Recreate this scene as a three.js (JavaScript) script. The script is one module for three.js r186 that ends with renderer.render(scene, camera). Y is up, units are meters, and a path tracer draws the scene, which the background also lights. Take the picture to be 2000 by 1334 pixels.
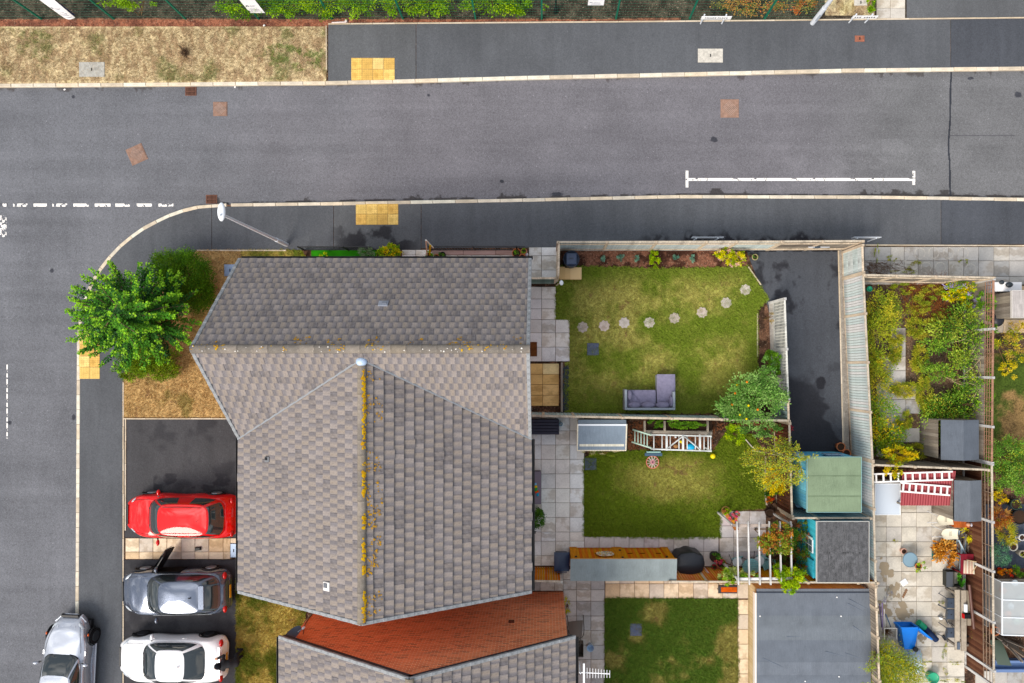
import * as THREE from 'three';
import { mergeGeometries } from 'three/addons/utils/BufferGeometryUtils.js';

// ---------------------------------------------------------------- camera, sky, sun, exposure
const CAM_H = 27.8, FOC = 1333, NX = 1060, NY = 712;          // drone height, lens in photo pixels, pixel straight below the drone
const scene = new THREE.Scene();
const camera = new THREE.PerspectiveCamera(2 * Math.atan(667 / FOC) * 180 / Math.PI, 1.5, 0.1, 600);
camera.position.set(0, CAM_H, 0); camera.up.set(0, 0, -1); camera.lookAt(0, 0, 0);
camera.setViewOffset(2000, 1334, -60, -45, 2000, 1334);
const renderer = new THREE.WebGLRenderer({ antialias: true });
renderer.toneMapping = THREE.LinearToneMapping; renderer.toneMappingExposure = 1.6;
renderer.shadowMap.enabled = true;
const SUN = new THREE.Vector3(-0.48, 0.70, 0.53).normalize();   // behind thin cloud, west-south-west
const GLOW = SUN.clone().add(new THREE.Vector3(0, 0.25, -0.1)).normalize();   // brightest cloud, just above the hidden sun
const sun = new THREE.DirectionalLight(0xfff3e4, 2.8);
sun.position.copy(SUN).multiplyScalar(60); sun.castShadow = true; sun.shadow.radius = 56; sun.shadow.mapSize.set(4096, 4096);
Object.assign(sun.shadow.camera, { left: -34, right: 34, top: 34, bottom: -34, near: 1, far: 140 });
scene.add(sun, sun.target);

// ---------------------------------------------------------------- noise
const hash2 = (x, y) => { let h = Math.imul(x | 0, 374761393) + Math.imul(y | 0, 668265263); h = Math.imul(h ^ (h >>> 13), 1274126177); return ((h ^ (h >>> 16)) >>> 0) / 4294967296; };
const vnoise = (x, y) => {
  const xi = Math.floor(x), yi = Math.floor(y); let fx = x - xi, fy = y - yi; fx = fx * fx * (3 - 2 * fx); fy = fy * fy * (3 - 2 * fy);
  const a = hash2(xi, yi), b = hash2(xi + 1, yi), c = hash2(xi, yi + 1), d = hash2(xi + 1, yi + 1);
  return a + (b - a) * fx + (c - a) * fy + (a - b - c + d) * fx * fy;
};
const fbm = (x, y, o = 4) => { let s = 0, a = 0.5, t = 0; for (let i = 0; i < o; i++) { s += a * vnoise(x, y); t += a; x = x * 2.03 + 17.1; y = y * 2.03 + 5.7; a *= 0.5; } return s / t; };
const sstep = (a, b, x) => { const t = Math.min(1, Math.max(0, (x - a) / (b - a))); return t * t * (3 - 2 * t); };
const mix = (a, b, t) => a + (b - a) * t;
const mix3 = (a, b, t) => [mix(a[0], b[0], t), mix(a[1], b[1], t), mix(a[2], b[2], t)];
function rng(seed) { let s = seed >>> 0; return () => { s = (s + 0x6D2B79F5) >>> 0; let t = s; t = Math.imul(t ^ (t >>> 15), t | 1); t ^= t + Math.imul(t ^ (t >>> 7), t | 61); return ((t ^ (t >>> 14)) >>> 0) / 4294967296; }; }
let R = rng(7);
const rr = (a, b) => a + (b - a) * R();

// ---------------------------------------------------------------- the cloudy sky (bright thin cloud round the hidden sun, bluer gaps elsewhere)
{
  const W = 1024, Hh = 512, d = new Float32Array(W * Hh * 4);
  for (let j = 0; j < Hh; j++) for (let i = 0; i < W; i++) {
    const el = ((j + 0.5) / Hh - 0.5) * Math.PI, az = ((i + 0.5) / W - 0.5) * 2 * Math.PI;
    const y = Math.sin(el), x = Math.cos(el) * Math.cos(az), z = Math.cos(el) * Math.sin(az), k = (j * W + i) * 4;
    const yy = Math.max(0.06, y) + 0.22, u = x / yy, v = z / yy;
    let n = 0.45 * fbm(u * 2.2 + 3.1, v * 2.2 - 1.7, 4) + 0.55 * fbm(u * 7.5 + 9, v * 7.5 + 2, 5);
    const cl = sstep(0.43, 0.57, n), toSun = x * GLOW.x + y * GLOW.y + z * GLOW.z;
    const glow = Math.exp((toSun - 1) * 9), lum = 0.48 + 0.18 * Math.max(0, y);
    const blue = [0.50, 0.58, 0.72], white = [1.08, 1.08, 1.09], lit = 1 + glow * 2.4 * (0.08 + cl * (0.35 + 1.5 * sstep(0.5, 0.66, n)));
    for (let c = 0; c < 3; c++) d[k + c] = mix(blue[c], white[c], cl) * lum * lit;
    d[k + 3] = 1;
  }
  const t = new THREE.DataTexture(d, W, Hh, THREE.RGBAFormat, THREE.FloatType);
  t.mapping = THREE.EquirectangularReflectionMapping; t.magFilter = t.minFilter = THREE.LinearFilter; t.needsUpdate = true;
  scene.background = t; scene.environment = t;
}

// ---------------------------------------------------------------- helpers: places
const MPP = CAM_H / FOC;                                        // metres per photo pixel on the ground
const X = (px, h = 0) => (px - NX) * (CAM_H - h) / FOC, Z = (py, h = 0) => (py - NY) * (CAM_H - h) / FOC;
const P = (px, py, h = 0) => new THREE.Vector3(X(px, h), h, Z(py, h));
// ---------------------------------------------------------------- helpers: colours and materials
const LIT = 1.12;                                               // mean light on a level surface: seen colour = base colour x LIT
const SAT = 1.1;                                                // the photograph's strong colours
const lin = (hex, k = 1) => { const c = new THREE.Color(hex), l = 0.3 * c.r + 0.59 * c.g + 0.11 * c.b; c.setRGB(Math.max(0, l + (c.r - l) * SAT), Math.max(0, l + (c.g - l) * SAT), Math.max(0, l + (c.b - l) * SAT)); return c.setRGB(Math.min(0.86, c.r * k / LIT), Math.min(0.86, c.g * k / LIT), Math.min(0.86, c.b * k / LIT)); };
function dataTex(w, h, fn, srgb = true, wrap = THREE.RepeatWrapping) {
  const d = new Uint8Array(w * h * 4);
  for (let j = 0, k = 0; j < h; j++) for (let i = 0; i < w; i++, k += 4) { const c = fn(i, j); d[k] = c[0]; d[k + 1] = c[1]; d[k + 2] = c[2]; d[k + 3] = c[3] === undefined ? 255 : c[3]; }
  const t = new THREE.DataTexture(d, w, h, THREE.RGBAFormat); t.magFilter = THREE.LinearFilter; t.minFilter = THREE.LinearFilter;
  t.wrapS = t.wrapT = wrap; if (srgb) t.colorSpace = THREE.SRGBColorSpace; t.needsUpdate = true; return t;
}
const tileNoise = (x, y, p, o) => { const a = fbm(x, y, o), b = fbm(x - p, y, o), c = fbm(x, y - p, o), d = fbm(x - p, y - p, o), s = x / p, t = y / p; return mix(mix(a, b, s), mix(c, d, s), t); };
const g255 = (v) => { v = Math.max(0, Math.min(255, v)); return [v, v, v]; };
// neutral grain sheets that multiply a base colour (2 m across)
const grainTex = dataTex(256, 256, (i, j) => g255(214 + 62 * (tileNoise(i / 9, j / 9, 256 / 9, 3) - 0.5) + 40 * (hash2(i, j) - 0.5) + 46 * (tileNoise(i / 60, j / 60, 256 / 60, 3) - 0.5)));
const woodTex = dataTex(256, 256, (i, j) => g255(210 + 70 * (tileNoise(i / 3, j / 50, 256 / 3, 3) - 0.5) + 26 * (hash2(i, j) - 0.5) + 60 * (tileNoise(i / 40, j / 40, 256 / 40, 3) - 0.5)));
const feltTex = dataTex(512, 512, (i, j) => { const s = tileNoise(i / 2.2, j / 40, 512 / 2.2, 2) - 0.5; return g255(212 + 34 * s + 50 * (hash2(i, j) - 0.5) + 44 * (tileNoise(i / 90, j / 90, 512 / 90, 4) - 0.5)); });
const mats = new Map();
function mat(hex, o = {}) {
  const key = hex + JSON.stringify(o, (k, v) => (v && v.isTexture ? v.uuid : v)); if (mats.has(key)) return mats.get(key);
  const { k = 1, r = 0.85, ...rest } = o;
  const M = THREE.MeshPhysicalMaterial;
  const m = new M({ color: lin(hex, k), roughness: r, side: THREE.DoubleSide, specularIntensity: r >= 0.6 ? 0.3 : 0.8, ...rest }); mats.set(key, m); return m;
}
const grain = (hex, o = {}) => mat(hex, { map: grainTex, k: 1.35, ...o });
const wood = (hex, o = {}) => mat(hex, { map: woodTex, k: 1.4, ...o });
const felt = (hex, o = {}) => mat(hex, { map: feltTex, k: 1.38, ...o });
// ---------------------------------------------------------------- helpers: objects
const names = new Map();
const numbered = (n) => { const k = names.get(n) || 0; names.set(n, k + 1); return k ? `${n}_${String(k).padStart(3, '0')}` : n; };
function thing(name, label, category, at = [0, 0, 0], group, kind) {
  const o = new THREE.Group(); o.name = numbered(name); o.position.set(...at); o.org = at; scene.add(o);
  o.userData = { label, category }; if (group) o.userData.group = group; if (kind) o.userData.kind = kind; return o;
}
function struct(name, label, geo, m) { const o = solid(name, label, undefined, geo, m); o.userData.kind = 'structure'; return o; }
function structGroup(name, label) { const o = new THREE.Group(); o.name = numbered(name); o.org = [0, 0, 0]; scene.add(o); o.userData = { kind: 'structure', label }; return o; }
function mesh(geo, m) { const o = new THREE.Mesh(geo, m); o.castShadow = o.receiveShadow = true; return o; }
// one-mesh thing: geometry in world metres, re-based to the middle of its foot
function solid(name, label, category, geo, m, group, kind) {
  if (Array.isArray(geo)) geo = merge(geo); geo.computeBoundingBox(); const b = geo.boundingBox, c = [(b.min.x + b.max.x) / 2, b.min.y, (b.min.z + b.max.z) / 2];
  geo.translate(-c[0], -c[1], -c[2]); const o = mesh(geo, m); o.name = numbered(name); o.position.set(...c); o.org = c; scene.add(o);
  o.userData = { label }; if (category) o.userData.category = category; if (group) o.userData.group = group; if (kind) o.userData.kind = kind; return o;
}
// part: geometry in world metres (or local to the thing when local = true)
function part(parent, name, geo, m, local = false) {
  if (Array.isArray(geo)) geo = merge(geo); if (!local) { const g = parent.org; geo.translate(-g[0], -g[1], -g[2]); }
  const o = mesh(geo, m); o.name = name; o.org = parent.org; parent.add(o); return o;
}
// piece: shared geometry set at a world place under its owner
function piece(parent, name, geo, m, x, y, z, ry = 0, sx = 1, sy = 1, sz = 1) {
  const o = mesh(geo, m), g = parent.org; o.name = name; o.position.set(x - g[0], y - g[1], z - g[2]); o.rotation.y = ry; o.scale.set(sx, sy, sz); o.org = [0, 0, 0]; parent.add(o); return o;
}
function merge(list) {
  list = list.map((g) => { let q = g.index ? g.toNonIndexed() : g; for (const n of Object.keys(q.attributes)) if (!['position', 'normal', 'uv', 'color'].includes(n)) q.deleteAttribute(n); return q; });
  const col = list.some((g) => g.attributes.color);
  for (const g of list) {
    if (!g.attributes.uv) g.setAttribute('uv', new THREE.BufferAttribute(new Float32Array(g.attributes.position.count * 2), 2));
    if (!g.attributes.normal) g.computeVertexNormals();
    if (col && !g.attributes.color) g.setAttribute('color', new THREE.BufferAttribute(new Float32Array(g.attributes.position.count * 3).fill(1), 3));
  }
  return list.length > 1 ? mergeGeometries(list) : list[0];
}
// ---------------------------------------------------------------- helpers: shapes
function uvm(g, s = 0.5) {                                       // uv in metres by the way a face points
  if (g.index) g = g.toNonIndexed(); if (!g.attributes.normal) g.computeVertexNormals();
  const p = g.attributes.position, n = g.attributes.normal, uv = new Float32Array(p.count * 2);
  for (let i = 0; i < p.count; i++) {
    const ax = Math.abs(n.getX(i)), ay = Math.abs(n.getY(i)), az = Math.abs(n.getZ(i));
    const [u, v] = ay >= ax && ay >= az ? [p.getX(i), p.getZ(i)] : ax > az ? [p.getZ(i), p.getY(i)] : [p.getX(i), p.getY(i)];
    uv[i * 2] = u * s; uv[i * 2 + 1] = v * s;
  }
  g.setAttribute('uv', new THREE.BufferAttribute(uv, 2)); return g;
}
function raw(pos, idx) { const g = new THREE.BufferGeometry(); g.setAttribute('position', new THREE.Float32BufferAttribute(pos, 3)); if (idx) g.setIndex(idx); const q = g.toNonIndexed ? (idx ? g.toNonIndexed() : g) : g; q.computeVertexNormals(); return q; }
// box with chamfered upper edges, foot at y = 0, centred in x and z
function bev(w, h, d, b = 0.012) {
  b = Math.min(b, w * 0.3, d * 0.3, h * 0.5); const ring = (i, y) => [-w / 2 + i, y, -d / 2 + i, w / 2 - i, y, -d / 2 + i, w / 2 - i, y, d / 2 - i, -w / 2 + i, y, d / 2 - i];
  const pos = [...ring(0, 0), ...ring(0, h - b), ...ring(b, h)], idx = [];
  for (const s of [0, 4]) for (let i = 0; i < 4; i++) { const a = s + i, c = s + (i + 1) % 4; idx.push(a, a + 4, c, c, a + 4, c + 4); }
  idx.push(8, 10, 9, 8, 11, 10, 0, 1, 2, 0, 2, 3); return uvm(raw(pos, idx));
}
const box = (x0, x1, y0, y1, z0, z1, b = 0.006) => { const [a, c] = [Math.min(x0, x1), Math.max(x0, x1)], [e, f] = [Math.min(z0, z1), Math.max(z0, z1)]; return bev(c - a, y1 - y0, f - e, b).translate((a + c) / 2, y0, (e + f) / 2); };
// bar of square section between two points
function bar(a, b, w = 0.05, d = w, roll = 0) {
  const A = a.isVector3 ? a : new THREE.Vector3(...a), B = b.isVector3 ? b : new THREE.Vector3(...b), dir = B.clone().sub(A), l = dir.length();
  const g = bev(w, l, d, Math.min(w, d) * 0.12); if (roll) g.rotateY(roll);
  g.applyQuaternion(new THREE.Quaternion().setFromUnitVectors(new THREE.Vector3(0, 1, 0), dir.normalize())); return g.translate(A.x, A.y, A.z);
}
function rod(a, b, r0 = 0.02, r1 = r0, seg = 8) {
  const A = a.isVector3 ? a : new THREE.Vector3(...a), B = b.isVector3 ? b : new THREE.Vector3(...b), dir = B.clone().sub(A), l = dir.length();
  const g = new THREE.CylinderGeometry(r1, r0, l, seg, 1).translate(0, l / 2, 0); g.applyQuaternion(new THREE.Quaternion().setFromUnitVectors(new THREE.Vector3(0, 1, 0), dir.normalize())); return g.translate(A.x, A.y, A.z);
}
const tube = (pts, r = 0.02, seg = 24, rs = 6) => new THREE.TubeGeometry(new THREE.CatmullRomCurve3(pts.map((p) => (p.isVector3 ? p : new THREE.Vector3(...p)))), seg, r, rs);
const lathe = (prof, seg = 20) => new THREE.LatheGeometry(prof.map((p) => new THREE.Vector2(...p)), seg);
const sph = (r, x = 0, y = 0, z = 0, sx = 1, sy = 1, sz = 1) => new THREE.SphereGeometry(r, 14, 10).scale(sx, sy, sz).translate(x, y, z);
const torus = (R0, r, seg = 20) => new THREE.TorusGeometry(R0, r, 8, seg).rotateX(Math.PI / 2);
// upright prism over a ground polygon given in metres [[x,z],...]
function prism(poly, y0, y1) {
  let pts = poly.map((p) => new THREE.Vector2(p[0], p[1])); if (THREE.ShapeUtils.isClockWise(pts)) pts = pts.reverse();
  const tris = THREE.ShapeUtils.triangulateShape(pts, []), pos = [];
  for (const [a, b, c] of tris) for (const k of [a, c, b]) pos.push(pts[k].x, y1, pts[k].y);
  for (let i = 0; i < pts.length; i++) { const a = pts[i], b = pts[(i + 1) % pts.length]; pos.push(a.x, y0, a.y, a.x, y1, a.y, b.x, y0, b.y, b.x, y0, b.y, a.x, y1, a.y, b.x, y1, b.y); }
  return uvm(raw(pos));
}
const pp = (list, h = 0) => list.map(([a, b]) => [X(a, h), Z(b, h)]);     // pixel polygon -> metres
// ground maps share one world frame
const GX0 = -22.4, GW = 42.4, GZ0 = -15.1, GD = 28.3, TW = 2048, TH = 1366;
function uvGround(g) { const p = g.attributes.position, uv = new Float32Array(p.count * 2); for (let i = 0; i < p.count; i++) { uv[i * 2] = (p.getX(i) - GX0) / GW; uv[i * 2 + 1] = (p.getZ(i) - GZ0) / GD; } g.setAttribute('uv', new THREE.BufferAttribute(uv, 2)); return g; }
const groundMap = (fn) => dataTex(TW, TH, (i, j) => fn((GX0 + (i + 0.5) / TW * GW) / MPP + NX, (GZ0 + (j + 0.5) / TH * GD) / MPP + NY, i, j), true, THREE.MirroredRepeatWrapping);
const inv = 1 / 2.2, toS = (l) => 255 * (l <= 0.0031308 ? 12.92 * l : 1.055 * Math.pow(l, 1 / 2.4) - 0.055);
const seen = (r, g, b) => { const c = [r, g, b].map((v) => { v /= 255; return (v <= 0.04045 ? v / 12.92 : Math.pow((v + 0.055) / 1.055, 2.4)) / LIT; }), l = 0.3 * c[0] + 0.59 * c[1] + 0.11 * c[2]; return c.map((v) => Math.max(0, l + (v - l) * 1.04)); };   // seen colour -> linear base colour
const out = (c, k = 1) => [toS(Math.min(1, c[0] * k)), toS(Math.min(1, c[1] * k)), toS(Math.min(1, c[2] * k))];
// ================================================================ SETTING: ground, roads, kerbs, paths
const pxNoise = (px, py, s, o = 3) => fbm(px / s + 31, py / s + 11, o);
const blot = (px, py, cx, cy, rx, ry, n = 0.5, s = 14) => { const d = Math.hypot((px - cx) / rx, (py - cy) / ry); return sstep(1.15, 0.75, d + (pxNoise(px + cx, py + cy, s, 4) - 0.5) * 2 * n); };
const roadMap = groundMap((px, py, i, j) => {
  let c = mix3(seen(110, 112, 118), seen(115, 114, 120), sstep(200, 900, px + 300 * (pxNoise(px, py, 130) - 0.5)));
  c = mix3(c, seen(112, 113, 116), sstep(1500, 1800, px));
  const lane = fbm(px / 400 + 4, py / 16, 3); let k = 0.90 + 0.24 * (lane - 0.5) + 0.30 * (pxNoise(px, py, 60, 4) - 0.5);
  if (px < 420) k += 0.10 * (fbm(px / 14, py / 300, 3) - 0.5);
  k *= 1 + 0.44 * (hash2(i, j) - 0.5) + 0.2 * (vnoise(i / 1.8, j / 1.8) - 0.5);
  const sp = hash2(i * 3 + 1, j * 7 + 5); if (sp > 0.985) k *= 1.45; if (sp < 0.02) k *= 0.7; if (sp > 0.9997) k *= 2.2;
  // kerbside grit and moss, sealed joint, oil spots, scuffs
  const lowKerb = 380 + (px > 1320 ? (px - 1320) * 0.006 : (1320 - px) * 0.02), dl = lowKerb - py;
  if (px > 420 && dl > -3 && dl < 14) { const m = sstep(0.52, 0.62, fbm(px / 26, 3.3, 4) * 0.8 + 0.2 * fbm(px / 5, py / 4, 3) + (dl < 4 ? 0.10 : -dl * 0.012) + (px > 1680 ? 0.07 : 0)); c = mix3(c, seen(48, 44, 42), m * 0.75); }
  const upKerb = 170 - (px > 350 ? (px - 350) * 0.0205 : 0), du = py - upKerb;
  if (du > -3 && du < 8) { const m = sstep(0.55, 0.64, fbm(px / 22, 7.3, 4) * 0.85 + 0.15 * fbm(px / 5, py / 4, 3) - du * 0.012); c = mix3(c, seen(62, 56, 54), m * 0.6); }
  const jx = 1859 + 3 * Math.sin(py / 60) + 4 * (pxNoise(5, py, 40) - 0.5); if (py > 135 && py < 382 && Math.abs(px - jx) < 1.7) c = seen(52, 55, 62);
  if (px > jx && Math.abs(py - 263) < 0.8 && px < 1985) c = mix3(c, seen(80, 80, 86), 0.7);
  for (const [x, y, a, b] of [[1396, 271, 7, 6], [1899, 151, 6, 3], [836, 184, 3, 3], [141, 815, 4, 6], [98, 528, 4, 4], [15, 826, 4, 4], [980, 353, 5, 4], [1992, 183, 8, 6], [1088, 378, 14, 4], [140, 187, 3, 3]]) if (Math.abs(px - x) < a * 2 && Math.abs(py - y) < b * 2) c = mix3(c, seen(58, 60, 68), blot(px, py, x, y, a, b, 0.35, 5) * 0.9);
  if (px > 1500 && px < 1840 && py > 270 && py < 378) k *= 1 + 0.12 * sstep(0.5, 0.75, fbm(px / 40 + 2, py / 26, 4));
  if (px < 12 && py > 395 && py < 402) c = mix3(c, seen(60, 62, 70), 0.5);
  return out(c, k);
});
const tarMap = groundMap((px, py, i, j) => {
  let c = seen(90, 93, 98); let k = 0.92 + 0.34 * (pxNoise(px, py, 70, 4) - 0.5) + 0.20 * (fbm(px / 11, py / 90, 3) - 0.5);
  k *= 1 + 0.30 * (hash2(i, j) - 0.5) + 0.16 * (vnoise(i / 2, j / 2) - 0.5); if (hash2(i * 5, j * 3) > 0.9994) k *= 1.9;
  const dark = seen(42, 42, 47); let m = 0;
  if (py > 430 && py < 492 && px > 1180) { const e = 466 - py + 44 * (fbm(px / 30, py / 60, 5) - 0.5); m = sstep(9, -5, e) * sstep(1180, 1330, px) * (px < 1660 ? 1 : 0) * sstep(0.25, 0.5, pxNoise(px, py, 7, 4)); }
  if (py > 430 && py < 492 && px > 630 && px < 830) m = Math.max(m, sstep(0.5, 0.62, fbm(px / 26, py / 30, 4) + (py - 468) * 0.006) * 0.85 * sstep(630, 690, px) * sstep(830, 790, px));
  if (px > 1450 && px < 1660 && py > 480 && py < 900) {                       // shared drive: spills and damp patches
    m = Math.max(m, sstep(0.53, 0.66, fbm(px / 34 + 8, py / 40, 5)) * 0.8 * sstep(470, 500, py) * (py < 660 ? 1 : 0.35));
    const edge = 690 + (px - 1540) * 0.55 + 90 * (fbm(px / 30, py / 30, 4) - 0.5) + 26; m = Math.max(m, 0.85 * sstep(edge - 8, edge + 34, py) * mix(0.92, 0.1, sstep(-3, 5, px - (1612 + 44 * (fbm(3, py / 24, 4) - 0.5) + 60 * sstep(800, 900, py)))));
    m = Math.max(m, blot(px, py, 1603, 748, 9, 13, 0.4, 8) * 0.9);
  }
  if (px > 238 && px < 470 && py > 815) { c = seen(72, 72, 75); m = Math.max(m, sstep(0.5, 0.66, fbm(px / 40, py / 34, 5)) * 0.45); if (py > 1085) m = Math.max(m, 0.25 + 0.35 * sstep(0.45, 0.6, fbm(px / 24, py / 24, 4))); if (py > 925 && py < 960 && px > 300) m = Math.max(m, sstep(0.46, 0.6, fbm(px / 24, py / 18, 4)) * 0.7); }
  return out(mix3(c, dark, m), k);
});
const grassRule = (px, py) => {                                                // 0 straw .. 1 green, and the tones of that plot
  const n = pxNoise(px, py, 46, 4), f = pxNoise(px, py, 9, 3); let g, straw = [196, 164, 106], green = [92, 118, 44];
  if (py < 170) { g = sstep(0.56, 0.74, n + 0.10 * (f - 0.5)) * 0.6; g = Math.max(g, blot(px, py, 575, 112, 58, 24, 0.7, 20) * 0.95 * sstep(0.38, 0.55, f), blot(px, py, 62, 82, 40, 40, 0.9, 26) * 0.65 * sstep(0.35, 0.6, f)); straw = [184, 166, 134]; green = [108, 126, 66]; }
  else if (px < 470 && py < 830) { g = sstep(0.60, 0.74, n) * 0.5; straw = [188, 156, 106]; green = [116, 116, 54]; }
  else if (px < 600) { g = sstep(0.36, 0.62, n * 0.7 + f * 0.3); straw = [176, 158, 86]; green = [98, 112, 40]; }
  else if (py < 820 && px < 1700) { const e = Math.min(px - 1088, 1480 - px, py - 520, 806 - py); g = sstep(0.72, 0.28, pxNoise(px, py, 64, 4) + 0.22 * (f - 0.5)) ; g = Math.max(g, sstep(60, 5, e + 30 * (n - 0.5)) * 0.9); g = Math.max(g, 0.85 * sstep(690, 800, py + 60 * (n - 0.5)) * sstep(0.25, 0.6, f + 0.1)); straw = [160, 156, 86]; green = [112, 132, 46]; }
  else if (py < 1060 && px < 1700) { const d = Math.hypot((px - 1310) / 150, (py - 935) / 62); g = sstep(0.35, 1.05, d + 0.9 * (n - 0.5) + 0.3 * (f - 0.5)); straw = [148, 146, 74]; green = [100, 120, 34]; }
  else { g = sstep(0.66, 0.42, n + 0.18 * (f - 0.5)); g = Math.max(g, blot(px, py, 1390, 1190, 70, 40, 0.4, 20)); straw = [136, 132, 72]; green = [82, 110, 40]; if (px > 1890) { straw = [138, 112, 74]; green = [70, 88, 34]; } }
  return { g, straw, green, f, n };
};
const grassMap = groundMap((px, py, i, j) => {
  const { g, straw, green, f } = grassRule(px, py); let c = mix3(seen(...straw), seen(...green), g);
  const soil = sstep(0.70, 0.78, pxNoise(px * 1.3, py * 1.3, 15, 4)); c = mix3(c, seen(120, 88, 66), soil * (1 - g) * 0.7);
  if (py < 170) c = mix3(c, mix3(seen(150, 116, 84), seen(226, 206, 162), sstep(0.35, 0.62, pxNoise(px * 1.7, py, 13, 4))), 0.5); let k = 0.86 + 0.55 * (f - 0.5) + 0.75 * (hash2(i, j) - 0.5) + 0.5 * (vnoise(i / 2.1, j / 1.7) - 0.5); return out(c, Math.max(0.25, k));
});
const soilMap = groundMap((px, py, i, j) => {
  const n = pxNoise(px, py, 12, 4), b = pxNoise(px, py, 60, 3); let c = mix3(seen(66, 50, 40), seen(118, 88, 70), sstep(0.35, 0.7, n));
  if (py < 60) c = py > 36 + 6 * (b - 0.5) && px < 1330 ? mix3(seen(150, 98, 76), seen(112, 72, 58), sstep(0.4, 0.65, n)) : mix3(seen(84, 76, 64), seen(58, 50, 42), sstep(0.35, 0.65, n));
  else if (px > 1085 && px < 1460 && py < 540) c = mix3(seen(132, 92, 74), seen(74, 48, 38), sstep(0.42, 0.6, n * 0.6 + b * 0.4));
  else if (px > 1690 && py < 910) c = mix3(c, seen(104, 92, 74), 0.5);
  let k = 0.9 + 0.9 * (hash2(i, j) - 0.5) + 0.7 * (vnoise(i / 1.9, j / 1.9) - 0.5); const s = hash2(i * 11, j * 13); if (s > 0.988) { c = seen(178, 166, 146); k = 1; } return out(c, Math.max(0.3, k));
});
const dull = (o) => new THREE.MeshPhysicalMaterial({ roughness: 0.9, specularIntensity: 0.3, ...o });
const roadMat = dull({ map: roadMap }), tarMat = dull({ map: tarMap });
const tarDarkMat = dull({ map: tarMap, color: new THREE.Color(0.72, 0.74, 0.79) }), tarPaleMat = dull({ map: tarMap });
tarPaleMat.color.setRGB(1.12, 1.1, 1.06);
const grassMat = dull({ map: grassMap, roughness: 1 }), soilMat = dull({ map: soilMap, roughness: 1 });
const sheet = (name, label, poly, y0, y1, m) => struct(name, label, uvGround(prism(pp(poly), y0, y1)), m);

struct('ground', 'rough grassland beyond the estate', prism([[-260, -260], [260, -260], [260, 260], [-260, 260]], -0.6, -0.3), grain('#7d8256', { r: 1 }));
struct('road', 'grey asphalt street and its side road on the left', uvGround(prism([[-120, -12.2], [120, -12.2], [120, -6.2], [-12, -6.2], [-18.2, -1], [-18.2, 120], [-120, 120]], -0.28, -0.1)), roadMat);
// kerb lines (road side), in photo pixels
const kerbN = [[-900, 178], [-300, 172], [0, 170], [350, 167.5], [640, 165], [810, 161], [1000, 155.5], [1320, 148.5], [1660, 140.5], [2000, 136.5], [2600, 129]];
const kerbS = [[2600, 394], [2000, 386], [1700, 381.5], [1320, 380.5], [1000, 388], [640, 394.5], [442, 397], [386, 401], [348.6, 410], [318.6, 422], [277, 444], [240, 470.5], [210, 502], [187, 532], [170.5, 562], [161, 590], [154, 622], [150, 660], [149, 860], [147, 1200], [146, 1500], [145, 1900]];
const off = (line, d) => line.map((p, i) => { const a = line[Math.max(0, i - 1)], b = line[Math.min(line.length - 1, i + 1)], l = Math.hypot(b[0] - a[0], b[1] - a[1]); return [p[0] - (b[1] - a[1]) / l * d, p[1] + (b[0] - a[0]) / l * d]; });
// north side: verge, path, planted strip; south side: one block of earth with everything laid on it
struct('north_bank', 'earth bank along the north side of the street', uvGround(prism(pp([...off(kerbN, -3), [2600, -700], [-900, -700]]), -0.28, -0.02)), soilMat);
struct('south_plots', 'garden earth under the houses and yards', uvGround(prism(pp([...off(kerbS, -3), [3200, 1900], [3200, 394]]), -0.28, -0.02)), soilMat);
function walk(line, step, fn) {                                    // even steps along a polyline in metres
  let i = 0, p = line[0].slice(), n = 0; const end = line.length - 1;
  for (;;) {
    let left = step, q = p.slice();
    while (left > 1e-6 && i < end) { const b = line[i + 1], l = Math.hypot(b[0] - q[0], b[1] - q[1]); if (l > left) { q = [q[0] + (b[0] - q[0]) / l * left, q[1] + (b[1] - q[1]) / l * left]; left = 0; } else { left -= l; q = b.slice(); i++; } }
    if (left > 1e-6) break; fn(p, q, n++); p = q;
  }
}
const kerbTex = dataTex(128, 128, (i, j) => { const n = tileNoise(i / 20, j / 20, 6.4, 4); return g255(226 + 60 * (n - 0.5) + 34 * (hash2(i, j) - 0.5)); });
const kerbMats = ['#e6dccb', '#ddd4c4', '#efe6d6', '#d3c7b4', '#e4d6c0'].map((h) => mat(h, { map: kerbTex, k: 1.16 }));
const kerbGeo = bev(1, 0.27, 0.15, 0.02), edgeGeo = bev(1, 0.2, 0.05, 0.008);
function kerb(name, label, line, side, step, geo = kerbGeo, w = 0.15, y = -0.262, set = kerbMats) {
  const g = structGroup(name, label), m = pp(line);
  walk(m, step, (a, b) => { const cx = (a[0] + b[0]) / 2, cz = (a[1] + b[1]) / 2; if (Math.abs(cx) > 26 || Math.abs(cz) > 18) return; const l = Math.hypot(b[0] - a[0], b[1] - a[1]), ux = (b[0] - a[0]) / l, uz = (b[1] - a[1]) / l;
    piece(g, 'kerb_stone', geo, set[Math.floor(R() * set.length)], cx - uz * w / 2 * side, y + rr(-0.004, 0.006), cz + ux * w / 2 * side, -Math.atan2(uz, ux) + rr(-0.004, 0.004), l - 0.008, 1, 1); });
  return g;
}
kerb('north_kerb', 'pale concrete kerb along the verge side of the street', kerbN, -1, 0.915);
kerb('south_kerb', 'pale concrete kerb along the house side of the street', kerbS.slice(0, 7), -1, 0.915);
kerb('corner_kerb', 'pale concrete kerb curving round the corner into the side road', kerbS.slice(6), -1, 0.60);

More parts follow.
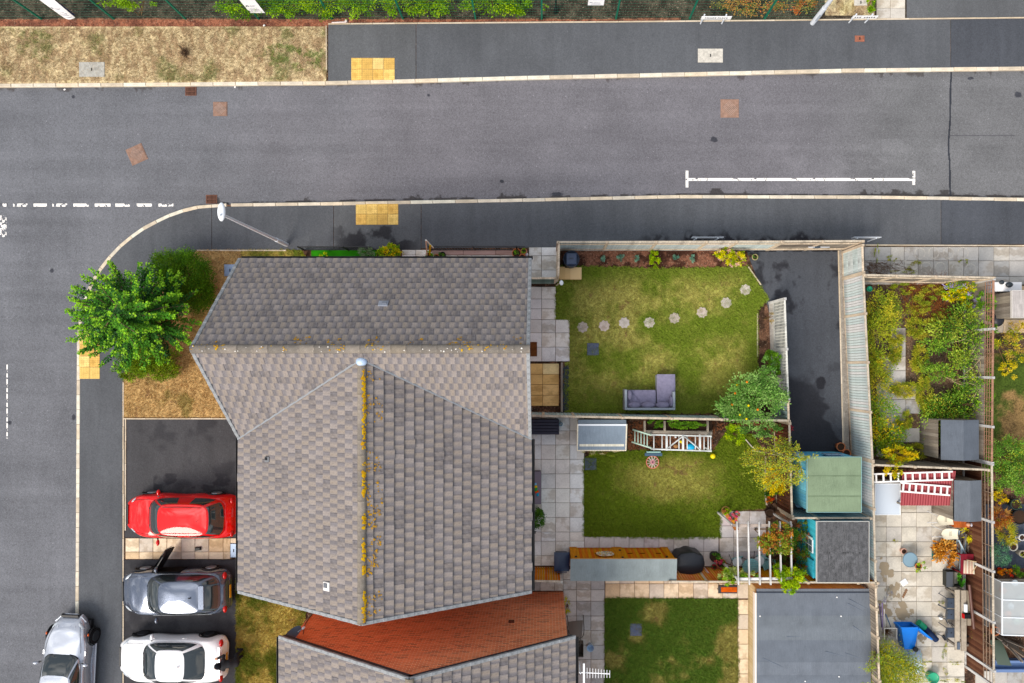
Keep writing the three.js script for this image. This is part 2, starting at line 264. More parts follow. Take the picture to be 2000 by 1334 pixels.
// footpaths
const kNi = off(kerbN, -6.5), kSi = off(kerbS, -6.5);
const lerpY = (line, x) => { for (let i = 1; i < line.length; i++) { const a = line[i - 1], b = line[i]; if ((a[0] - x) * (b[0] - x) <= 0) return a[1] + (b[1] - a[1]) * (x - a[0]) / (b[0] - a[0]); } };
const strip = (line, x0, x1, topY) => { const q = []; for (let i = 0; i <= 8; i++) { const x = x0 + (x1 - x0) * i / 8; q.push([x, lerpY(line, x)]); } return [...q, [x1, topY(x1)], [x0, topY(x0)]]; };
const nTop = (x) => 48.5 - (x - 640) * 0.0102;
sheet('footpath', 'asphalt footpath beside the dry verge', strip(kNi, 641, 812, nTop), -0.26, 0, tarPaleMat);
sheet('footpath', 'long asphalt footpath on the far side of the street', strip(kNi, 813, 1856.5, nTop), -0.26, -0.002, tarMat);
sheet('footpath', 'darker relaid footpath at the top right corner', strip(kNi, 1857.5, 2580, nTop), -0.26, 0, tarDarkMat);
const sEdge = (x) => (x > 1690 ? 478 : x > 1090 ? 487 : 485);
sheet('footpath', 'asphalt footpath between the two path joints above the house', strip(kSi, 414, 651, () => 488), -0.26, 0, tarMat);
sheet('footpath', 'asphalt footpath patch with the yellow tactile slabs', strip(kSi, 652, 822, () => 488), -0.26, -0.003, tarPaleMat);
sheet('footpath', 'long asphalt footpath along the wooden fence', strip(kSi, 823, 1837.5, sEdge), -0.26, 0, tarMat);
sheet('footpath', 'darker relaid footpath right of the fence', strip(kSi, 1838.5, 2580, () => 477), -0.26, -0.003, tarDarkMat);
const curve = kSi.slice(kSi.findIndex((p) => p[0] < 414));
sheet('footpath', 'asphalt footpath curving round the corner past the tree', [[413, lerpY(kSi, 413)], ...curve, [238, 1900], [239, 790], [241, 746], [246, 690], [268, 620], [300, 560], [340, 514], [385, 488], [413, 488]], -0.26, 0, tarMat);
// verge and dry grass
const lawns = {};
const lawn = (name, label, poly, y = 0.0) => { lawns[label] = poly; return sheet(name, label, poly, -0.2, y, grassMat); };
lawn('grass_verge', 'parched straw coloured verge at the top left', [...strip(kNi, -700, 637, () => 52)], 0.01);
lawn('front_lawn', 'parched front lawn round the corner tree', [[242, 815], [242, 746], [247, 690], [269, 621], [301, 561], [341, 515], [386, 489], [590, 489], [590, 520], [520, 560], [470, 700], [470, 815]], 0.01);
lawn('side_lawn', 'yellowing grass strip between the parked cars and second house', [[462, 1130], [600, 1130], [596, 1210], [556, 1290], [556, 1900], [460, 1900]], 0.01);
const g1 = [[1088, 551], [1092, 520], [1180, 522], [1300, 526], [1420, 522], [1458, 520], [1500, 584], [1478, 606], [1478, 806], [1104, 806], [1104, 708], [1113, 706], [1113, 625], [1086, 624]];
lawn('garden_lawn', 'largest back lawn with the grey corner sofa', g1, 0.012);
const g2 = [[1141, 893], [1180, 884], [1250, 880], [1392, 882], [1420, 840], [1470, 850], [1492, 890], [1492, 993], [1414, 997], [1408, 1008], [1406, 1049], [1300, 1050], [1141, 1046]];
lawn('garden_lawn', 'middle back lawn with the yellow ball', g2, 0.012);
const g3 = [[1183, 1168], [1438, 1171], [1444, 1400], [1182, 1400]];
lawn('garden_lawn', 'dark green lower back lawn with one square slab', g3, 0.012);
lawn('dry_grass', 'small dry grass corner behind the street lamp at the top', [[1610, -60], [1705, -60], [1708, 30], [1612, 30]], 0.0);
// drives
sheet('driveway', 'dark asphalt driveway under the red car', [[242, 818], [470, 818], [470, 1050], [244, 1050]], -0.2, 0, tarMat);
sheet('driveway', 'dark asphalt driveway under the black and white cars', [[240, 1093], [462, 1093], [460, 1900], [238, 1900]], -0.2, 0, tarMat);
sheet('driveway', 'stained dark asphalt driveway between the wooden fences', [[1458, 489], [1637, 489], [1646, 900], [1700, 1000], [1540, 1000], [1540, 800], [1500, 600]], -0.2, 0.004, tarDarkMat);
sheet('driveway', 'plain asphalt driveway at the top right corner', [[1771, -80], [2600, -80], [2600, 36], [1771, 36]], -0.2, 0, tarPaleMat);
// edgings
const edgeMats = ['#d9cbb6', '#cfc0aa', '#e2d5c2'].map((h) => mat(h, { map: kerbTex, k: 1.16 }));
const edging = (label, line, side = 1, step = 0.91) => kerb('path_edging', label, line, side, step, edgeGeo, 0.05, -0.17, edgeMats);
edging('pale edging along the top of the far footpath', [[641, 48], [1320, 43], [2000, 36], [2400, 32]], -1);
edging('pale edging between the verge and far footpath', [[638.5, 50], [639.5, 157]], 1);
edging('pale edging between the front lawn and driveway path', [[240, 746], [240, 1334], [239, 1700]], -1);
edging('pale edging at the foot of the front lawn', [[242, 816.5], [470, 816.5]], 1);
edging('pale edging along the top of the front lawn', [[385, 488], [590, 488]], 1);
edging('slanted white edging between lawn and dark driveway', [[1462, 520], [1508, 585]], 1);
edging('brown edging between the dark driveway and gravel strip', [[1636, 489], [1646, 900]], -1);
edging('pale edging above the weedy slabs', [[1690, 477.5], [2300, 480]], 1);
edging('brick edging on the right of the flower bed lawn', [[1478, 612], [1478, 700]], -1, 0.22);
// road paint, worn through in places
const wornTex = dataTex(256, 64, (i, j) => { const n = fbm(i / 16, j / 13, 4) * 0.7 + 0.3 * fbm(i / 4, j / 4, 2); const v = n > 0.36 ? 255 : 0; return [v, v, v]; }, false);
const wornTex2 = dataTex(256, 64, (i, j) => { const n = fbm(i / 12 + 40, j / 10, 4) * 0.65 + 0.35 * fbm(i / 4, j / 4, 2); const v = n > 0.49 ? 255 : 0; return [v, v, v]; }, false);
const paint = new THREE.MeshStandardMaterial({ color: lin('#f4f2ee', 1.0), roughness: 0.7, alphaMap: wornTex, alphaTest: 0.5, side: THREE.DoubleSide }), paintWorn = paint.clone(); paintWorn.alphaMap = wornTex2;
function marking(name, label, group, rects, m = paint) {
  const o = thing(name, label, 'road marking', [X(rects[0][0]), -0.096, Z(rects[0][1])], group); o.userData.kind = 'structure';
  rects.forEach(([x0, y0, x1, y1], k) => { const g = new THREE.PlaneGeometry(X(x1) - X(x0), Z(y1) - Z(y0)).rotateX(-Math.PI / 2); const uv = g.attributes.uv; for (let i = 0; i < uv.count; i++) uv.setXY(i, uv.getX(i) * (X(x1) - X(x0)) / 2.4 + x0 * 0.013, uv.getY(i) * (Z(y1) - Z(y0)) / 0.6 + y0 * 0.07); part(o, 'painted_line', g.translate((X(x0) + X(x1)) / 2, -0.096 + k * 0.002, (Z(y0) + Z(y1)) / 2), m); });
}
const ORD = ['first', 'second', 'third', 'fourth', 'fifth', 'sixth', 'seventh', 'eighth', 'ninth', 'tenth', 'eleventh', 'twelfth', 'thirteenth', 'fourteenth', 'fifteenth', 'sixteenth', 'seventeenth', 'eighteenth'];
[[0, 9, 1], [22, 50, 1], [62, 88, 0], [99, 128, 1], [140, 170, 0], [182, 213, 0], [222, 252, 0], [264, 294, 0], [307, 336, 0]].forEach(([a, b, w], i) => marking('give_way_dash', `${ORD[i]} white give way dash from the left along the junction`, 'white give way dashes across the junction', [[a, 396.5, b, 402.5]], w ? paintWorn : paint));
marking('parking_bay_line', 'long white parking bay line with a bar at each end', null, [[1344, 346.5, 1787, 352], [1340, 332, 1345.5, 365], [1784.5, 332.5, 1790, 360]]);
marking('centre_line', 'worn white centre line of the side road', null, [[9, 712, 11.5, 857]], paintWorn);
marking('stop_patch', 'flaking white paint block at the left picture edge', null, [[-20, 420, 9, 462]], paintWorn);
// ================================================================ HOUSES
const brickTex = (() => {                                            // 4.5 m x 3 m of brickwork, single bricks under 3 photo pixels tall
  const w = 1024, h = 684, bw = w / 20, bh = h / 40;
  return dataTex(w, h, (i, j) => {
    const row = Math.floor(j / bh), x = i + (row % 2 ? bw / 2 : 0), colm = Math.floor(x / bw) % 20, fx = x - Math.floor(x / bw) * bw, fy = j - row * bh;
    const q = hash2(colm + 3, row + 9), q2 = hash2(colm * 7 + 1, row * 3 + 2); let c = mix3(seen(238, 136, 92), seen(208, 106, 70), q); if (q2 > 0.86) c = mix3(c, seen(150, 84, 64), 0.7); if (q2 < 0.1) c = seen(236, 140, 96);
    if (fx < 4 || fy < 4.2) c = seen(236, 196, 158); const k = 0.95 + 0.3 * (hash2(i, j) - 0.5) + 0.3 * (tileNoise(i / 60, j / 60, w / 60, 3) - 0.5); return out(c, k);
  });
})();
const brickMat = new THREE.MeshPhysicalMaterial({ map: brickTex, roughness: 0.95, specularIntensity: 0.2, side: THREE.DoubleSide });
function brickUV(g) { const p = g.attributes.position, n = g.attributes.normal, uv = g.attributes.uv; for (let i = 0; i < p.count; i++) uv.setXY(i, (Math.abs(n.getX(i)) > 0.5 ? p.getZ(i) : p.getX(i)) / 4.5, p.getY(i) / 3); return g; }
// roof tiles: a tail-raised slab, one half warm, the other grey, as the photograph's blended concrete tiles
const TILE_W = 0.28;
const warm = seen(162, 150, 138), cool = seen(122, 118, 121), NV = 7;
function tileGeo(len, v) {
  const q = rng(100 + v), amp = [0.8, 0.66, 0.58, 0.75, 0.45, 0.62, 0.36][v], tone = 0.92 + 0.16 * q(), n = 9, pos = [], colr = [], uv = [], o = q() * 5;
  const put = (x, y, z, c, k = 1) => { pos.push(x, y, z); colr.push(c[0] * k, c[1] * k, c[2] * k); uv.push((x + o) * 0.9, (z + o) * 0.9); };
  const at = (u) => { const t = sstep(-0.06, 0.22, u) * sstep(0.78, 0.36, u), s = q(); return mix3(cool, warm, Math.min(1, amp * t * (0.75 + 0.5 * q()))).map((x) => x * tone * (0.90 + 0.2 * s)); };
  const cs = []; for (let i = 0; i <= n; i++) cs.push(at(i / n)); const w = TILE_W - 0.006, T = 0.066, Hd = 0.012, th = 0.03;
  for (let i = 0; i < n; i++) {
    const x0 = -w / 2 + w * i / n, x1 = -w / 2 + w * (i + 1) / n, a = cs[i], b = cs[i + 1];
    put(x0, T, 0, a); put(x0, Hd, len, a); put(x1, T, 0, b); put(x1, T, 0, b); put(x0, Hd, len, a); put(x1, Hd, len, b);
    put(x0, T - th, 0, a, 0.9); put(x0, T, 0, a, 0.9); put(x1, T - th, 0, b, 0.9); put(x1, T - th, 0, b, 0.9); put(x0, T, 0, a, 0.9); put(x1, T, 0, b, 0.9);
  }
  for (const s of [-1, 1]) { const x = s * w / 2, c = s < 0 ? cs[0] : cs[n]; const e = [[x, T - th, 0], [x, T, 0], [x, Hd, len], [x, T - th, 0], [x, Hd, len], [x, Hd - th, len]]; if (s > 0) e.reverse(); for (const p of e) put(...p, c); }
  const g = new THREE.BufferGeometry(); g.setAttribute('position', new THREE.Float32BufferAttribute(pos, 3)); g.setAttribute('color', new THREE.Float32BufferAttribute(colr, 3)); g.setAttribute('uv', new THREE.Float32BufferAttribute(uv, 2)); g.computeVertexNormals(); return g;
}
const tileMat = new THREE.MeshPhysicalMaterial({ vertexColors: true, map: grainTex, color: new THREE.Color(1.34, 1.34, 1.34), roughness: 0.8, specularIntensity: 0.4, side: THREE.DoubleSide });
const leadMat = mat('#b9c4d2', { r: 0.5, metalness: 0.15 }), vergeMat = grain('#a2a6aa'), blackPlastic = mat('#16171b', { r: 0.45 }), deckMat = mat('#2c2a2a', { r: 1 });
const onPlane = (px, py, p0, n) => { const c = new THREE.Vector3(0, CAM_H, 0), d = new THREE.Vector3((px - NX) / FOC, -1, (py - NY) / FOC); return c.addScaledVector(d, p0.clone().sub(c).dot(n) / d.dot(n)); };
function slope(E0, e, s, len, run, rows, inside = () => true) {
  let n = new THREE.Vector3().crossVectors(s, e).normalize(), flip = n.y < 0; if (flip) { n.negate(); E0 = E0.clone().addScaledVector(e, len); e = e.clone().negate(); }
  return { E0, e, s, n, len, run, rows, gauge: run / rows, flip, inside: flip ? (a, b) => inside(len - a, b) : inside, at: (a, b, h = 0) => E0.clone().addScaledVector(e, a).addScaledVector(s, b).addScaledVector(n, h) };
}
function layTiles(roof, slopes, most) {
  const all = [], cam = new THREE.Vector3(0, CAM_H, 0);
  for (const sl of slopes) {
    sl.geos = Array.from({ length: NV }, (_, v) => tileGeo(sl.gauge + 0.07, v));
    const basis = new THREE.Matrix4().makeBasis(sl.e, sl.n, sl.s);
    for (let r = 0; r < sl.rows; r++) for (let a = (r % 2 ? -TILE_W / 2 : 0); a < sl.len; a += TILE_W) {
      const a0 = Math.max(0, a), a1 = Math.min(sl.len, a + TILE_W); if (a1 - a0 < 0.06) continue;
      const am = (a0 + a1) / 2, b = r * sl.gauge; if (!sl.inside(am, b + sl.gauge / 2)) continue;
      const slip = R() < 0.03 ? rr(-0.035, 0.02) : rr(-0.007, 0.007), p = sl.at(am, b + slip, 0.002 + rr(-0.003, 0.006)); const v = p.clone().sub(cam), d = v.length(), show = -v.dot(sl.n) / d / (d * d) * (a1 - a0) * sl.gauge; const out_ = Math.abs(p.x * FOC / (CAM_H - p.y) + NX - 1000) > 1000 || p.z * FOC / (CAM_H - p.y) + NY > 1345;
      const m = basis.clone().multiply(new THREE.Matrix4().makeRotationY(rr(-0.006, 0.006))).multiply(new THREE.Matrix4().makeScale((a1 - a0) / TILE_W, 1, 1)); m.setPosition(p); all.push({ sl, m, show: out_ ? 0 : show, v: Math.floor(R() * NV) });
    }
  }
  all.sort((x, y) => y.show - x.show); const g = roof.org;
  all.slice(0, most).forEach((t) => { const o = mesh(t.sl.geos[t.v], tileMat); o.name = 'roof_tile'; t.m.clone().premultiply(new THREE.Matrix4().makeTranslation(-g[0], -g[1], -g[2])).decompose(o.position, o.quaternion, o.scale); roof.add(o); });
  const rest = part(roof, 'roof_tile_field', all.slice(most).map((t) => t.sl.geos[t.v].clone().applyMatrix4(t.m)), tileMat); rest.userData.kind = 'stuff';
}
// lichen crusts and droppings: thin irregular scabs lying on the tiles
function scab(p, n, r, q) { const k = 7, t = Math.abs(n.y) > 0.9 ? new THREE.Vector3(1, 0, 0) : new THREE.Vector3(0, 1, 0), u = new THREE.Vector3().crossVectors(n, t).normalize(), w = new THREE.Vector3().crossVectors(n, u), pos = []; const pt = []; for (let i = 0; i < k; i++) { const a = i / k * 6.283, d = r * (0.55 + 0.8 * q()); pt.push(p.clone().addScaledVector(u, Math.cos(a) * d).addScaledVector(w, Math.sin(a) * d)); } const top = p.clone().addScaledVector(n, 0.006); for (let i = 0; i < k; i++) { const a = pt[i], b = pt[(i + 1) % k]; pos.push(top.x, top.y, top.z, a.x, a.y, a.z, b.x, b.y, b.z); } return raw(pos); }
const lichenMats = [mat('#c9a21c'), mat('#b98d33'), mat('#9c7d4c'), mat('#e6e2dc')];
function ridgeRow(roof, A, B, r = 0.125, m = [grain('#8a837b'), grain('#948c83'), grain('#817b74'), grain('#8f867a')]) {
  const dir = B.clone().sub(A), L = dir.length(), n = Math.round(L / 0.44); dir.normalize(); const turn = new THREE.Quaternion().setFromUnitVectors(new THREE.Vector3(0, 0, 1), dir), st = L / n, g0 = [];
  const g = new THREE.CylinderGeometry(r, r * 1.07, st + 0.03, 14, 1, false, 0, Math.PI).rotateZ(Math.PI / 2).rotateY(Math.PI / 2).rotateZ(0);
  const arc = []; for (let i = 0; i <= 10; i++) { const a = Math.PI * i / 10; arc.push([Math.cos(a), Math.sin(a)]); }
  const pos = []; const q = (i, z, k) => [arc[i][0] * r * k, arc[i][1] * r * k * 0.86, z];
  for (let i = 0; i < 10; i++) { const a = q(i, 0, 1.08), b = q(i + 1, 0, 1.08), c = q(i, st + 0.03, 1), d = q(i + 1, st + 0.03, 1); pos.push(...a, ...c, ...b, ...b, ...c, ...d); const e = q(i, 0, 0.96), f = q(i + 1, 0, 0.96); pos.push(...e, ...a, ...f, ...f, ...a, ...b); }
  const geo = uvm(raw(pos)); for (let i = 0; i < n; i++) { const p = A.clone().addScaledVector(dir, st * i), o = piece(roof, 'ridge_tile', geo, m[Math.floor(R() * m.length)], p.x, p.y + rr(-0.006, 0.006), p.z); o.quaternion.copy(turn); }
}
function vergeCaps(roof, sl, end) { if (sl.flip) end = !end; const geo = bev(0.11, 0.075, sl.gauge + 0.03, 0.012), basis = new THREE.Matrix4().makeBasis(sl.e, sl.n, sl.s), q = new THREE.Quaternion().setFromRotationMatrix(basis); for (let r = 0; r < sl.rows; r++) { if (!sl.inside(end ? sl.len : 0, (r + 0.5) * sl.gauge)) continue; const p = sl.at(end ? sl.len + 0.03 : -0.03, (r + 0.5) * sl.gauge, -0.004 + 0.01 * (r % 2)), o = piece(roof, 'verge_cap', geo, vergeMat, p.x, p.y, p.z); o.quaternion.copy(q); } }
const quad = (a, b, c, d) => uvm(raw([a, b, c, a, c, d].flatMap((p) => [p.x, p.y, p.z])));
const V = (x, y, z) => new THREE.Vector3(x, y, z);
function gutter(o, a, b, name = 'gutter') { const d = b.clone().sub(a), L = d.length(), pos = [], r = 0.055, n = 8; d.normalize(); const side = new THREE.Vector3().crossVectors(d, V(0, 1, 0)); const pt = (i, p, k) => p.clone().addScaledVector(side, Math.cos(Math.PI * i / n) * r * k).add(V(0, -Math.sin(Math.PI * i / n) * r * k, 0)); for (const k of [1, 0.86]) for (let i = 0; i < n; i++) { const q = [pt(i, a, k), pt(i + 1, a, k), pt(i + 1, b, k), pt(i, b, k)]; for (const t of [0, 1, 2, 0, 2, 3]) pos.push(q[t].x, q[t].y, q[t].z); } for (const i of [0, n]) { const q = [pt(i, a, 1), pt(i, a, 0.86), pt(i, b, 0.86), pt(i, b, 1)]; for (const t of [0, 1, 2, 0, 2, 3]) pos.push(q[t].x, q[t].y, q[t].z); } part(o, name, raw(pos), blackPlastic); }
R = rng(11);
// ---------------------------------------------------------------- main house: cross wing (ridge left-right) and rear wing (ridge up-down)
{
  const o = thing('house', 'brick corner house with a large tiled roof and lichen covered ridges', 'house', [-5.27, 0, 2]);
  const xw = -10.08, xe = -0.45, zn = -3.50, zs = 2.47, zr = -0.45, hE = 5.0, hA = 8.12;           // cross wing
  const bw = -10.13, be = -0.40, br = -5.30, hB = 7.80, zb = 7.55;                                 // rear wing
  const gap = 0.28, Y = (pts) => prism(pts, -0.02, hE - 0.12);
  part(o, 'wall', brickUV(Y([[xw + gap, zn + gap], [xe - gap, zn + gap], [xe - gap, zs - 0.02], [be - gap, zs - 0.02], [be - gap, zb - 0.1], [bw + gap, zb - 0.1], [bw + gap, zs], [xw + gap, zs]])), brickMat);
  const tri = (a, b, c) => raw([...a, ...b, ...c]);
  for (const gw of [brickUV(uvm(tri([xw + 0.1, hE - 0.12, zn + gap], [xw + 0.1, hE - 0.12, zs - gap], [xw + 0.1, hA - 0.25, zr]))), brickUV(uvm(tri([xe - 0.1, hE - 0.12, zn + gap], [xe - 0.1, hE - 0.12, zs - gap], [xe - 0.1, hA - 0.25, zr]))), brickUV(uvm(tri([bw + gap, hE - 0.12, zb - 0.1], [be - gap, hE - 0.12, zb - 0.1], [br, hB - 0.25, zb - 0.1])))]) part(o, 'gable_wall', gw, brickMat);
  // windows and doors in the long walls
  const opening = (name, x, s, z0, z1, y0, y1) => { const w = part(o, name, box(x - (s < 0 ? 0.05 : 0.01), x + (s < 0 ? 0.01 : 0.05), y0, y1, z0, z1, 0.008), mat('#e8e8e6', { r: 0.5 })); const n = name === 'window' ? 2 : 1; for (let i = 0; i < n; i++) part(w, 'pane', box(x + s * 0.045, x + s * 0.06, y0 + (name === 'door' ? 1.2 : 0.08), y1 - 0.08, mix(z0, z1, i / n) + 0.06, mix(z0, z1, (i + 1) / n) - 0.06, 0.002), mat('#20282e', { r: 0.08 })); };
  for (const [x, s] of [[bw + gap, -1], [be - gap, 1]]) { for (const z of [3.1, 5.4]) opening('window', x, s, z, z + 1.4, 3.1, 4.3); opening('window', x, s, 3.1, 4.5, 0.95, 2.15); opening('door', x, s, 5.6, 6.5, 0.05, 2.1); }
  const roof = new THREE.Group(); roof.name = 'roof'; roof.org = o.org; o.add(roof);
  const mk = (p0, p1, top) => ({ p0, p1, top });
  const sN = (() => { const s = V(0, hA - hE, zr - zn), run = s.length(); return slope(V(xe, hE, zn), V(-1, 0, 0), s.normalize(), xe - xw, run, 16); })();
  const hOn = (z) => hA - (z - zr) / (zs - zr) * (hA - hE);                                          // height of the cross wing's south plane
  const rearH = (x) => hB - Math.abs(x - br) / (be - br) * (hB - hE);
  const sS = (() => { const s = V(0, hA - hE, zr - zs), run = s.length(); return slope(V(xw, hE, zs), V(1, 0, 0), s.normalize(), xe - xw, run, 15, (a, b) => hE + b / run * (hA - hE) > rearH(xw + a) - 0.14); })();
  const sW = (() => { const s = V(br - bw, hB - hE, 0), run = s.length(); return slope(V(bw, hE, -0.4), V(0, 0, 1), s.normalize(), zb + 0.4, run, 18, (a, b) => hE + b / run * (hB - hE) > hOn(-0.4 + a) - 0.14); })();
  const sE = (() => { const s = V(br - be, hB - hE, 0), run = s.length(); return slope(V(be, hE, zb), V(0, 0, -1), s.normalize(), zb + 0.4, run, 18, (a, b) => hE + b / run * (hB - hE) > hOn(zb - a) - 0.14); })();
  layTiles(roof, [sN, sS, sW, sE], 300);
  const deck = (sl) => quad(sl.at(0, 0, -0.03), sl.at(sl.len, 0, -0.03), sl.at(sl.len, sl.run, -0.03), sl.at(0, sl.run, -0.03));
  const zJ = zr + (hA - hB) / (hA - hE) * (zs - zr);
  part(roof, 'roof_deck', [deck(sN), deck(sS), raw([V(bw, hE - 0.03, zs), V(bw, hE - 0.03, zb), V(br, hB - 0.03, zb), V(bw, hE - 0.03, zs), V(br, hB - 0.03, zb), V(br, hB - 0.03, zJ)].flatMap((p) => [p.x, p.y, p.z])), raw([V(be, hE - 0.03, zs), V(br, hB - 0.03, zb), V(be, hE - 0.03, zb), V(be, hE - 0.03, zs), V(br, hB - 0.03, zJ), V(br, hB - 0.03, zb)].flatMap((p) => [p.x, p.y, p.z]))].map((g) => uvm(g)), deckMat);
  ridgeRow(roof, V(xw - 0.05, hA - 0.01, zr), V(xe + 0.05, hA - 0.01, zr)); ridgeRow(roof, V(br, hB - 0.01, zb + 0.04), V(br, hB - 0.01, zJ + 0.14));
  vergeCaps(roof, sN, 0); vergeCaps(roof, sN, 1); vergeCaps(roof, sS, 0); vergeCaps(roof, sS, 1); vergeCaps(roof, sW, 1); vergeCaps(roof, sE, 0);
  // lead valleys and saddle
  const J = V(br, hB, zJ); for (const cx of [bw, be]) { const c = V(cx, hE, zs), d = J.clone().sub(c), L = d.length(); d.normalize(); const side = new THREE.Vector3().crossVectors(d, V(0, 1, 0)).normalize(), up = new THREE.Vector3().crossVectors(side, d); const a = c.clone().addScaledVector(up, 0.085), b = J.clone().addScaledVector(up, 0.085).addScaledVector(d, -0.1), w = 0.012;
    part(roof, 'valley_strip', [-1, 1].map((k) => bar(a.clone().addScaledVector(side, k * w), b.clone().addScaledVector(side, k * w), 0.014, 0.03)), mat('#9a9fa5')); }
  part(roof, 'lead_saddle', new THREE.SphereGeometry(0.2, 14, 8, 0, 6.283, 0, 1.5).scale(0.85, 0.55, 0.75).translate(br, hB + 0.03, zJ + 0.06), mat('#b4c8e2', { r: 0.4, metalness: 0.2 }));
  part(roof, 'lead_flashing', quad(V(br - 0.26, hB + 0.09, zJ - 0.16), V(br - 0.2, hB - 0.05, zJ + 0.05), V(br + 0.2, hB - 0.05, zJ + 0.05), V(br + 0.26, hB + 0.09, zJ - 0.16)), leadMat);
  gutter(o, V(xw - 0.02, hE - 0.03, zn - 0.07), V(xe + 0.12, hE - 0.03, zn - 0.07)); gutter(o, V(be + 0.08, hE - 0.03, zs + 0.03), V(be + 0.08, hE - 0.03, zb + 0.02)); gutter(o, V(bw - 0.08, hE - 0.03, zs - 0.02), V(bw - 0.08, hE - 0.03, zb + 0.02));
  for (const [x, z] of [[be - 0.2, zs + 0.2], [xe - 0.2, zn - 0.02]]) part(o, 'downpipe', rod(V(x, 0, z), V(x, hE - 0.05, z), 0.035), blackPlastic);
  // roof vents
  const vent = (sl, px, py, w, l, m, m2) => { const p = onPlane(px, py, sl.at(0, 0, 0.05), sl.n), q = new THREE.Quaternion().setFromRotationMatrix(new THREE.Matrix4().makeBasis(sl.e, sl.n, sl.s)); const v = piece(roof, 'roof_vent', bev(w, 0.05, l, 0.012), m, p.x, p.y, p.z); v.quaternion.copy(q); v.org = [0, 0, 0]; const s = mesh(bev(w * 0.5, 0.02, l * 0.55, 0.004), m2); s.name = 'vent_opening'; s.position.set(w * 0.12, 0.052, -l * 0.06); v.add(s); };
  vent(sN, 749, 594, 0.30, 0.24, mat('#8f95a2', { r: 0.4 }), mat('#7c828e', { r: 0.4 })); vent(sW, 523, 897, 0.17, 0.2, grain('#8a8d92'), blackPlastic); vent(sW, 639, 1145, 0.27, 0.26, mat('#e6e3e0'), mat('#6c6f76'));
  // lichen: thick on the rear ridge's east flank, sparse on the cross ridge
  const q = rng(5), sets = [[], [], [], []];
  for (let i = 0; i < 460; i++) { const z = zJ + 0.3 + (zb - zJ - 0.3) * Math.pow(q(), 0.9), a = 0.25 + 0.75 * q(); if (fbm(z * 2.2, 1, 3) < 0.40 && z < zb - 0.5) continue; const r = 0.142; sets[q() < 0.72 ? 0 : 1].push(scab(V(br + Math.cos(1.5 - a) * r, hB - 0.01 + Math.sin(1.5 - a) * r * 0.9, z), V(Math.cos(1.5 - a), Math.sin(1.5 - a), 0).normalize(), 0.018 + 0.05 * q() * q(), q)); }
  for (let i = 0; i < 420; i++) { const a = 0.6 + q() * (sE.len - 0.6), b = sE.run - 0.12 - 0.5 * Math.pow(q(), 1.6); if (fbm(a * 3, b * 3, 3) < 0.45) continue; sets[q() < 0.45 ? 1 : 2].push(scab(sE.at(a, b, 0.066), sE.n, 0.012 + 0.03 * q(), q)); }
  for (let i = 0; i < 190; i++) { const x = xw + (xe - xw) * q(), a = 1.2 + 1.5 * q(); if (fbm(x * 1.5, 4, 3) < 0.5 && x > xw + 0.6) continue; sets[q() < 0.4 ? 0 : 1].push(scab(V(x, hA - 0.01 + Math.sin(a) * 0.125, zr + Math.cos(a) * 0.145), V(0, Math.sin(a), Math.cos(a)), 0.01 + 0.022 * q(), q)); }
  for (let i = 0; i < 260; i++) { const a = q() * sN.len, b = sN.run - 0.1 - 0.35 * Math.pow(q(), 1.5); if (fbm(a * 2, b, 3) < 0.5) continue; sets[q() < 0.35 ? 1 : 2].push(scab(sN.at(a, b, 0.066), sN.n, 0.014 + 0.03 * q(), q)); }
  for (let i = 0; i < 34; i++) { const x = xw + (xe - xw) * q(); sets[3].push(scab(V(x, hA + 0.115, zr + rrq(q, -0.08, 0.1)), V(0, 1, 0), 0.008 + 0.016 * q(), q)); }
  function rrq(f, a, b) { return a + (b - a) * f(); }
  sets.forEach((s, i) => { const m = part(roof, i < 3 ? 'lichen' : 'bird_droppings', s, lichenMats[i]); m.userData.kind = 'stuff'; });
}
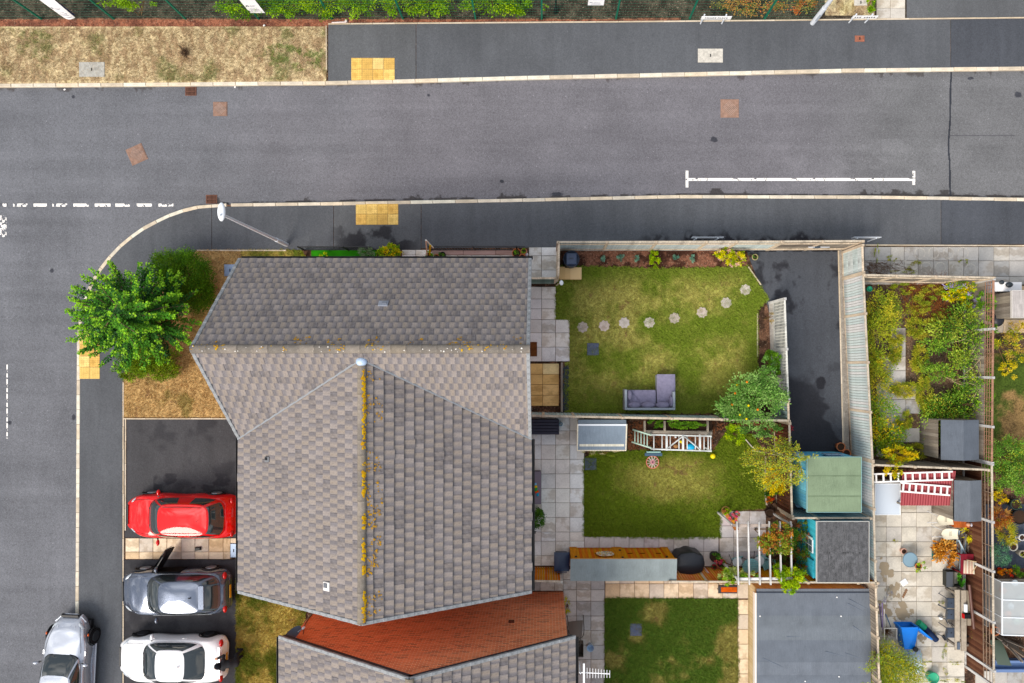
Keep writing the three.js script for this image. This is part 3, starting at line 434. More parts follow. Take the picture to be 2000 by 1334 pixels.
// ---------------------------------------------------------------- second house at the bottom, its gable wall towards the camera
{
  const o = thing('house', 'neighbouring house with an orange brick gable wall at the bottom', 'house', [-3.85, 0, 12]);
  const w = -8.77, e = 1.06, r = -3.85, hE = 5.0, hR = 8.05, zf = 9.12, zk = 16.5;
  const wall = (pts) => uvm(raw(pts.flat()));
  part(o, 'gable_wall', [brickUV(wall([[w + 0.22, -0.02, zf + 0.14], [e - 0.22, -0.02, zf + 0.14], [e - 0.22, hE - 0.05, zf + 0.14], [w + 0.22, -0.02, zf + 0.14], [e - 0.22, hE - 0.05, zf + 0.14], [w + 0.22, hE - 0.05, zf + 0.14], [w + 0.22, hE - 0.05, zf + 0.14], [e - 0.22, hE - 0.05, zf + 0.14], [r, hR - 0.16, zf + 0.14]]))], brickMat);
  part(o, 'side_wall', [brickUV(box(w + 0.22, w + 0.4, -0.02, hE - 0.1, zf + 0.16, zk, 0.001)), brickUV(box(e - 0.4, e - 0.22, -0.02, hE - 0.1, zf + 0.16, zk, 0.001)), brickUV(box(w + 0.4, e - 0.4, -0.02, hE - 0.1, zk - 0.2, zk, 0.001))], brickMat);
  const roof = new THREE.Group(); roof.name = 'roof'; roof.org = o.org; o.add(roof);
  const sW = (() => { const s = V(r - w, hR - hE, 0), run = s.length(); return slope(V(w, hE, zf), V(0, 0, 1), s.normalize(), zk - zf, run, 18); })();
  const sE = (() => { const s = V(r - e, hR - hE, 0), run = s.length(); return slope(V(e, hE, zk), V(0, 0, -1), s.normalize(), zk - zf, run, 18); })();
  layTiles(roof, [sW, sE], 200);
  part(roof, 'roof_deck', [quad(sW.at(0, 0, -0.03), sW.at(sW.len, 0, -0.03), sW.at(sW.len, sW.run, -0.03), sW.at(0, sW.run, -0.03)), quad(sE.at(0, 0, -0.03), sE.at(sE.len, 0, -0.03), sE.at(sE.len, sE.run, -0.03), sE.at(0, sE.run, -0.03))], deckMat);
  ridgeRow(roof, V(r, hR, zf - 0.05), V(r, hR, zk)); vergeCaps(roof, sW, 0); vergeCaps(roof, sE, 1);
  for (const sl of [sW, sE]) part(roof, 'verge_board', bar(V(sl.at(0, 0, -0.11).x, sl.at(0, 0, -0.11).y, zf - 0.02), V(sl.at(0, sl.run, -0.11).x, sl.at(0, sl.run, -0.11).y, zf - 0.02), 0.2, 0.03), mat('#33363d', { r: 0.6 }));
  gutter(o, V(w - 0.08, hE - 0.03, zf), V(w - 0.08, hE - 0.03, zk)); gutter(o, V(e + 0.08, hE - 0.03, zf), V(e + 0.08, hE - 0.03, zk));
  part(o, 'overflow_vent', box(X(997, 4) - 0.1, X(997, 4) + 0.1, 3.2, 3.35, zf + 0.08, zf + 0.15), mat('#5c3428'));
  part(o, 'wall_cable', tube([V(X(632, 1.2), 1.0, zf + 0.12), V(X(605, 3), 3.4, zf + 0.11), V(X(600, 4), 4.4, zf + 0.11)], 0.012, 12, 5), blackPlastic);
}
// ================================================================ BUILDERS: leaves, plants, grass, fences, slabs
const leafMat = new THREE.MeshPhysicalMaterial({ vertexColors: true, roughness: 0.6, specularIntensity: 0.3, side: THREE.DoubleSide });
function leafBuffer() { return { p: [], n: [], c: [] }; }
const _a = new THREE.Vector3(), _b = new THREE.Vector3(), _n = new THREE.Vector3();
function addLeaf(B, x, y, z, dx, dy, dz, nx, ny, nz, l, w, col, k) {      // a leaf folded a little along its rib
  let m = Math.hypot(dx, dy, dz) || 1; dx /= m; dy /= m; dz /= m;
  let sx = dy * nz - dz * ny, sy = dz * nx - dx * nz, sz = dx * ny - dy * nx; m = Math.hypot(sx, sy, sz) || 1; sx /= m; sy /= m; sz /= m;
  const ux = sy * dz - sz * dy, uy = sz * dx - sx * dz, uz = sx * dy - sy * dx, f = 0.22 * w;
  const mx = x + dx * l * 0.45, my = y + dy * l * 0.45, mz = z + dz * l * 0.45, tx = x + dx * l, ty = y + dy * l, tz = z + dz * l;
  for (const s of [1, -1]) {
    const qx = mx + sx * w * s * 0.5 + ux * f, qy = my + sy * w * s * 0.5 + uy * f, qz = mz + sz * w * s * 0.5 + uz * f;
    if (s > 0) B.p.push(x, y, z, qx, qy, qz, tx, ty, tz); else B.p.push(x, y, z, tx, ty, tz, qx, qy, qz);
    let ax = ux - sx * s * 0.4, ay = uy - sy * s * 0.4, az = uz - sz * s * 0.4; const q = 1 / Math.hypot(ax, ay, az); ax *= q; ay *= q; az *= q;
    for (let i = 0; i < 3; i++) { B.n.push(ax, ay, az); B.c.push(col[0] * k, col[1] * k, col[2] * k); }
  }
}
function leafGeo(B) { const g = new THREE.BufferGeometry(); g.setAttribute('position', new THREE.Float32BufferAttribute(B.p, 3)); g.setAttribute('normal', new THREE.Float32BufferAttribute(B.n, 3)); g.setAttribute('color', new THREE.Float32BufferAttribute(B.c, 3)); return g; }
const pal = (...hex) => hex.map((h) => { const c = lin(h, 0.93); return [c.r, c.g, c.b]; });
const gauss = (q) => (q() + q() + q() + q() - 2) * 0.86;
// leaves in clumps over an uneven ellipsoid; leaf = [length, width]
function cloud(B, c, r, n, leaf, cols, q, o = {}) {
  const K = o.clumps || Math.max(6, Math.round(n / 45)), cr = o.cr || 0.26, cl = [];
  for (let i = 0; i < K; i++) { const u = q() * 2 - 1, a = q() * 6.283, s = Math.sqrt(1 - u * u), rad = (o.core || 0.55) + (1 - (o.core || 0.55)) * Math.sqrt(q()); let y = Math.abs(u) < 2 ? u : 0; if (o.dome) y = Math.abs(u); const lump = 0.82 + 0.36 * q(); cl.push({ x: Math.cos(a) * s * rad * lump, y: y * rad * lump, z: Math.sin(a) * s * rad * lump, col: cols[Math.floor(q() * cols.length)], k: 0.85 + 0.3 * q() }); }
  for (let i = 0; i < n; i++) {
    const t = cl[Math.floor(q() * K)], px = t.x + gauss(q) * cr, py = t.y + gauss(q) * cr, pz = t.z + gauss(q) * cr, x = c[0] + px * r[0], y = Math.max(0.02, c[1] + py * r[1]), z = c[2] + pz * r[2];
    const L = leaf[0] * (0.65 + 0.7 * q()), ox = px + (q() - 0.5) * 1.6, oy = py * 0.6 + (q() - 0.35) * 1.2, oz = pz + (q() - 0.5) * 1.6;
    addLeaf(B, x, y, z, ox, oy, oz, (q() - 0.5) * 1.3 + px * 0.4, 0.9, (q() - 0.5) * 1.3 + pz * 0.4, L, leaf[1] * (0.7 + 0.6 * q()), q() < 0.86 ? t.col : cols[Math.floor(q() * cols.length)], t.k * (0.78 + 0.44 * q()));
  }
}
const barkMat = grain('#6b5a4a'), twigMat = mat('#7a6247');
// shrub given by its picture: [px, py] of its middle, radius in px, height
function shrub(name, label, category, blobs, leaf, cols, o = {}) {
  const f = blobs[0], q = rng(o.seed || Math.round(f[0] * 7 + f[1] * 3)), base = P(f[0], f[1], f[4] ?? f[3] * 0.5), t = thing(name, label, category, [base.x, o.y || 0, base.z], o.group), B = leafBuffer();
  for (const [px, py, r, h, hc = h * 0.5, n = 0] of blobs) { const c = P(px, py, hc), rad = (Array.isArray(r) ? r : [r, r]).map((v) => v * (CAM_H - hc) / FOC), num = n || Math.round((o.dens || 900) * rad[0] * rad[1] * (0.6 + h * 0.5) * 2.6); cloud(B, [c.x, hc, c.z], [rad[0] * 0.86, h / 2 * 0.9, rad[1] * 0.86], Math.round(num * 1.7), [leaf[0] * 0.78, leaf[1] * 0.78], cols, q, o); }
  part(t, 'foliage', leafGeo(B), leafMat);
  if (o.stem !== 0) { const st = []; for (let i = 0; i < (o.stems || 4); i++) { const b = blobs[Math.floor(q() * blobs.length)], e = P(b[0] + gauss(q) * 5, b[1] + gauss(q) * 5, (b[4] ?? b[3] * 0.5) * 1.2); st.push(rod([base.x + gauss(q) * 0.05, o.y || 0, base.z + gauss(q) * 0.05], e, 0.022, 0.008, 5)); } part(t, 'stem', st, twigMat).userData.kind = 'stuff'; }
  return t;
}
// blades of grass over a plot
function inPoly(poly, x, y) { let r = false; for (let i = 0, j = poly.length - 1; i < poly.length; j = i++) { const [a, b] = poly[i], [c, d] = poly[j]; if ((b > y) !== (d > y) && x < (c - a) * (y - b) / (d - b) + a) r = !r; } return r; }
const tuftGeo = (() => { const pos = [], q = rng(3); for (let i = 0; i < 5; i++) { const a = i * 1.27 + q(), r = 0.008 + 0.014 * q(), lx = Math.cos(a) * (0.018 + 0.03 * q()), lz = Math.sin(a) * (0.018 + 0.03 * q()), bx = Math.cos(a) * r, bz = Math.sin(a) * r, w = 0.006, px = -Math.sin(a) * w, pz = Math.cos(a) * w; pos.push(bx - px, 0, bz - pz, bx + px, 0, bz + pz, bx + lx, 0.028 + 0.03 * q(), bz + lz); } return raw(pos); })();
const tuftMat = new THREE.MeshPhysicalMaterial({ color: 0xffffff, roughness: 0.9, specularIntensity: 0.2, side: THREE.DoubleSide });
function grow(name, label, poly, perM2, hs = 1, seed = 1) {
  const mx = poly.reduce((s, p) => s + p[0], 0) / poly.length, my = poly.reduce((s, p) => s + p[1], 0) / poly.length; poly = poly.map(([a, b]) => { const d = Math.hypot(a - mx, b - my), f = 1 + 2.2 / d; return [mx + (a - mx) * f, my + (b - my) * f]; });
  const q = rng(seed), xs = poly.map((p) => p[0]), ys = poly.map((p) => p[1]), x0 = Math.max(-40, Math.min(...xs)), x1 = Math.min(2040, Math.max(...xs)), y0 = Math.max(-30, Math.min(...ys)), y1 = Math.min(1370, Math.max(...ys)), list = [];
  const N = Math.round((x1 - x0) * (y1 - y0) * MPP * MPP * perM2); for (let i = 0; i < N; i++) { const px = x0 + (x1 - x0) * q(), py = y0 + (y1 - y0) * q(); if (inPoly(poly, px, py)) list.push([px, py]); }
  const o = new THREE.InstancedMesh(tuftGeo, tuftMat, list.length), m = new THREE.Matrix4(), c = new THREE.Color(), e = new THREE.Euler(), qu = new THREE.Quaternion();
  list.forEach(([px, py], i) => { const g = grassRule(px, py), b3 = [0.75, 1.0, 1.25], tb = fbm(px / 11, py / 9, 3) * 0.8 + q() * 0.5, k = 0.75 + 0.5 * q(), s = (0.7 + 0.8 * q()) * hs * (0.75 + 0.5 * g.g), gg = Math.min(1, Math.max(0, g.g + (q() - 0.5) * 0.5)), col = mix3(seen(...g.straw), seen(...g.green), gg).map((v, i) => v * 1.25 * (1 - (1 - gg) * 0.42 * b3[i] * Math.pow(tb, 2))); m.compose(P(px, py), qu.setFromEuler(e.set((q() - 0.5) * 0.5, q() * 6.28, (q() - 0.5) * 0.5)), new THREE.Vector3(s * 1.15, s, s * 1.15)); m.elements[13] = 0.008; o.setMatrixAt(i, m); o.setColorAt(i, c.setRGB(col[0] * k, col[1] * k, col[2] * k)); });
  o.name = numbered(name); o.userData = { label, kind: 'stuff' }; scene.add(o);
}
// ---------------------------------------------------------------- paving
const slabTex = dataTex(256, 256, (i, j) => { const n = tileNoise(i / 50, j / 50, 5.12, 4), f = tileNoise(i / 7, j / 7, 256 / 7, 3); return g255(236 + 60 * (n - 0.5) + 34 * (f - 0.5) + 34 * (hash2(i, j) - 0.5)); });
const slabTex2 = dataTex(256, 256, (i, j) => { const n = tileNoise(i / 40 + 9, j / 40, 6.4, 5), s = sstep(0.45, 0.75, n); const c = mix3([240, 240, 240], [196, 188, 178], s * 0.55), k = 1 + 0.14 * (hash2(i, j) - 0.5) + 0.2 * (tileNoise(i / 9, j / 9, 256 / 9, 3) - 0.5); return c.map((v) => Math.min(255, v * k)); });
const slabGeos = [0, 1, 2].map((k) => { const g = bev(1, 0.06, 1, 0.014), p = g.attributes.position, n = g.attributes.normal, uv = g.attributes.uv; for (let i = 0; i < p.count; i++) uv.setXY(i, (p.getX(i) + 0.5) * 0.3 + k * 0.33, (p.getZ(i) + 0.5) * 0.3 + k * 0.21); return g; });
const slabSet = (cols, k = 1.3) => cols.flatMap((h, i) => [mat(h, { map: slabTex, k }), mat(h, { map: slabTex2, k })]);
const greySlabs = slabSet(['#cfccc8', '#d8d5cf', '#c5c4c1', '#d2d2d2']), paleSlabs = slabSet(['#dde2e6', '#dad7d2', '#e2e0da', '#d2d1ce']), buffSlabs = slabSet(['#cbb9a0', '#c2ab8d', '#d2c3ac', '#bdb3a6']), sandSlabs = slabSet(['#dcbc86', '#e4cc9c', '#d3b27a', '#dfc596']), mauveSlabs = slabSet(['#c4bab7', '#b9b0b2', '#cdc3bc', '#bcb7b7']), oldSlabs = slabSet(['#a6a39e', '#b4b0a9', '#9b9a98', '#aca9a5']), creamSlabs = slabSet(['#e2dccf', '#d9d2c5', '#e6e0d4', '#d4cfc7'], 0.9), pinkSlabs = slabSet(['#b59b96', '#a8908b']);
function slabs(o, xs, ys, set, skip = () => false, top = 0.012, gap = 0.012) {
  for (let i = 0; i + 1 < xs.length; i++) for (let j = 0; j + 1 < ys.length; j++) {
    const cx = (xs[i] + xs[i + 1]) / 2, cy = (ys[j] + ys[j + 1]) / 2; if (skip(cx, cy)) continue; const w = (xs[i + 1] - xs[i]) * MPP - gap, d = (ys[j + 1] - ys[j]) * MPP - gap, t = rr(0, 1) < 0.5;
    const s = piece(o, 'slab', slabGeos[Math.floor(R() * 3)], set[Math.floor(R() * set.length)], X(cx), top - 0.06 + rr(-0.003, 0.003), Z(cy), (t ? 0 : Math.PI) + rr(-0.006, 0.006), w, 1, d); s.rotation.x = rr(-0.004, 0.004); s.rotation.z = rr(-0.004, 0.004);
  }
}
const steps = (a, d, n) => Array.from({ length: n + 1 }, (_, i) => a + d * i);
// ---------------------------------------------------------------- fences
function fence(name, label, A, Bp, o) {
  const a = P(A[0], A[1]), b = P(Bp[0], Bp[1]), d = b.clone().sub(a), L = d.length(), ux = d.x / L, uz = d.z / L, ry = -Math.atan2(uz, ux), nx = -uz, nz = ux, h = o.h || 1.8, face = o.face || 1, gb = o.gravel ?? 0.15;
  const t = thing(name, label, o.cat || 'fence', [a.x, 0, a.z], o.group), at = (s, off = 0) => [a.x + ux * s + nx * off, a.z + uz * s + nz * off];
  const posts = o.posts ? o.posts.map((f) => f * L) : steps(0, L / Math.max(1, Math.round(L / 1.86)), Math.max(1, Math.round(L / 1.86)));
  const pm = o.postMat || wood('#cbb89f'), pw = o.pw || 0.095;
  if (!o.noPosts) { const pg = bev(pw, h + (o.proud ?? 0.06), pw, 0.012); for (const s of posts) { const [x, z] = at(s, -face * 0.0); piece(t, 'post', pg, pm, x, 0, z, ry); } }
  const ms = o.mats;
  for (let k = 0; k + 1 < posts.length; k++) {
    const s0 = posts[k] + pw / 2, s1 = posts[k + 1] - pw / 2, bl = s1 - s0, [mx, mz] = at((s0 + s1) / 2, 0); if (bl < 0.1) continue;
    if (gb) piece(t, 'gravel_board', bev(bl, gb, 0.04, 0.006), o.gravelMat || pm, mx, -0.01, mz, ry);
    if (o.style === 'v') { const n = Math.max(1, Math.round(bl / (o.bw || 0.12))), w = bl / n, bg = bev(w - 0.012, h - gb - 0.03, 0.02, 0.004); for (let i = 0; i < n; i++) { const [x, z] = at(s0 + w * (i + 0.5), face * 0.028), q = piece(t, 'board', bg, ms[Math.floor(R() * ms.length)], x, gb + rr(-0.004, 0.004), z, ry + face * 0.13); } }
    else if (o.style === 'h') { const n = Math.max(1, Math.round((h - gb) / (o.bw || 0.15))), w = (h - gb) / n, bg = bev(bl, w - 0.006, 0.016, 0.004); for (let i = 0; i < n; i++) { const [x, z] = at((s0 + s1) / 2, face * 0.012), q = piece(t, 'board', bg, ms[Math.floor(R() * ms.length)], x, gb + w * i, z, ry); q.rotation.order = 'YXZ'; q.rotation.x = (o.lap ?? 0.07) * -face; } }
    else if (o.style === 'trellis') { const y0 = gb + (o.from || 0), nv = Math.round(bl / (o.mesh || 0.13)), nh = Math.round((h - y0) / (o.meshH || 0.15)), vg = bev(0.022, h - y0, 0.014, 0.003), hg = bev(bl, 0.028, 0.014, 0.003); for (let i = 0; i <= nv; i++) { const [x, z] = at(s0 + bl * i / nv, face * 0.012); piece(t, 'slat', vg, ms[0], x, y0, z, ry); } for (let i = 0; i <= nh; i++) { const [x, z] = at((s0 + s1) / 2, face * 0.03); piece(t, 'slat', hg, ms[0], x, y0 + (h - y0 - 0.03) * i / nh, z, ry); }
      if (o.from) { const n = Math.round(bl / (o.bw || 0.14)), w = bl / n, bg = bev(w - 0.004, y0 - gb, 0.018, 0.004); for (let i = 0; i < n; i++) { const [x, z] = at(s0 + w * (i + 0.5), 0); piece(t, 'board', bg, o.lower[Math.floor(R() * o.lower.length)], x, gb, z, ry); } } }
    if (o.rails !== 0 && o.style !== 'trellis') for (const y of [0.3, h - 0.3]) { const [x, z] = at((s0 + s1) / 2, -face * 0.03); piece(t, 'rail', bev(bl, 0.075, 0.04, 0.006), pm, x, y, z, ry); }
    if (o.cap !== 0) piece(t, 'top_rail', bev(bl, 0.03, o.cap || 0.075, 0.006), o.capMat || pm, ...((p) => [p[0], h - 0.012, p[1]])(at((s0 + s1) / 2, face * 0.015)), ry);
  }
  return t;
}
const sage = ['#d0dbd9', '#c6d3d3', '#d8e0de', '#cbd7d6'].map((h) => wood(h)), orangeWood = ['#f08c24', '#e27a16', '#f69a32', '#d06e16'].map((h) => wood(h)), greyWood = ['#8e867c', '#9b9389', '#82796f', '#a39a8c'].map((h) => wood(h)), brownWood = ['#5b3a2c', '#684434', '#4f3024', '#71503e'].map((h) => wood(h)), whiteWood = ['#e2ddd2', '#ebe7de'].map((h) => wood(h)), palePost = wood('#d8c7b2'), stonePost = wood('#c5baa9'), rustWood = wood('#a5806c');
const pot = (h, r0, r1, wall = 0.018) => lathe([[0.001, 0], [r0, 0], [r1, h * 0.8], [r1 + 0.012, h * 0.8], [r1 + 0.014, h], [r1 - wall, h], [r1 - wall - 0.01, h * 0.75], [0.001, h * 0.72]], 22);
const terracotta = grain('#c07a58'), potSoil = grain('#3c2c22');
function potted(label, px, py, dia, h, m, cols, o = {}) {                    // dia in px at the rim
  const c = P(px, py, h), r = dia / 2 * (CAM_H - h) / FOC, t = thing(o.name || 'plant_pot', label, 'plant pot', [c.x, o.y || 0, c.z], o.group), q = rng(Math.round(px * 13 + py));
  const p = part(t, 'pot', pot(h, r * 0.72, r), m, true); part(t, 'soil', new THREE.CircleGeometry(r * 0.9, 16).rotateX(-Math.PI / 2).translate(0, h * 0.9, 0), potSoil, true);
  if (cols) { const B = leafBuffer(); cloud(B, [0, h + (o.fh || 0.14) * 0.5, 0], [r * (o.fr || 0.8), (o.fh || 0.14), r * (o.fr || 0.8)], o.n || 90, o.leaf || [0.07, 0.035], cols, q, { cr: 0.3 }); const f = part(t, 'foliage', leafGeo(B), leafMat, true); if (o.flowers) { const F = leafBuffer(); for (let i = 0; i < (o.nf || 26); i++) { const a = q() * 6.28, d = Math.sqrt(q()) * r * (o.fr || 0.9); for (let k = 0; k < 4; k++) addLeaf(F, Math.cos(a) * d, h + (o.fh || 0.14) * (0.9 + 0.6 * q()), Math.sin(a) * d, Math.cos(k * 1.57), 0.3, Math.sin(k * 1.57), 0, 1, 0, 0.035, 0.035, o.flowers[Math.floor(q() * o.flowers.length)], 1); } part(t, 'flowers', leafGeo(F), leafMat, true); } }
  return t;
}
// ================================================================ STREET SIDE: verge, covers, signs, lamps, tree
R = rng(21);
grow('grass', 'blades of dry grass on the top left verge', [[0, 56], [637, 54], [637, 155], [0, 160]], 520, 0.9, 11);
grow('grass', 'blades of dry grass on the front lawn', lawns['parched front lawn round the corner tree'], 520, 0.9, 12);
grow('grass', 'blades of grass on the strip beside the cars', lawns['yellowing grass strip between the parked cars and second house'], 650, 1.1, 13);
grow('grass', 'blades of grass on the largest back lawn', g1, 620, 0.9, 14);
grow('grass', 'blades of grass on the middle back lawn', g2, 620, 0.95, 15);
grow('grass', 'blades of grass on the lower back lawn', g3, 640, 1.1, 16);
// tactile paving: each slab with its blister rows
const tactMats = slabSet(['#f0cf85', '#e9c478', '#f3d692', '#e2bb72'], 1.06), blisterMat = mat('#efd08a');
const tactGeo = (() => { const list = [bev(0.392, 0.06, 0.392, 0.006)]; for (let i = 0; i < 6; i++) for (let j = 0; j < 6; j++) list.push(bev(0.03, 0.008, 0.03, 0.004).translate(-0.165 + i * 0.066, 0.058, -0.165 + j * 0.066)); return merge(list); })();
function tactile(label, xs, ys) { const o = structGroup('tactile_paving', label); for (let i = 0; i + 1 < xs.length; i++) for (let j = 0; j + 1 < ys.length; j++) piece(o, 'tactile_slab', tactGeo, tactMats[Math.floor(R() * tactMats.length)], X((xs[i] + xs[i + 1]) / 2), -0.05 + rr(-0.002, 0.004), Z((ys[j] + ys[j + 1]) / 2), rr(-0.01, 0.01), (xs[i + 1] - xs[i]) * MPP / 0.4, 1, (ys[j + 1] - ys[j]) * MPP / 0.4); }
tactile('yellow tactile slabs at the far crossing point', [686, 707, 728, 749, 771], [113, 135, 157]);
tactile('yellow tactile slabs at the near crossing point above the house', [695, 715.5, 737, 757.5, 778], [398, 418, 439]);
tactile('yellow tactile slabs on the side road footpath by the tree', [154, 175, 195], [650, 672, 695, 717, 740]);
// covers in road and path
const rust = grain('#94796c', { r: 0.7 }), rust2 = grain('#9c8072', { r: 0.7 }), treadMat = grain('#b9aaa2', { r: 0.5 }), rust3 = grain('#a06a58', { r: 0.7 }), concreteCover = grain('#cfcbc2');
function cover(name, label, px, py, w, d, turn, m, y, opt = {}) {
  const o = thing(name, label, 'manhole cover', [X(px), y, Z(py)], opt.group), W = w * MPP, D = d * MPP;
  const f = part(o, 'frame', bev(W, 0.03, D, 0.012).translate(0, -0.018, 0).rotateY(turn), m, true); const list = [];
  if (opt.ribs) { part(o, 'lid', bev(W * 0.9, 0.014, D * 0.9, 0.006).translate(0, 0.008, 0).rotateY(turn), m, true); for (let i = -4; i <= 4; i++) list.push(bar([-W * 0.3, 0.022, i * D * 0.075], [W * 0.3, 0.022, i * D * 0.075], 0.014, 0.008)); const g = merge(list).rotateY(turn + 0.78); part(o, 'tread', g, treadMat, true); }
  else { const s = part(o, 'key_slot', bev(0.04, 0.01, 0.12, 0.003).translate(0, 0.0085, 0).rotateY(turn), mat('#2a2a2a'), true); }
}
cover('manhole_cover', 'square rusty manhole cover near the upper kerb on the left', 428, 211, 28, 28, 0, rust, -0.096, { ribs: 1 });
cover('manhole_cover', 'tilted square rusty manhole cover at the road junction', 264.5, 300, 34, 34, 0.42, rust, -0.096, { ribs: 1 });
cover('manhole_cover', 'square orange rusty manhole cover in the road on the right', 1426.5, 210, 36, 36, 0, rust2, -0.096, { ribs: 1 });
cover('service_cover', 'grey concrete service cover in the dry verge', 180, 136, 50, 29, 0, grain('#b5b4ae'), 0.02);
cover('service_cover', 'pale concrete service cover in the far footpath', 1387.5, 108.5, 49, 27, 0, concreteCover, 0.006);
cover('service_cover', 'small red iron cover in the far footpath', 1679, 75.5, 19, 12, 0, rust3, 0.006);
cover('service_cover', 'blue grey square drain cover on the front lawn', 450, 528, 23, 23, 0, mat('#8ea0bb', { r: 0.35, metalness: 0.3 }), 0.03);
cover('service_cover', 'blue grey drain cover at the wall end of the car slabs', 457, 1075, 13, 27, 0, mat('#9fb0c6', { r: 0.4, metalness: 0.3 }), 0.02);
cover('service_cover', 'pale cover in the dry grass at the top', 1681, 5, 26, 12, 0, concreteCover, 0.006);
for (const [px, py, lb] of [[370.5, 176.5, 'rusty gully grating against the upper kerb'], [411, 388, 'rusty gully grating against the lower kerb by the lamp']]) {
  const o = thing('gully_grating', lb, 'drain', [X(px), -0.1, Z(py)], 'gully gratings at the kerbs'), W = 22 * MPP, D = 17 * MPP; part(o, 'frame', [[-W / 2, W / 2, -D / 2, -D / 2 + 0.03], [-W / 2, W / 2, D / 2 - 0.03, D / 2], [-W / 2, -W / 2 + 0.03, -D / 2 + 0.03, D / 2 - 0.03], [W / 2 - 0.03, W / 2, -D / 2 + 0.03, D / 2 - 0.03]].map(([a, b, c, d]) => box(a, b, 0, 0.02, c, d, 0.004)), grain('#7d5a4e'), true);
  part(o, 'pit', bev(W - 0.06, 0.004, D - 0.06, 0.001).translate(0, 0.002, 0), mat('#1c1512'), true); for (let i = 0; i < 8; i++) part(o, 'grate_bar', bev(0.022, 0.014, D - 0.06, 0.004).translate(-W / 2 + 0.05 + i * (W - 0.1) / 7, 0.006, 0), grain('#8a6558'), true); part(o, 'grate_bar', bev(W - 0.06, 0.014, 0.022, 0.004).translate(0, 0.005, 0), grain('#8a6558'), true);
}
// corner tree with long leafy sprays, two clipped shrubs under it
{
  const q = rng(77), b = P(330, 628), o = thing('maple_tree', 'bushy bright green tree overhanging the footpath at the corner', 'tree', [b.x, 0, b.z]), B = leafBuffer(), limbs = [];
  const cols = pal('#3c7222', '#316020', '#487f28', '#275022', '#548a2c', '#35682c'), tip = pal('#7cae34', '#6c9c2e', '#8cb840');
  const top = new THREE.Vector3(b.x, 1.5, b.z);
  for (let i = 0; i < 200; i++) {
    const a = q() * 6.283, rad = Math.sqrt(q()), hc = 1.5 + 3.3 * (1 - rad * rad * 0.75) * (0.55 + 0.5 * q()), e = P(256 + Math.cos(a) * rad * 142, 616 + Math.sin(a) * rad * 112 - Math.cos(a) * rad * 4, hc);
    const dir = new THREE.Vector3(e.x - b.x + gauss(q) * 0.25, 0.5 + 0.8 * q(), e.z - b.z + gauss(q) * 0.25).normalize(), L = 1.1 + 0.9 * q(), s = e.clone().addScaledVector(dir, -L);
    if (i % 5 === 0) limbs.push(tube([[b.x, 1.0 + q() * 0.6, b.z], [(b.x + s.x) / 2, (1.3 + s.y) / 2 + 0.2, (b.z + s.z) / 2], s, e], 0.016, 10, 5)); else if (i % 2) limbs.push(rod(s, e, 0.012, 0.004, 4));
    const cc = cols[Math.floor(q() * cols.length)], n = 150, kk = 0.85 + 0.3 * q();
    for (let k = 0; k < n; k++) { const f = k / n, p = s.clone().lerp(e, f), w = 0.135 * (1.2 - 0.9 * f), ax = q() * 6.283, px = p.x + Math.cos(ax) * w * q(), py = p.y + (q() - 0.5) * 0.14, pz = p.z + Math.sin(ax) * w * q(), tc = f > 0.86 && q() < 0.8 ? tip[Math.floor(q() * 3)] : cc; addLeaf(B, px, py, pz, Math.cos(ax) + dir.x, 0.1 + q() * 0.3 - 0.25, Math.sin(ax) + dir.z, (q() - 0.5) * 0.9, 1, (q() - 0.5) * 0.9, 0.068 + 0.04 * q(), 0.05 + 0.025 * q(), tc, kk * (0.8 + 0.4 * q())); }
  }
  const tr = part(o, 'trunk', [rod([b.x, 0, b.z], [b.x - 0.08, 0.9, b.z], 0.13, 0.1, 10), rod([b.x - 0.08, 0.88, b.z], [b.x - 0.5, 2.4, b.z - 0.1], 0.1, 0.05, 8), rod([b.x - 0.06, 0.85, b.z], [b.x + 0.1, 2.2, b.z - 0.5], 0.08, 0.04, 8), rod([b.x - 0.06, 0.85, b.z], [b.x - 0.3, 2.2, b.z + 0.6], 0.08, 0.04, 8)], barkMat);
  part(o, 'limbs', limbs, barkMat).userData.kind = 'stuff'; part(o, 'crown', leafGeo(B), leafMat);
}
shrub('evergreen_shrub', 'round dark evergreen shrub between the tree and front lawn', 'shrub', [[362, 538, 50, 1.9, 1.1], [330, 520, 34, 1.5, 0.9], [378, 572, 40, 1.5, 0.8]], [0.07, 0.04], pal('#4f7a20', '#3f6a1c', '#5d8a26', '#6d8f2c', '#48691f'), { dens: 2100, stems: 6 });
shrub('evergreen_shrub', 'olive green shrub below the corner tree beside the footpath', 'shrub', [[290, 700, [56, 34], 1.3, 0.8], [255, 728, [30, 18], 0.9, 0.5], [320, 722, [34, 22], 1.0, 0.6]], [0.07, 0.035], pal('#5f7a1c', '#6f8a20', '#4d6c1a', '#7f9526'), { dens: 2100, stems: 6 });
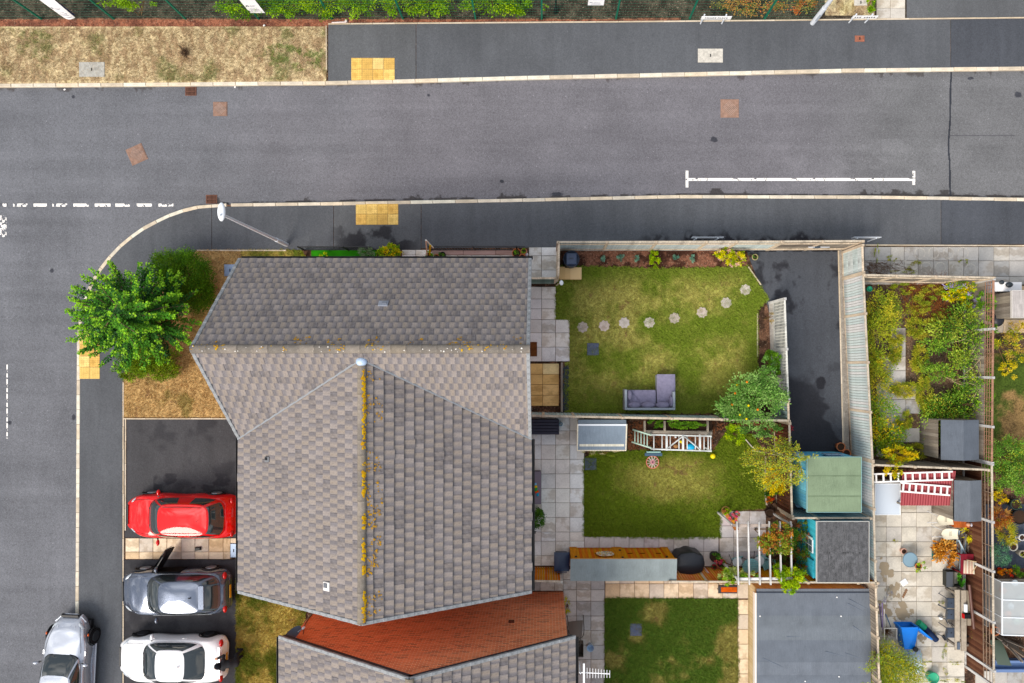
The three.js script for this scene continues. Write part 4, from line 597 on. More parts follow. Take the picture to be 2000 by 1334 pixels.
// street lamps
const galv = mat('#d3d9e2', { r: 0.5 });
{
  const b = P(560, 478), o = thing('street_lamp', 'grey street lamp leaning over the footpath by the corner', 'street lamp', [b.x, 0, b.z]), top = P(438, 432, 5.5), hd = P(432, 402, 5.62);
  const tp = new THREE.Vector3(b.x, 5.45, b.z); part(o, 'post', [rod(b, tp, 0.07, 0.045, 12), rod(b, [b.x, 1.1, b.z], 0.085, 0.083, 12)], galv);
  const q1 = P(434, 430, 5.6), q0 = P(432, 398, 5.62); part(o, 'arm', tube([tp, [tp.x - 0.02, 5.56, tp.z - 0.04], q1.clone().lerp(q0, 0.2)], 0.035, 12, 8), galv);
  const g = new THREE.SphereGeometry(0.5, 18, 12).scale(0.26, 0.18, 0.62); g.translate(0, 0, 0); const c = q1.clone().lerp(q0, 0.5); part(o, 'lamp_head', g.translate(c.x, 5.62, c.z), mat('#e9eef5', { r: 0.4 })); part(o, 'sensor', rod([c.x, 5.7, c.z + 0.12], [c.x, 5.75, c.z + 0.12], 0.035, 0.03, 10), mat('#c8cfd8'));
}
{
  const b = P(1587, 45), o = thing('street_lamp', 'thick grey lamp post by the street sign at the top', 'street lamp', [b.x, 0, b.z]); part(o, 'post', [rod(b, [b.x, 1.2, b.z], 0.1, 0.098, 14), rod([b.x, 1.18, b.z], [b.x, 5.6, b.z], 0.085, 0.05, 12)], galv);
  part(o, 'lamp_head', new THREE.SphereGeometry(0.5, 16, 10).scale(0.26, 0.18, 0.62).translate(b.x, 5.65, b.z + 0.35), mat('#e9eef5', { r: 0.4 })); part(o, 'door', box(b.x - 0.05, b.x + 0.05, 0.35, 0.85, b.z + 0.092, b.z + 0.104), mat('#aab2bd'));
}
// street name plates on two posts
function plate(label, text, px0, px1, py, h0, h1, posts, pmat = galv) {
  const zb = Z(py), x0 = X(px0, h1), x1 = X(px1, h1), o = thing('street_sign', label, 'street sign', [(x0 + x1) / 2, 0, zb]);
  for (const s of posts) part(o, 'post', rod([x0 + (x1 - x0) * s, -0.02, zb], [x0 + (x1 - x0) * s, h1 + 0.05, zb], 0.03, 0.03, 8), pmat);
  const p = part(o, 'plate', box(x0, x1, h0, h1, zb + 0.032, zb + 0.052, 0.004), mat('#eef2f6', { r: 0.5 }));
  if (text) { const c = document.createElement('canvas'); c.width = 512; c.height = 96; const k = c.getContext('2d'); k.fillStyle = '#f2f4f6'; k.fillRect(0, 0, 512, 96); k.fillStyle = '#20242c'; k.font = 'bold 62px sans-serif'; k.textAlign = 'center'; if (text === 'bars') for (let i = 0; i < 9; i++) i === 3 || k.fillRect(40 + i * 50, 26, 26 + (i % 3) * 4, 44); else k.fillText(text, 256, 70); const t = new THREE.CanvasTexture(c); t.colorSpace = THREE.SRGBColorSpace; part(o, 'lettering', new THREE.PlaneGeometry(x1 - x0 - 0.04, h1 - h0 - 0.03).translate((x0 + x1) / 2, (h0 + h1) / 2, zb + 0.056), new THREE.MeshStandardMaterial({ map: t, roughness: 0.6 })); }
}
plate('white street name plate on two posts left of the top lamp post', 'FISHER PLACE', 1371, 1430, 46, 0.42, 0.66, [0.08, 0.8]);
plate('white street name plate next to the thick lamp post', 'bars', 1667, 1716, 44, 0.42, 0.62, [0.1, 0.75]);
// street name plates seen from behind on the near footpath, only their grey backs and stays
function plateBack(label, px0, px1, py) { const h = 0.75, x0 = X(px0, h), x1 = X(px1, h), z = Z(py, h), o = thing('street_sign', label, 'street sign', [(x0 + x1) / 2, 0, z]); part(o, 'plate', box(x0, x1, 0.5, h, z - 0.012, z + 0.012, 0.004), galv); for (const s of [0.14, 0.82]) part(o, 'post', rod([x0 + (x1 - x0) * s, -0.02, z + 0.04], [x0 + (x1 - x0) * s, h - 0.03, z + 0.04], 0.026, 0.026, 8), galv); }
plateBack('low grey street plate seen from behind, above the garden fence', 1352, 1414, 463); plateBack('low grey street plate seen from behind, beside the corner fence post', 1668, 1722, 463);
// green mesh fence with notices, hedges behind
{
  const z = Z(36.5), green = mat('#1c6b55', { r: 0.5 }), xs = [-62, 80, 222, 362, 505, 648, 787, 929, 1058, 1203, 1347, 1493, 1592], o = thing('mesh_fence', 'dark green welded mesh fence with square posts along the top', 'fence', [X(760), 0, z]), h = 2.0;
  for (const px of xs) part(o, 'post', box(X(px) - 0.032, X(px) + 0.032, -0.02, h + 0.05, z - 0.032, z + 0.032, 0.004), green);
  const wires = []; for (let y = 0.05; y < h; y += 0.2) wires.push(rod([X(-62), y, z + 0.04], [X(1592), y, z + 0.04], 0.0035, 0.0035, 4)); part(o, 'line_wires', wires, green).userData.kind = 'stuff';
  const vw = []; for (let x = X(-62); x < X(1592); x += 0.1) vw.push(rod([x, 0.04, z + 0.045], [x, h, z + 0.045], 0.0026, 0.0026, 3)); part(o, 'mesh_wires', vw, green).userData.kind = 'stuff';
  const c = document.createElement('canvas'); c.width = 256; c.height = 384; const k = c.getContext('2d'); k.fillStyle = '#f4f6fa'; k.fillRect(0, 0, 256, 384); k.fillStyle = '#2c3252'; k.fillRect(26, 160, 44, 44); k.fillStyle = '#f4f6fa'; k.fillRect(44, 172, 10, 32); k.fillStyle = '#5a607c'; for (const [x, y, w] of [[84, 168, 110], [84, 184, 84], [70, 236, 120], [40, 268, 170], [60, 288, 140], [50, 308, 160], [34, 344, 190]]) k.fillRect(x, y, w, 8); const tx = new THREE.CanvasTexture(c); tx.colorSpace = THREE.SRGBColorSpace; const face = new THREE.MeshStandardMaterial({ map: tx, roughness: 0.6 });
  const notice = (label, x0, x1, y0, y1, bend) => { const zz = z + 0.075, s = thing('notice_board', label, 'sign', [(x0 + x1) / 2, 0, zz]); const g = new THREE.PlaneGeometry(x1 - x0, y1 - y0, 6, 6), p = g.attributes.position; for (let i = 0; i < p.count; i++) { const u = p.getX(i) / (x1 - x0) + 0.5, v = p.getY(i) / (y1 - y0) + 0.5; p.setZ(i, bend * (1 - v) * Math.sin(u * 2.6)); } g.computeVertexNormals(); part(s, 'printed_face', g.translate((x0 + x1) / 2, (y0 + y1) / 2, zz + 0.012), face); part(s, 'backing', box(x0, x1, y0, y1, zz - 0.012, zz + 0.004 - (bend ? 0.006 : 0), 0.003), mat('#3b4a7a')); };
  notice('white notice sheet curling off the mesh fence at the top left', X(118, 0.45), X(146, 0.45), 0.42, 1.6, 0.16); notice('white notice board on the mesh fence in front of the hedge', X(489, 0.6), X(518, 0.6), 0.62, 1.6, 0); notice('white notice at the top edge above the far footpath', X(1148, 1.2), X(1179, 1.2), 1.2, 1.6, 0);
}
const hedgeCols = pal('#6f9a22', '#86ad2c', '#587f1e', '#9aba30', '#4a701c', '#7ca028');
shrub('hedge', 'clipped green hedge behind the white notice board', 'hedge', [[470, 0, [48, 34], 1.3, 0.75], [540, -4, [50, 34], 1.3, 0.8], [620, -2, [50, 32], 1.3, 0.75], [690, -2, [46, 32], 1.3, 0.75]], [0.1, 0.055], hedgeCols, { dens: 620 });
shrub('hedge', 'clipped green hedge with a brown patch in the middle of the top', 'hedge', [[790, 0, [50, 34], 1.3, 0.75], [850, -2, [40, 32], 1.2, 0.7]], [0.1, 0.055], hedgeCols, { dens: 620 });
shrub('hedge', 'isolated green hedge block right of the mesh fence post', 'hedge', [[960, -2, [62, 34], 1.3, 0.75], [1005, 2, [34, 28], 1.1, 0.65]], [0.1, 0.055], hedgeCols, { dens: 620 });
shrub('young_tree', 'small leafy tree hanging over the mesh fence at the top left', 'tree', [[232, -8, [52, 22], 0.9, 1.4], [246, 10, [18, 16], 0.6, 1.2], [285, -10, [24, 16], 0.6, 1.3]], [0.1, 0.05], pal('#7da32e', '#90b43a', '#6a9026'), { dens: 620, stems: 3 });
shrub('low_shrub', 'tiny green sprig behind the mesh fence', 'shrub', [[1065, 14, 6, 0.3, 0.2, 40]], [0.08, 0.04], hedgeCols, {});
shrub('low_shrub', 'orange and yellow ground cover shrub behind the mesh fence', 'shrub', [[1480, 8, [70, 20], 0.4, 0.25, 420], [1575, 10, [22, 22], 0.4, 0.25, 260], [1430, 4, [40, 14], 0.3, 0.2, 200]], [0.1, 0.06], pal('#a8804a', '#8f8a4a', '#c09a58', '#6f7a3c', '#b5683a'), { cr: 0.4 });
shrub('low_shrub', 'green shrub beside the pale slabs at the top right', 'shrub', [[1702, 2, [9, 26], 0.5, 0.3, 260]], [0.08, 0.05], hedgeCols, {});
{ const b = P(1085, 24), o = thing('bollard', 'black post standing behind the mesh fence', 'bollard', [b.x, 0, b.z]); part(o, 'post', rod(b, [b.x, 1.5, b.z], 0.045, 0.04, 10), blackPlastic); part(o, 'base', rod(b, [b.x, 0.35, b.z], 0.085, 0.075, 12), blackPlastic); }
{ const a = P(648, 44, 0.04), b = P(676, 43, 0.04); solid('plastic_pipe', 'short pale pipe lying at the corner of the far footpath', 'pipe', [rod(a, b, 0.025, 0.025, 8), rod(b, P(676, 39, 0.04), 0.05, 0.05, 8)], mat('#e2d6d6')); }
// dead sapling and litter on the verge
{ const b = P(362, 104), q = rng(4), l = []; for (let i = 0; i < 60; i++) l.push(rod([b.x + gauss(q) * 0.16, 0.02, b.z + gauss(q) * 0.18], [b.x + gauss(q) * 0.3, 0.06 + 0.22 * q(), b.z + gauss(q) * 0.34], 0.008, 0.004, 4)); const o = thing('dead_shrub', 'dry brown clump of twigs in the verge', 'shrub', [b.x, 0, b.z]); part(o, 'twigs', l, mat('#5d4a3c')).userData.kind = 'stuff'; part(o, 'stake', rod([b.x - 0.28, 0.02, b.z - 0.3], [b.x + 0.05, 0.12, b.z + 0.05], 0.02, 0.016, 6), twigMat); }
[[123, 173, 'white scrap of litter at the verge kerb'], [457, 168, 'pale scrap of litter near the rusty cover'], [516, 50, 'white scrap of litter below the notice board']].forEach(([x, y, l]) => { const p = P(x, y); solid('litter', l, 'litter', bev(0.08, 0.02, 0.06, 0.01).rotateY(x).translate(p.x, y > 160 ? -0.1 : 0.01, p.z), mat('#eeeeee')); });
// paving at the top right
{ const o = structGroup('paved_path', 'pale slab path beside the top right driveway'); slabs(o, [1712, 1739, 1768], [-68, -41, -13, 16, 36], creamSlabs); }
{ const o = structGroup('car_slabs', 'strip of slabs between the red and black cars'); slabs(o, [245, 272, 299, 326, 354, 381, 408, 436, 450], [1051, 1078, 1092], buffSlabs); slabs(o, [450, 463], [1051, 1061], buffSlabs); }
{ const p = P(388, 1071); solid('wheel_chock', 'small black block lying on the slabs between the cars', 'block', bev(0.24, 0.1, 0.13, 0.03).rotateY(0.1).translate(p.x, 0.012, p.z), blackPlastic); }
edging('dark joint strip beside the driveway edging', [[244.5, 818], [244, 1050]], -1);
// ================================================================ BACK GARDENS: paving, fences, sheds, furniture
R = rng(31);
{ const o = structGroup('side_path', 'two slab wide path along the right side of the house'); slabs(o, [1033, 1057.7, 1088], [483, 499.4, 527.5, 552], greySlabs); slabs(o, [1033, 1057.7, 1086], [560, 584, 603, 624], greySlabs); slabs(o, [1033, 1058, 1085, 1113], [624, 650, 678, 706], greySlabs); }
{ const o = structGroup('sandstone_patio', 'small patio of golden sandstone slabs beside the house'); slabs(o, [1028, 1060, 1092], [710, 731, 751, 772, 793], sandSlabs); }
{ const o = structGroup('patio', 'pale grey slab patio behind the house'); slabs(o, [1029, 1057, 1085, 1113, 1141], [813, 841.5, 869, 897, 925.5, 954, 982, 1010.5, 1039, 1057, 1085, 1105], paleSlabs, (x, y) => x > 1115 && y < 880 && y > 830); slabs(o, [1113, 1127], [841.5, 869, 897], paleSlabs); }
{ const o = structGroup('garden_path', 'slab path between the middle lawn and orange fence'); slabs(o, [...steps(1141, 29.2, 9)], [1048, 1077, 1106], mauveSlabs); slabs(o, [1405, 1433, 1464, 1496], [998, 1027, 1050, 1078, 1106], mauveSlabs, (x, y) => x < 1410 && y < 1000); }
{ const o = structGroup('lower_path', 'weathered slab path round the lower lawn'); slabs(o, [1029, 1055, 1083, 1100], [1112, 1132, 1154], oldSlabs); slabs(o, [1100, 1126, 1154, 1181], [1112, 1132, 1152, 1174, 1203, 1231, 1260, 1288, 1317, 1346], oldSlabs); slabs(o, steps(1182, 28.7, 10), [1112, 1140, 1169], buffSlabs); slabs(o, [1441, 1469], steps(1171, 29, 7), buffSlabs); }
{ const o = structGroup('front_paving', 'weedy slab forecourt right of the corner fence'); slabs(o, [1646, 1688, 1711, 1740, 1766, 1793, 1823, 1852, 1882, 1911, 1941, 1971, 2001, 2031], [482, 509.5, 540, 556], oldSlabs); }
{ const o = structGroup('front_step', 'slabs at the front gate of the house'); slabs(o, [785, 812, 838], [488, 498, 512], greySlabs); slabs(o, steps(838, 27.7, 7), [498.5, 512], greySlabs); slabs(o, [842, 905, 968, 1030], [489, 498], pinkSlabs); }
{ const o = structGroup('yard', 'broad cream slab yard with damp patches'); slabs(o, [1672, 1702, 1731, 1761, 1790, 1820, 1850, 1884], [985, 1001, 1029, 1058, 1087, 1116, 1145, 1175, 1204, 1234, 1263, 1293, 1322, 1351], creamSlabs); }
{ const o = structGroup('overgrown_path', 'slabs half swallowed by weeds in the overgrown garden'); slabs(o, [1712, 1740, 1769, 1797], steps(640, 28, 9), oldSlabs, (x, y) => hash2(x, y) < 0.22 || (x < 1740 && y < 700) || (x > 1770 && (y < 740 || y > 850))); }
// damp stains on the yard: dried tide marks with a hard outline
const stainTex = dataTex(256, 256, (i, j) => { const n = fbm(i / 46 + 3, j / 46 + 8, 5), e = Math.hypot(i / 128 - 1, j / 128 - 1); const v = n + (0.62 - e) * 0.75 > 0.58 ? 255 : 0; return [v, v, v]; }, false, THREE.ClampToEdgeWrapping);
const stainMat = new THREE.MeshStandardMaterial({ color: lin('#968872'), roughness: 0.7, alphaMap: stainTex, alphaTest: 0.5, side: THREE.DoubleSide });
[[1728, 1115, 50, 70, 0.3], [1745, 1155, 60, 46, 1.4], [1765, 1196, 70, 60, 2.2], [1727, 1190, 44, 70, 4], [1799, 1247, 30, 34, 0.8]].forEach(([x, y, w, d, t], i) => { const o = solid('damp_stain', `${['upper', 'second', 'wide middle', 'fence side', 'lowest'][i]} damp brown stain on the yard slabs`, undefined, new THREE.PlaneGeometry(w * MPP, d * MPP).rotateX(-Math.PI / 2).rotateY(t).translate(X(x), 0.021 + i * 0.001, Z(y)), stainMat); o.userData.kind = 'structure'; });
{ const g = uvGround(prism(pp([[1638, 489], [1649, 489], [1659, 884], [1648, 884]]), -0.15, 0.012)); struct('gravel_strip', 'narrow gravel strip along the tall sage fence', g, grain('#9d9890')); }
{ const q = rng(9), l = []; for (let i = 0; i < 900; i++) { const py = 492 + 388 * q(), p = P(1640 + (py - 489) * 0.025 + 8 * q(), py); l.push(bev(0.03 + 0.03 * q(), 0.02, 0.03 + 0.02 * q(), 0.008).rotateY(q() * 6).translate(p.x, 0.01, p.z)); } solid('gravel', 'loose stones in the strip along the tall sage fence', undefined, l, grain('#b3aca3')).userData.kind = 'stuff'; }
struct('artificial_turf', 'bright artificial turf behind the front railings', uvGround(prism(pp([[608, 489], [735, 489], [735, 512], [608, 512]]), -0.1, 0.012)), grain('#2f7a1e', { r: 1 }));
// ---------------------------------------------------------------- fences
const gx = (px, h = 1.8) => NX + (px - NX) * (CAM_H - h) / CAM_H, gy = (py, h = 1.8) => NY + (py - NY) * (CAM_H - h) / CAM_H;   // picture of a top -> ground pixel under it
const frac = (a, b, list) => list.map((v) => (v - a) / (b - a));
fence('garden_fence', 'pale sage fence of horizontal boards between footpath and largest lawn', [1088, 489], [1497, 488], { style: 'h', mats: sage, postMat: palePost, face: -1, posts: frac(1088, 1497, [1088, 1178, 1268, 1360, 1415, 1497]), bw: 0.32, lap: 0.04, gravelMat: whiteWood[0], capMat: stonePost });
fence('driveway_gate', 'weathered grey double gate closing the dark driveway', [1499, 488], [1645, 487], { style: 'h', mats: greyWood, postMat: palePost, face: -1, posts: [0, 0.5, 1], cat: 'gate', bw: 0.3, gravel: 0.02, capMat: stonePost });
{ const o = thing('gate_bolt', 'metal latch on the weathered driveway gate', 'latch', [X(1575), 0.9, Z(488) + 0.05]); part(o, 'bolt', rod([X(1560), 1.0, Z(488) + 0.06], [X(1600), 1.0, Z(488) + 0.06], 0.018, 0.018, 6), galv); part(o, 'keep', box(X(1572), X(1582), 0.85, 1.05, Z(488) + 0.03, Z(488) + 0.09), mat('#49525c')); }
fence('garden_fence', 'narrow wooden fence beside the dark compost bin', [1089, 490], [1088, 549], { style: 'v', mats: greyWood, postMat: palePost, face: -1, posts: [0, 1], bw: 0.12 });
fence('side_gate', 'dark green boarded gate across the side path', [1035, 553.5], [1083, 553.5], { style: 'h', mats: ['#6f8a84', '#7f9993', '#5f7771'].map((h) => wood(h)), postMat: palePost, face: 1, posts: [0, 1], cat: 'gate', bw: 0.3, gravel: 0.04, pw: 0.06 });
fence('garden_fence', 'short sage panel of wide boards at the driveway corner', [1644.5, 494], [1646, 544], { style: 'h', mats: sage, postMat: palePost, face: 1, posts: [0, 1], bw: 0.4 });
fence('garden_fence', 'tall sage boarded fence along the right of the dark driveway', [1646, 546], [1663, 888], { style: 'v', mats: sage, postMat: palePost, face: 1, posts: frac(546, 888, [546, 619, 708, 799, 888]), bw: 0.105, capMat: stonePost });
fence('garden_fence', 'sage boarded fence behind the two blue sheds', [1663, 890], [1669, 1116], { style: 'v', mats: sage, postMat: palePost, face: 1, posts: frac(890, 1116, [890, 976, 1071, 1116]), bw: 0.105, capMat: stonePost });
fence('garden_fence', 'weathered grey fence between the large dark shed and the yard', [1669, 1118], [1678, 1360], { style: 'v', mats: greyWood, postMat: palePost, face: 1, posts: frac(1118, 1360, [1118, 1159, 1211, 1290, 1360]), bw: 0.12 });
fence('garden_fence', 'sage boarded fence between the two back lawns', [1037, 806], [1509, 815], { style: 'v', mats: ['#a9bdbe', '#9db3b6', '#b4c6c6'].map((h) => wood(h)), postMat: palePost, face: -1, posts: frac(1037, 1509, [1037, 1061, 1117, 1206, 1296, 1387, 1509]), bw: 0.15, capMat: stonePost });
fence('trellis_fence', 'white lattice trellis fence between lawn and dark driveway', [1502.5, 592], [1509, 776], { style: 'trellis', mats: [wood('#e9dfd0')], postMat: whiteWood[1], face: 1, posts: [0, 0.5, 1], gravelMat: wood('#cfccc8'), gravel: 0.5, mesh: 0.12, meshH: 0.14, capMat: whiteWood[0] });
fence('garden_fence', 'short grey boarded panel at the end of the trellis fence', [1509, 778], [1510, 816], { style: 'v', mats: ['#8fa5a6', '#9fb3b2'].map((h) => wood(h)), postMat: palePost, face: 1, posts: [0, 1], bw: 0.18 });
fence('garden_fence', 'weathered fence behind the flower bed of the middle lawn', [1512, 820], [1517, 990], { style: 'v', mats: brownWood, postMat: palePost, face: 1, posts: [0, 0.5, 1], bw: 0.14, capMat: stonePost, h: 1.75 });
fence('garden_fence', 'sage boarded fence between the two blue sheds', [1517, 993], [1659, 993], { style: 'v', mats: ['#7f999e', '#8ea6aa'].map((h) => wood(h)), postMat: palePost, face: -1, posts: frac(1517, 1659, [1517, 1563, 1659]), bw: 0.105, capMat: stonePost });
fence('orange_fence', 'orange stained boarded fence left of the bin', [1038, 1108], [1104, 1109], { style: 'v', mats: orangeWood, postMat: whiteWood[0], face: -1, posts: [0, 0.86], bw: 0.1, capMat: stonePost, gravel: 0.05 });
fence('orange_fence', 'orange stained boarded fence behind the covered barbecue', [1292, 1109], [1672, 1111], { style: 'v', mats: orangeWood, postMat: palePost, face: -1, posts: frac(1292, 1672, [1292, 1360, 1456, 1545, 1636, 1672]), bw: 0.1, capMat: stonePost, gravel: 0.05 });
fence('garden_fence', 'weathered fence along the top of the overgrown garden', [1648, 549], [1884, 554], { style: 'h', mats: greyWood, postMat: palePost, face: -1, posts: frac(1648, 1884, [1648, 1706, 1778, 1835, 1884]), bw: 0.3, capMat: stonePost });
fence('garden_fence', 'weathered fence between the overgrown garden and yard', [1664, 896], [1874, 905], { style: 'v', mats: greyWood, postMat: palePost, face: -1, posts: frac(1664, 1874, [1664, 1740, 1804, 1874]), bw: 0.12, capMat: stonePost });
fence('trellis_topped_fence', 'grey fence topped with red brown trellis by the overgrown garden', [1884, 556], [1881, 892], { style: 'trellis', mats: [rustWood], lower: greyWood, postMat: whiteWood[1], face: 1, posts: frac(556, 892, [556, 647, 736, 826, 892]), from: 1.25, gravel: 0.1, mesh: 0.17, meshH: 0.17, bw: 0.16, capMat: rustWood });
fence('trellis_topped_fence', 'dark brown fence topped with trellis rails by the yard', [1881, 894], [1885, 1300], { style: 'trellis', mats: [wood('#a08a78')], lower: brownWood, postMat: whiteWood[1], face: 1, posts: frac(894, 1300, [894, 1000, 1090, 1183, 1272, 1300]), from: 1.1, gravel: 0.1, mesh: 0.9, meshH: 0.2, bw: 0.11, capMat: stonePost });
// black railings of the front garden
function railing(label, px0, px1, py) { const z = Z(py), x0 = X(px0), x1 = X(px1), o = thing('railing', label, 'railing', [(x0 + x1) / 2, 0, z], 'black front railings'); const h = 0.85; part(o, 'top_rail', box(x0, x1, h - 0.03, h, z - 0.02, z + 0.02, 0.004), blackPlastic); part(o, 'bottom_rail', box(x0, x1, 0.1, 0.13, z - 0.016, z + 0.016, 0.004), blackPlastic); const n = Math.round((x1 - x0) / 0.11), g = new THREE.CylinderGeometry(0.009, 0.009, h - 0.15, 5).translate(0, (h - 0.15) / 2, 0); for (let i = 0; i <= n; i++) piece(o, i % 16 ? 'baluster' : 'post', i % 16 ? g : bev(0.045, h + 0.04, 0.045, 0.006), blackPlastic, x0 + (x1 - x0) * i / n, i % 16 ? 0.125 : 0, z); }
railing('black iron railing in front of the green turf strip', 596, 735, 489); railing('black iron railing in front of the pink paving strip', 843, 1026, 488.5);
// estate agent style post: white pole with arm and yellow pennant
{ const b = P(843, 500), o = thing('sign_post', 'white pole with a slanting stay and yellow strip by the front gate', 'sign post', [b.x, 0, b.z]), t = P(832, 469, 2.0); part(o, 'pole', bar(P(834, 503), [t.x, 2.0, t.z], 0.05), mat('#f2f0ea')); part(o, 'stay', bar(P(846, 484, 1.0), [t.x, 1.98, t.z], 0.04), mat('#f2f0ea')); part(o, 'yellow_strip', bar(P(839, 499, 0.3), [t.x + 0.12, 1.75, t.z + 0.14], 0.07, 0.012), mat('#e3d62a')); }
// ---------------------------------------------------------------- sheds
const dirtyTex = dataTex(512, 512, (i, j) => g255(200 + 150 * (tileNoise(i / 22, j / 30, 512 / 22, 4) - 0.5) + 90 * (hash2(i >> 1, j >> 1) - 0.5) + 60 * (tileNoise(i / 3, j / 60, 512 / 3, 2) - 0.5))), dirtyFelt = mat('#5c5d60', { map: dirtyTex, k: 1.5 });
const blueWall = ['#69b4d8', '#5ea9d2', '#76bfde'].map((h) => wood(h)), cyanWall = ['#45b6dc', '#3aa9d2', '#55c2e4'].map((h) => wood(h));
// pent shed: walls of boards under an overhanging felt roof; corners as top-of-wall pixels
function shed(name, label, [x0, y0, x1, y1], hw, hr, over, wallMats, roofMat, trim, o = {}) {
  const a = P(x0, y0, hr), b = P(x1, y1, hr), X0 = a.x, X1 = b.x, Z0 = a.z, Z1 = b.z, t = thing(name, label, o.cat || 'shed', [(X0 + X1) / 2, 0, (Z0 + Z1) / 2]), iv = over;
  const bw = 0.13, wall = (ax, az, bx, bz, hA, hB, nm) => { const L = Math.hypot(bx - ax, bz - az), n = Math.max(1, Math.round((o.hb ? hA : L) / bw)), ry = -Math.atan2(bz - az, bx - ax); if (o.hb) { const g = bev(L, hA / n - 0.004, 0.02, 0.004); for (let i = 0; i < n; i++) piece(t, 'cladding_board', g, wallMats[Math.floor(R() * wallMats.length)], (ax + bx) / 2, hA / n * i, (az + bz) / 2, ry); } else for (let i = 0; i < n; i++) { const f = (i + 0.5) / n, h = mix(hA, hB, f); piece(t, 'cladding_board', bev(L / n - 0.004, h, 0.02, 0.004), wallMats[Math.floor(R() * wallMats.length)], mix(ax, bx, f), 0, mix(az, bz, f), ry); } };
  const wx0 = X0 + iv, wx1 = X1 - iv, wz0 = Z0 + iv, wz1 = Z1 - iv; wall(wx0, wz0, wx0, wz1, hw, hw); wall(wx1, wz0, wx1, wz1, hw, hw); wall(wx0, wz0, wx1, wz0, hw, hw); wall(wx0, wz1, wx1, wz1, hw, hw);
  const ridge = o.ridge; if (ridge) { const hm = hr + ridge, c = o.axis === 'x' ? 'x' : 'z'; const m = c === 'x' ? (Z0 + Z1) / 2 : (X0 + X1) / 2; const sh = (p) => p; if (c === 'x') { for (const [z0, z1] of [[Z0, m], [m, Z1]]) { const y0 = z0 === m ? hm : hr, y1 = z1 === m ? hm : hr; part(t, 'roof_panel', roofPanel(X0, X1, z0, z1, y0, y1), roofMat); } for (const [x, s] of [[X0, 1], [X1, -1]]) part(t, 'gable_board', raw([x + s * iv, hw, wz0, x + s * iv, hw, wz1, x + s * iv, hm - 0.05, m]), wallMats[0]); } else { for (const [x0_, x1_] of [[X0, m], [m, X1]]) part(t, 'roof_panel', roofPanel(Z0, Z1, x0_, x1_, x0_ === m ? hm : hr, x1_ === m ? hm : hr, true), roofMat); for (const [z, s] of [[Z0, 1], [Z1, -1]]) part(t, 'gable_board', raw([wx0, hw, z + s * iv, wx1, hw, z + s * iv, m, hm - 0.05, z + s * iv]), wallMats[0]); } }
  else part(t, 'roof_panel', box(X0, X1, hr - 0.05, hr, Z0, Z1, 0.012), roofMat);
  if (trim) { const h0 = hr - 0.09, h1 = hr + 0.012; if (!ridge) { part(t, 'fascia', box(X0 - 0.018, X0, h0, h1, Z0 - 0.018, Z1 + 0.018, 0.003), trim); part(t, 'fascia', box(X1, X1 + 0.018, h0, h1, Z0 - 0.018, Z1 + 0.018, 0.003), trim); part(t, 'fascia', box(X0, X1, h0, h1, Z0 - 0.018, Z0, 0.003), trim); part(t, 'fascia', box(X0, X1, h0, h1, Z1, Z1 + 0.018, 0.003), trim); } }
  return t;
}
function roofPanel(u0, u1, v0, v1, y0, y1, swap) { const th = 0.03, c = [[u0, y0, v0], [u1, y0, v0], [u1, y1, v1], [u0, y1, v1]].map((p) => (swap ? [p[2], p[1], p[0]] : p)), d = c.map((p) => [p[0], p[1] - th, p[2]]), q = (a, b, e, f) => [...a, ...b, ...e, ...a, ...e, ...f]; const pos = [...q(c[0], c[3], c[2], c[1]), ...q(d[0], d[1], d[2], d[3])]; for (let i = 0; i < 4; i++) pos.push(...q(c[i], c[(i + 1) % 4], d[(i + 1) % 4], d[i])); return uvm(raw(pos)); }
{ const t = shed('garden_shed', 'blue garden shed with a mossy green felt roof', [1577, 893, 1682, 1000], 1.95, 2.05, 0.05, blueWall, felt('#7f9078'), mat('#8fb4b4')); const x = t.org[0] - 1.02; for (const zz of [-0.35, 0.42]) part(t, 'felt_lap', box(x + 0.02, x + 2.05, 2.05, 2.058, t.org[2] + zz, t.org[2] + zz + 0.05, 0.002), felt('#76876f')); part(t, 'window', box(x + 0.9, x + 1.6, 1.1, 1.6, t.org[2] - 1.07, t.org[2] - 1.04), mat('#8aa8c0', { r: 0.2 })); part(t, 'corner_trim', box(x - 0.03, x + 0.05, 0, 1.95, t.org[2] - 1.06, t.org[2] - 0.96), mat('#a8d4ec')); part(t, 'door', box(x + 0.03, x + 0.06, 0.05, 1.75, t.org[2] - 0.5, t.org[2] + 0.3), wood('#7cc3e6')); }
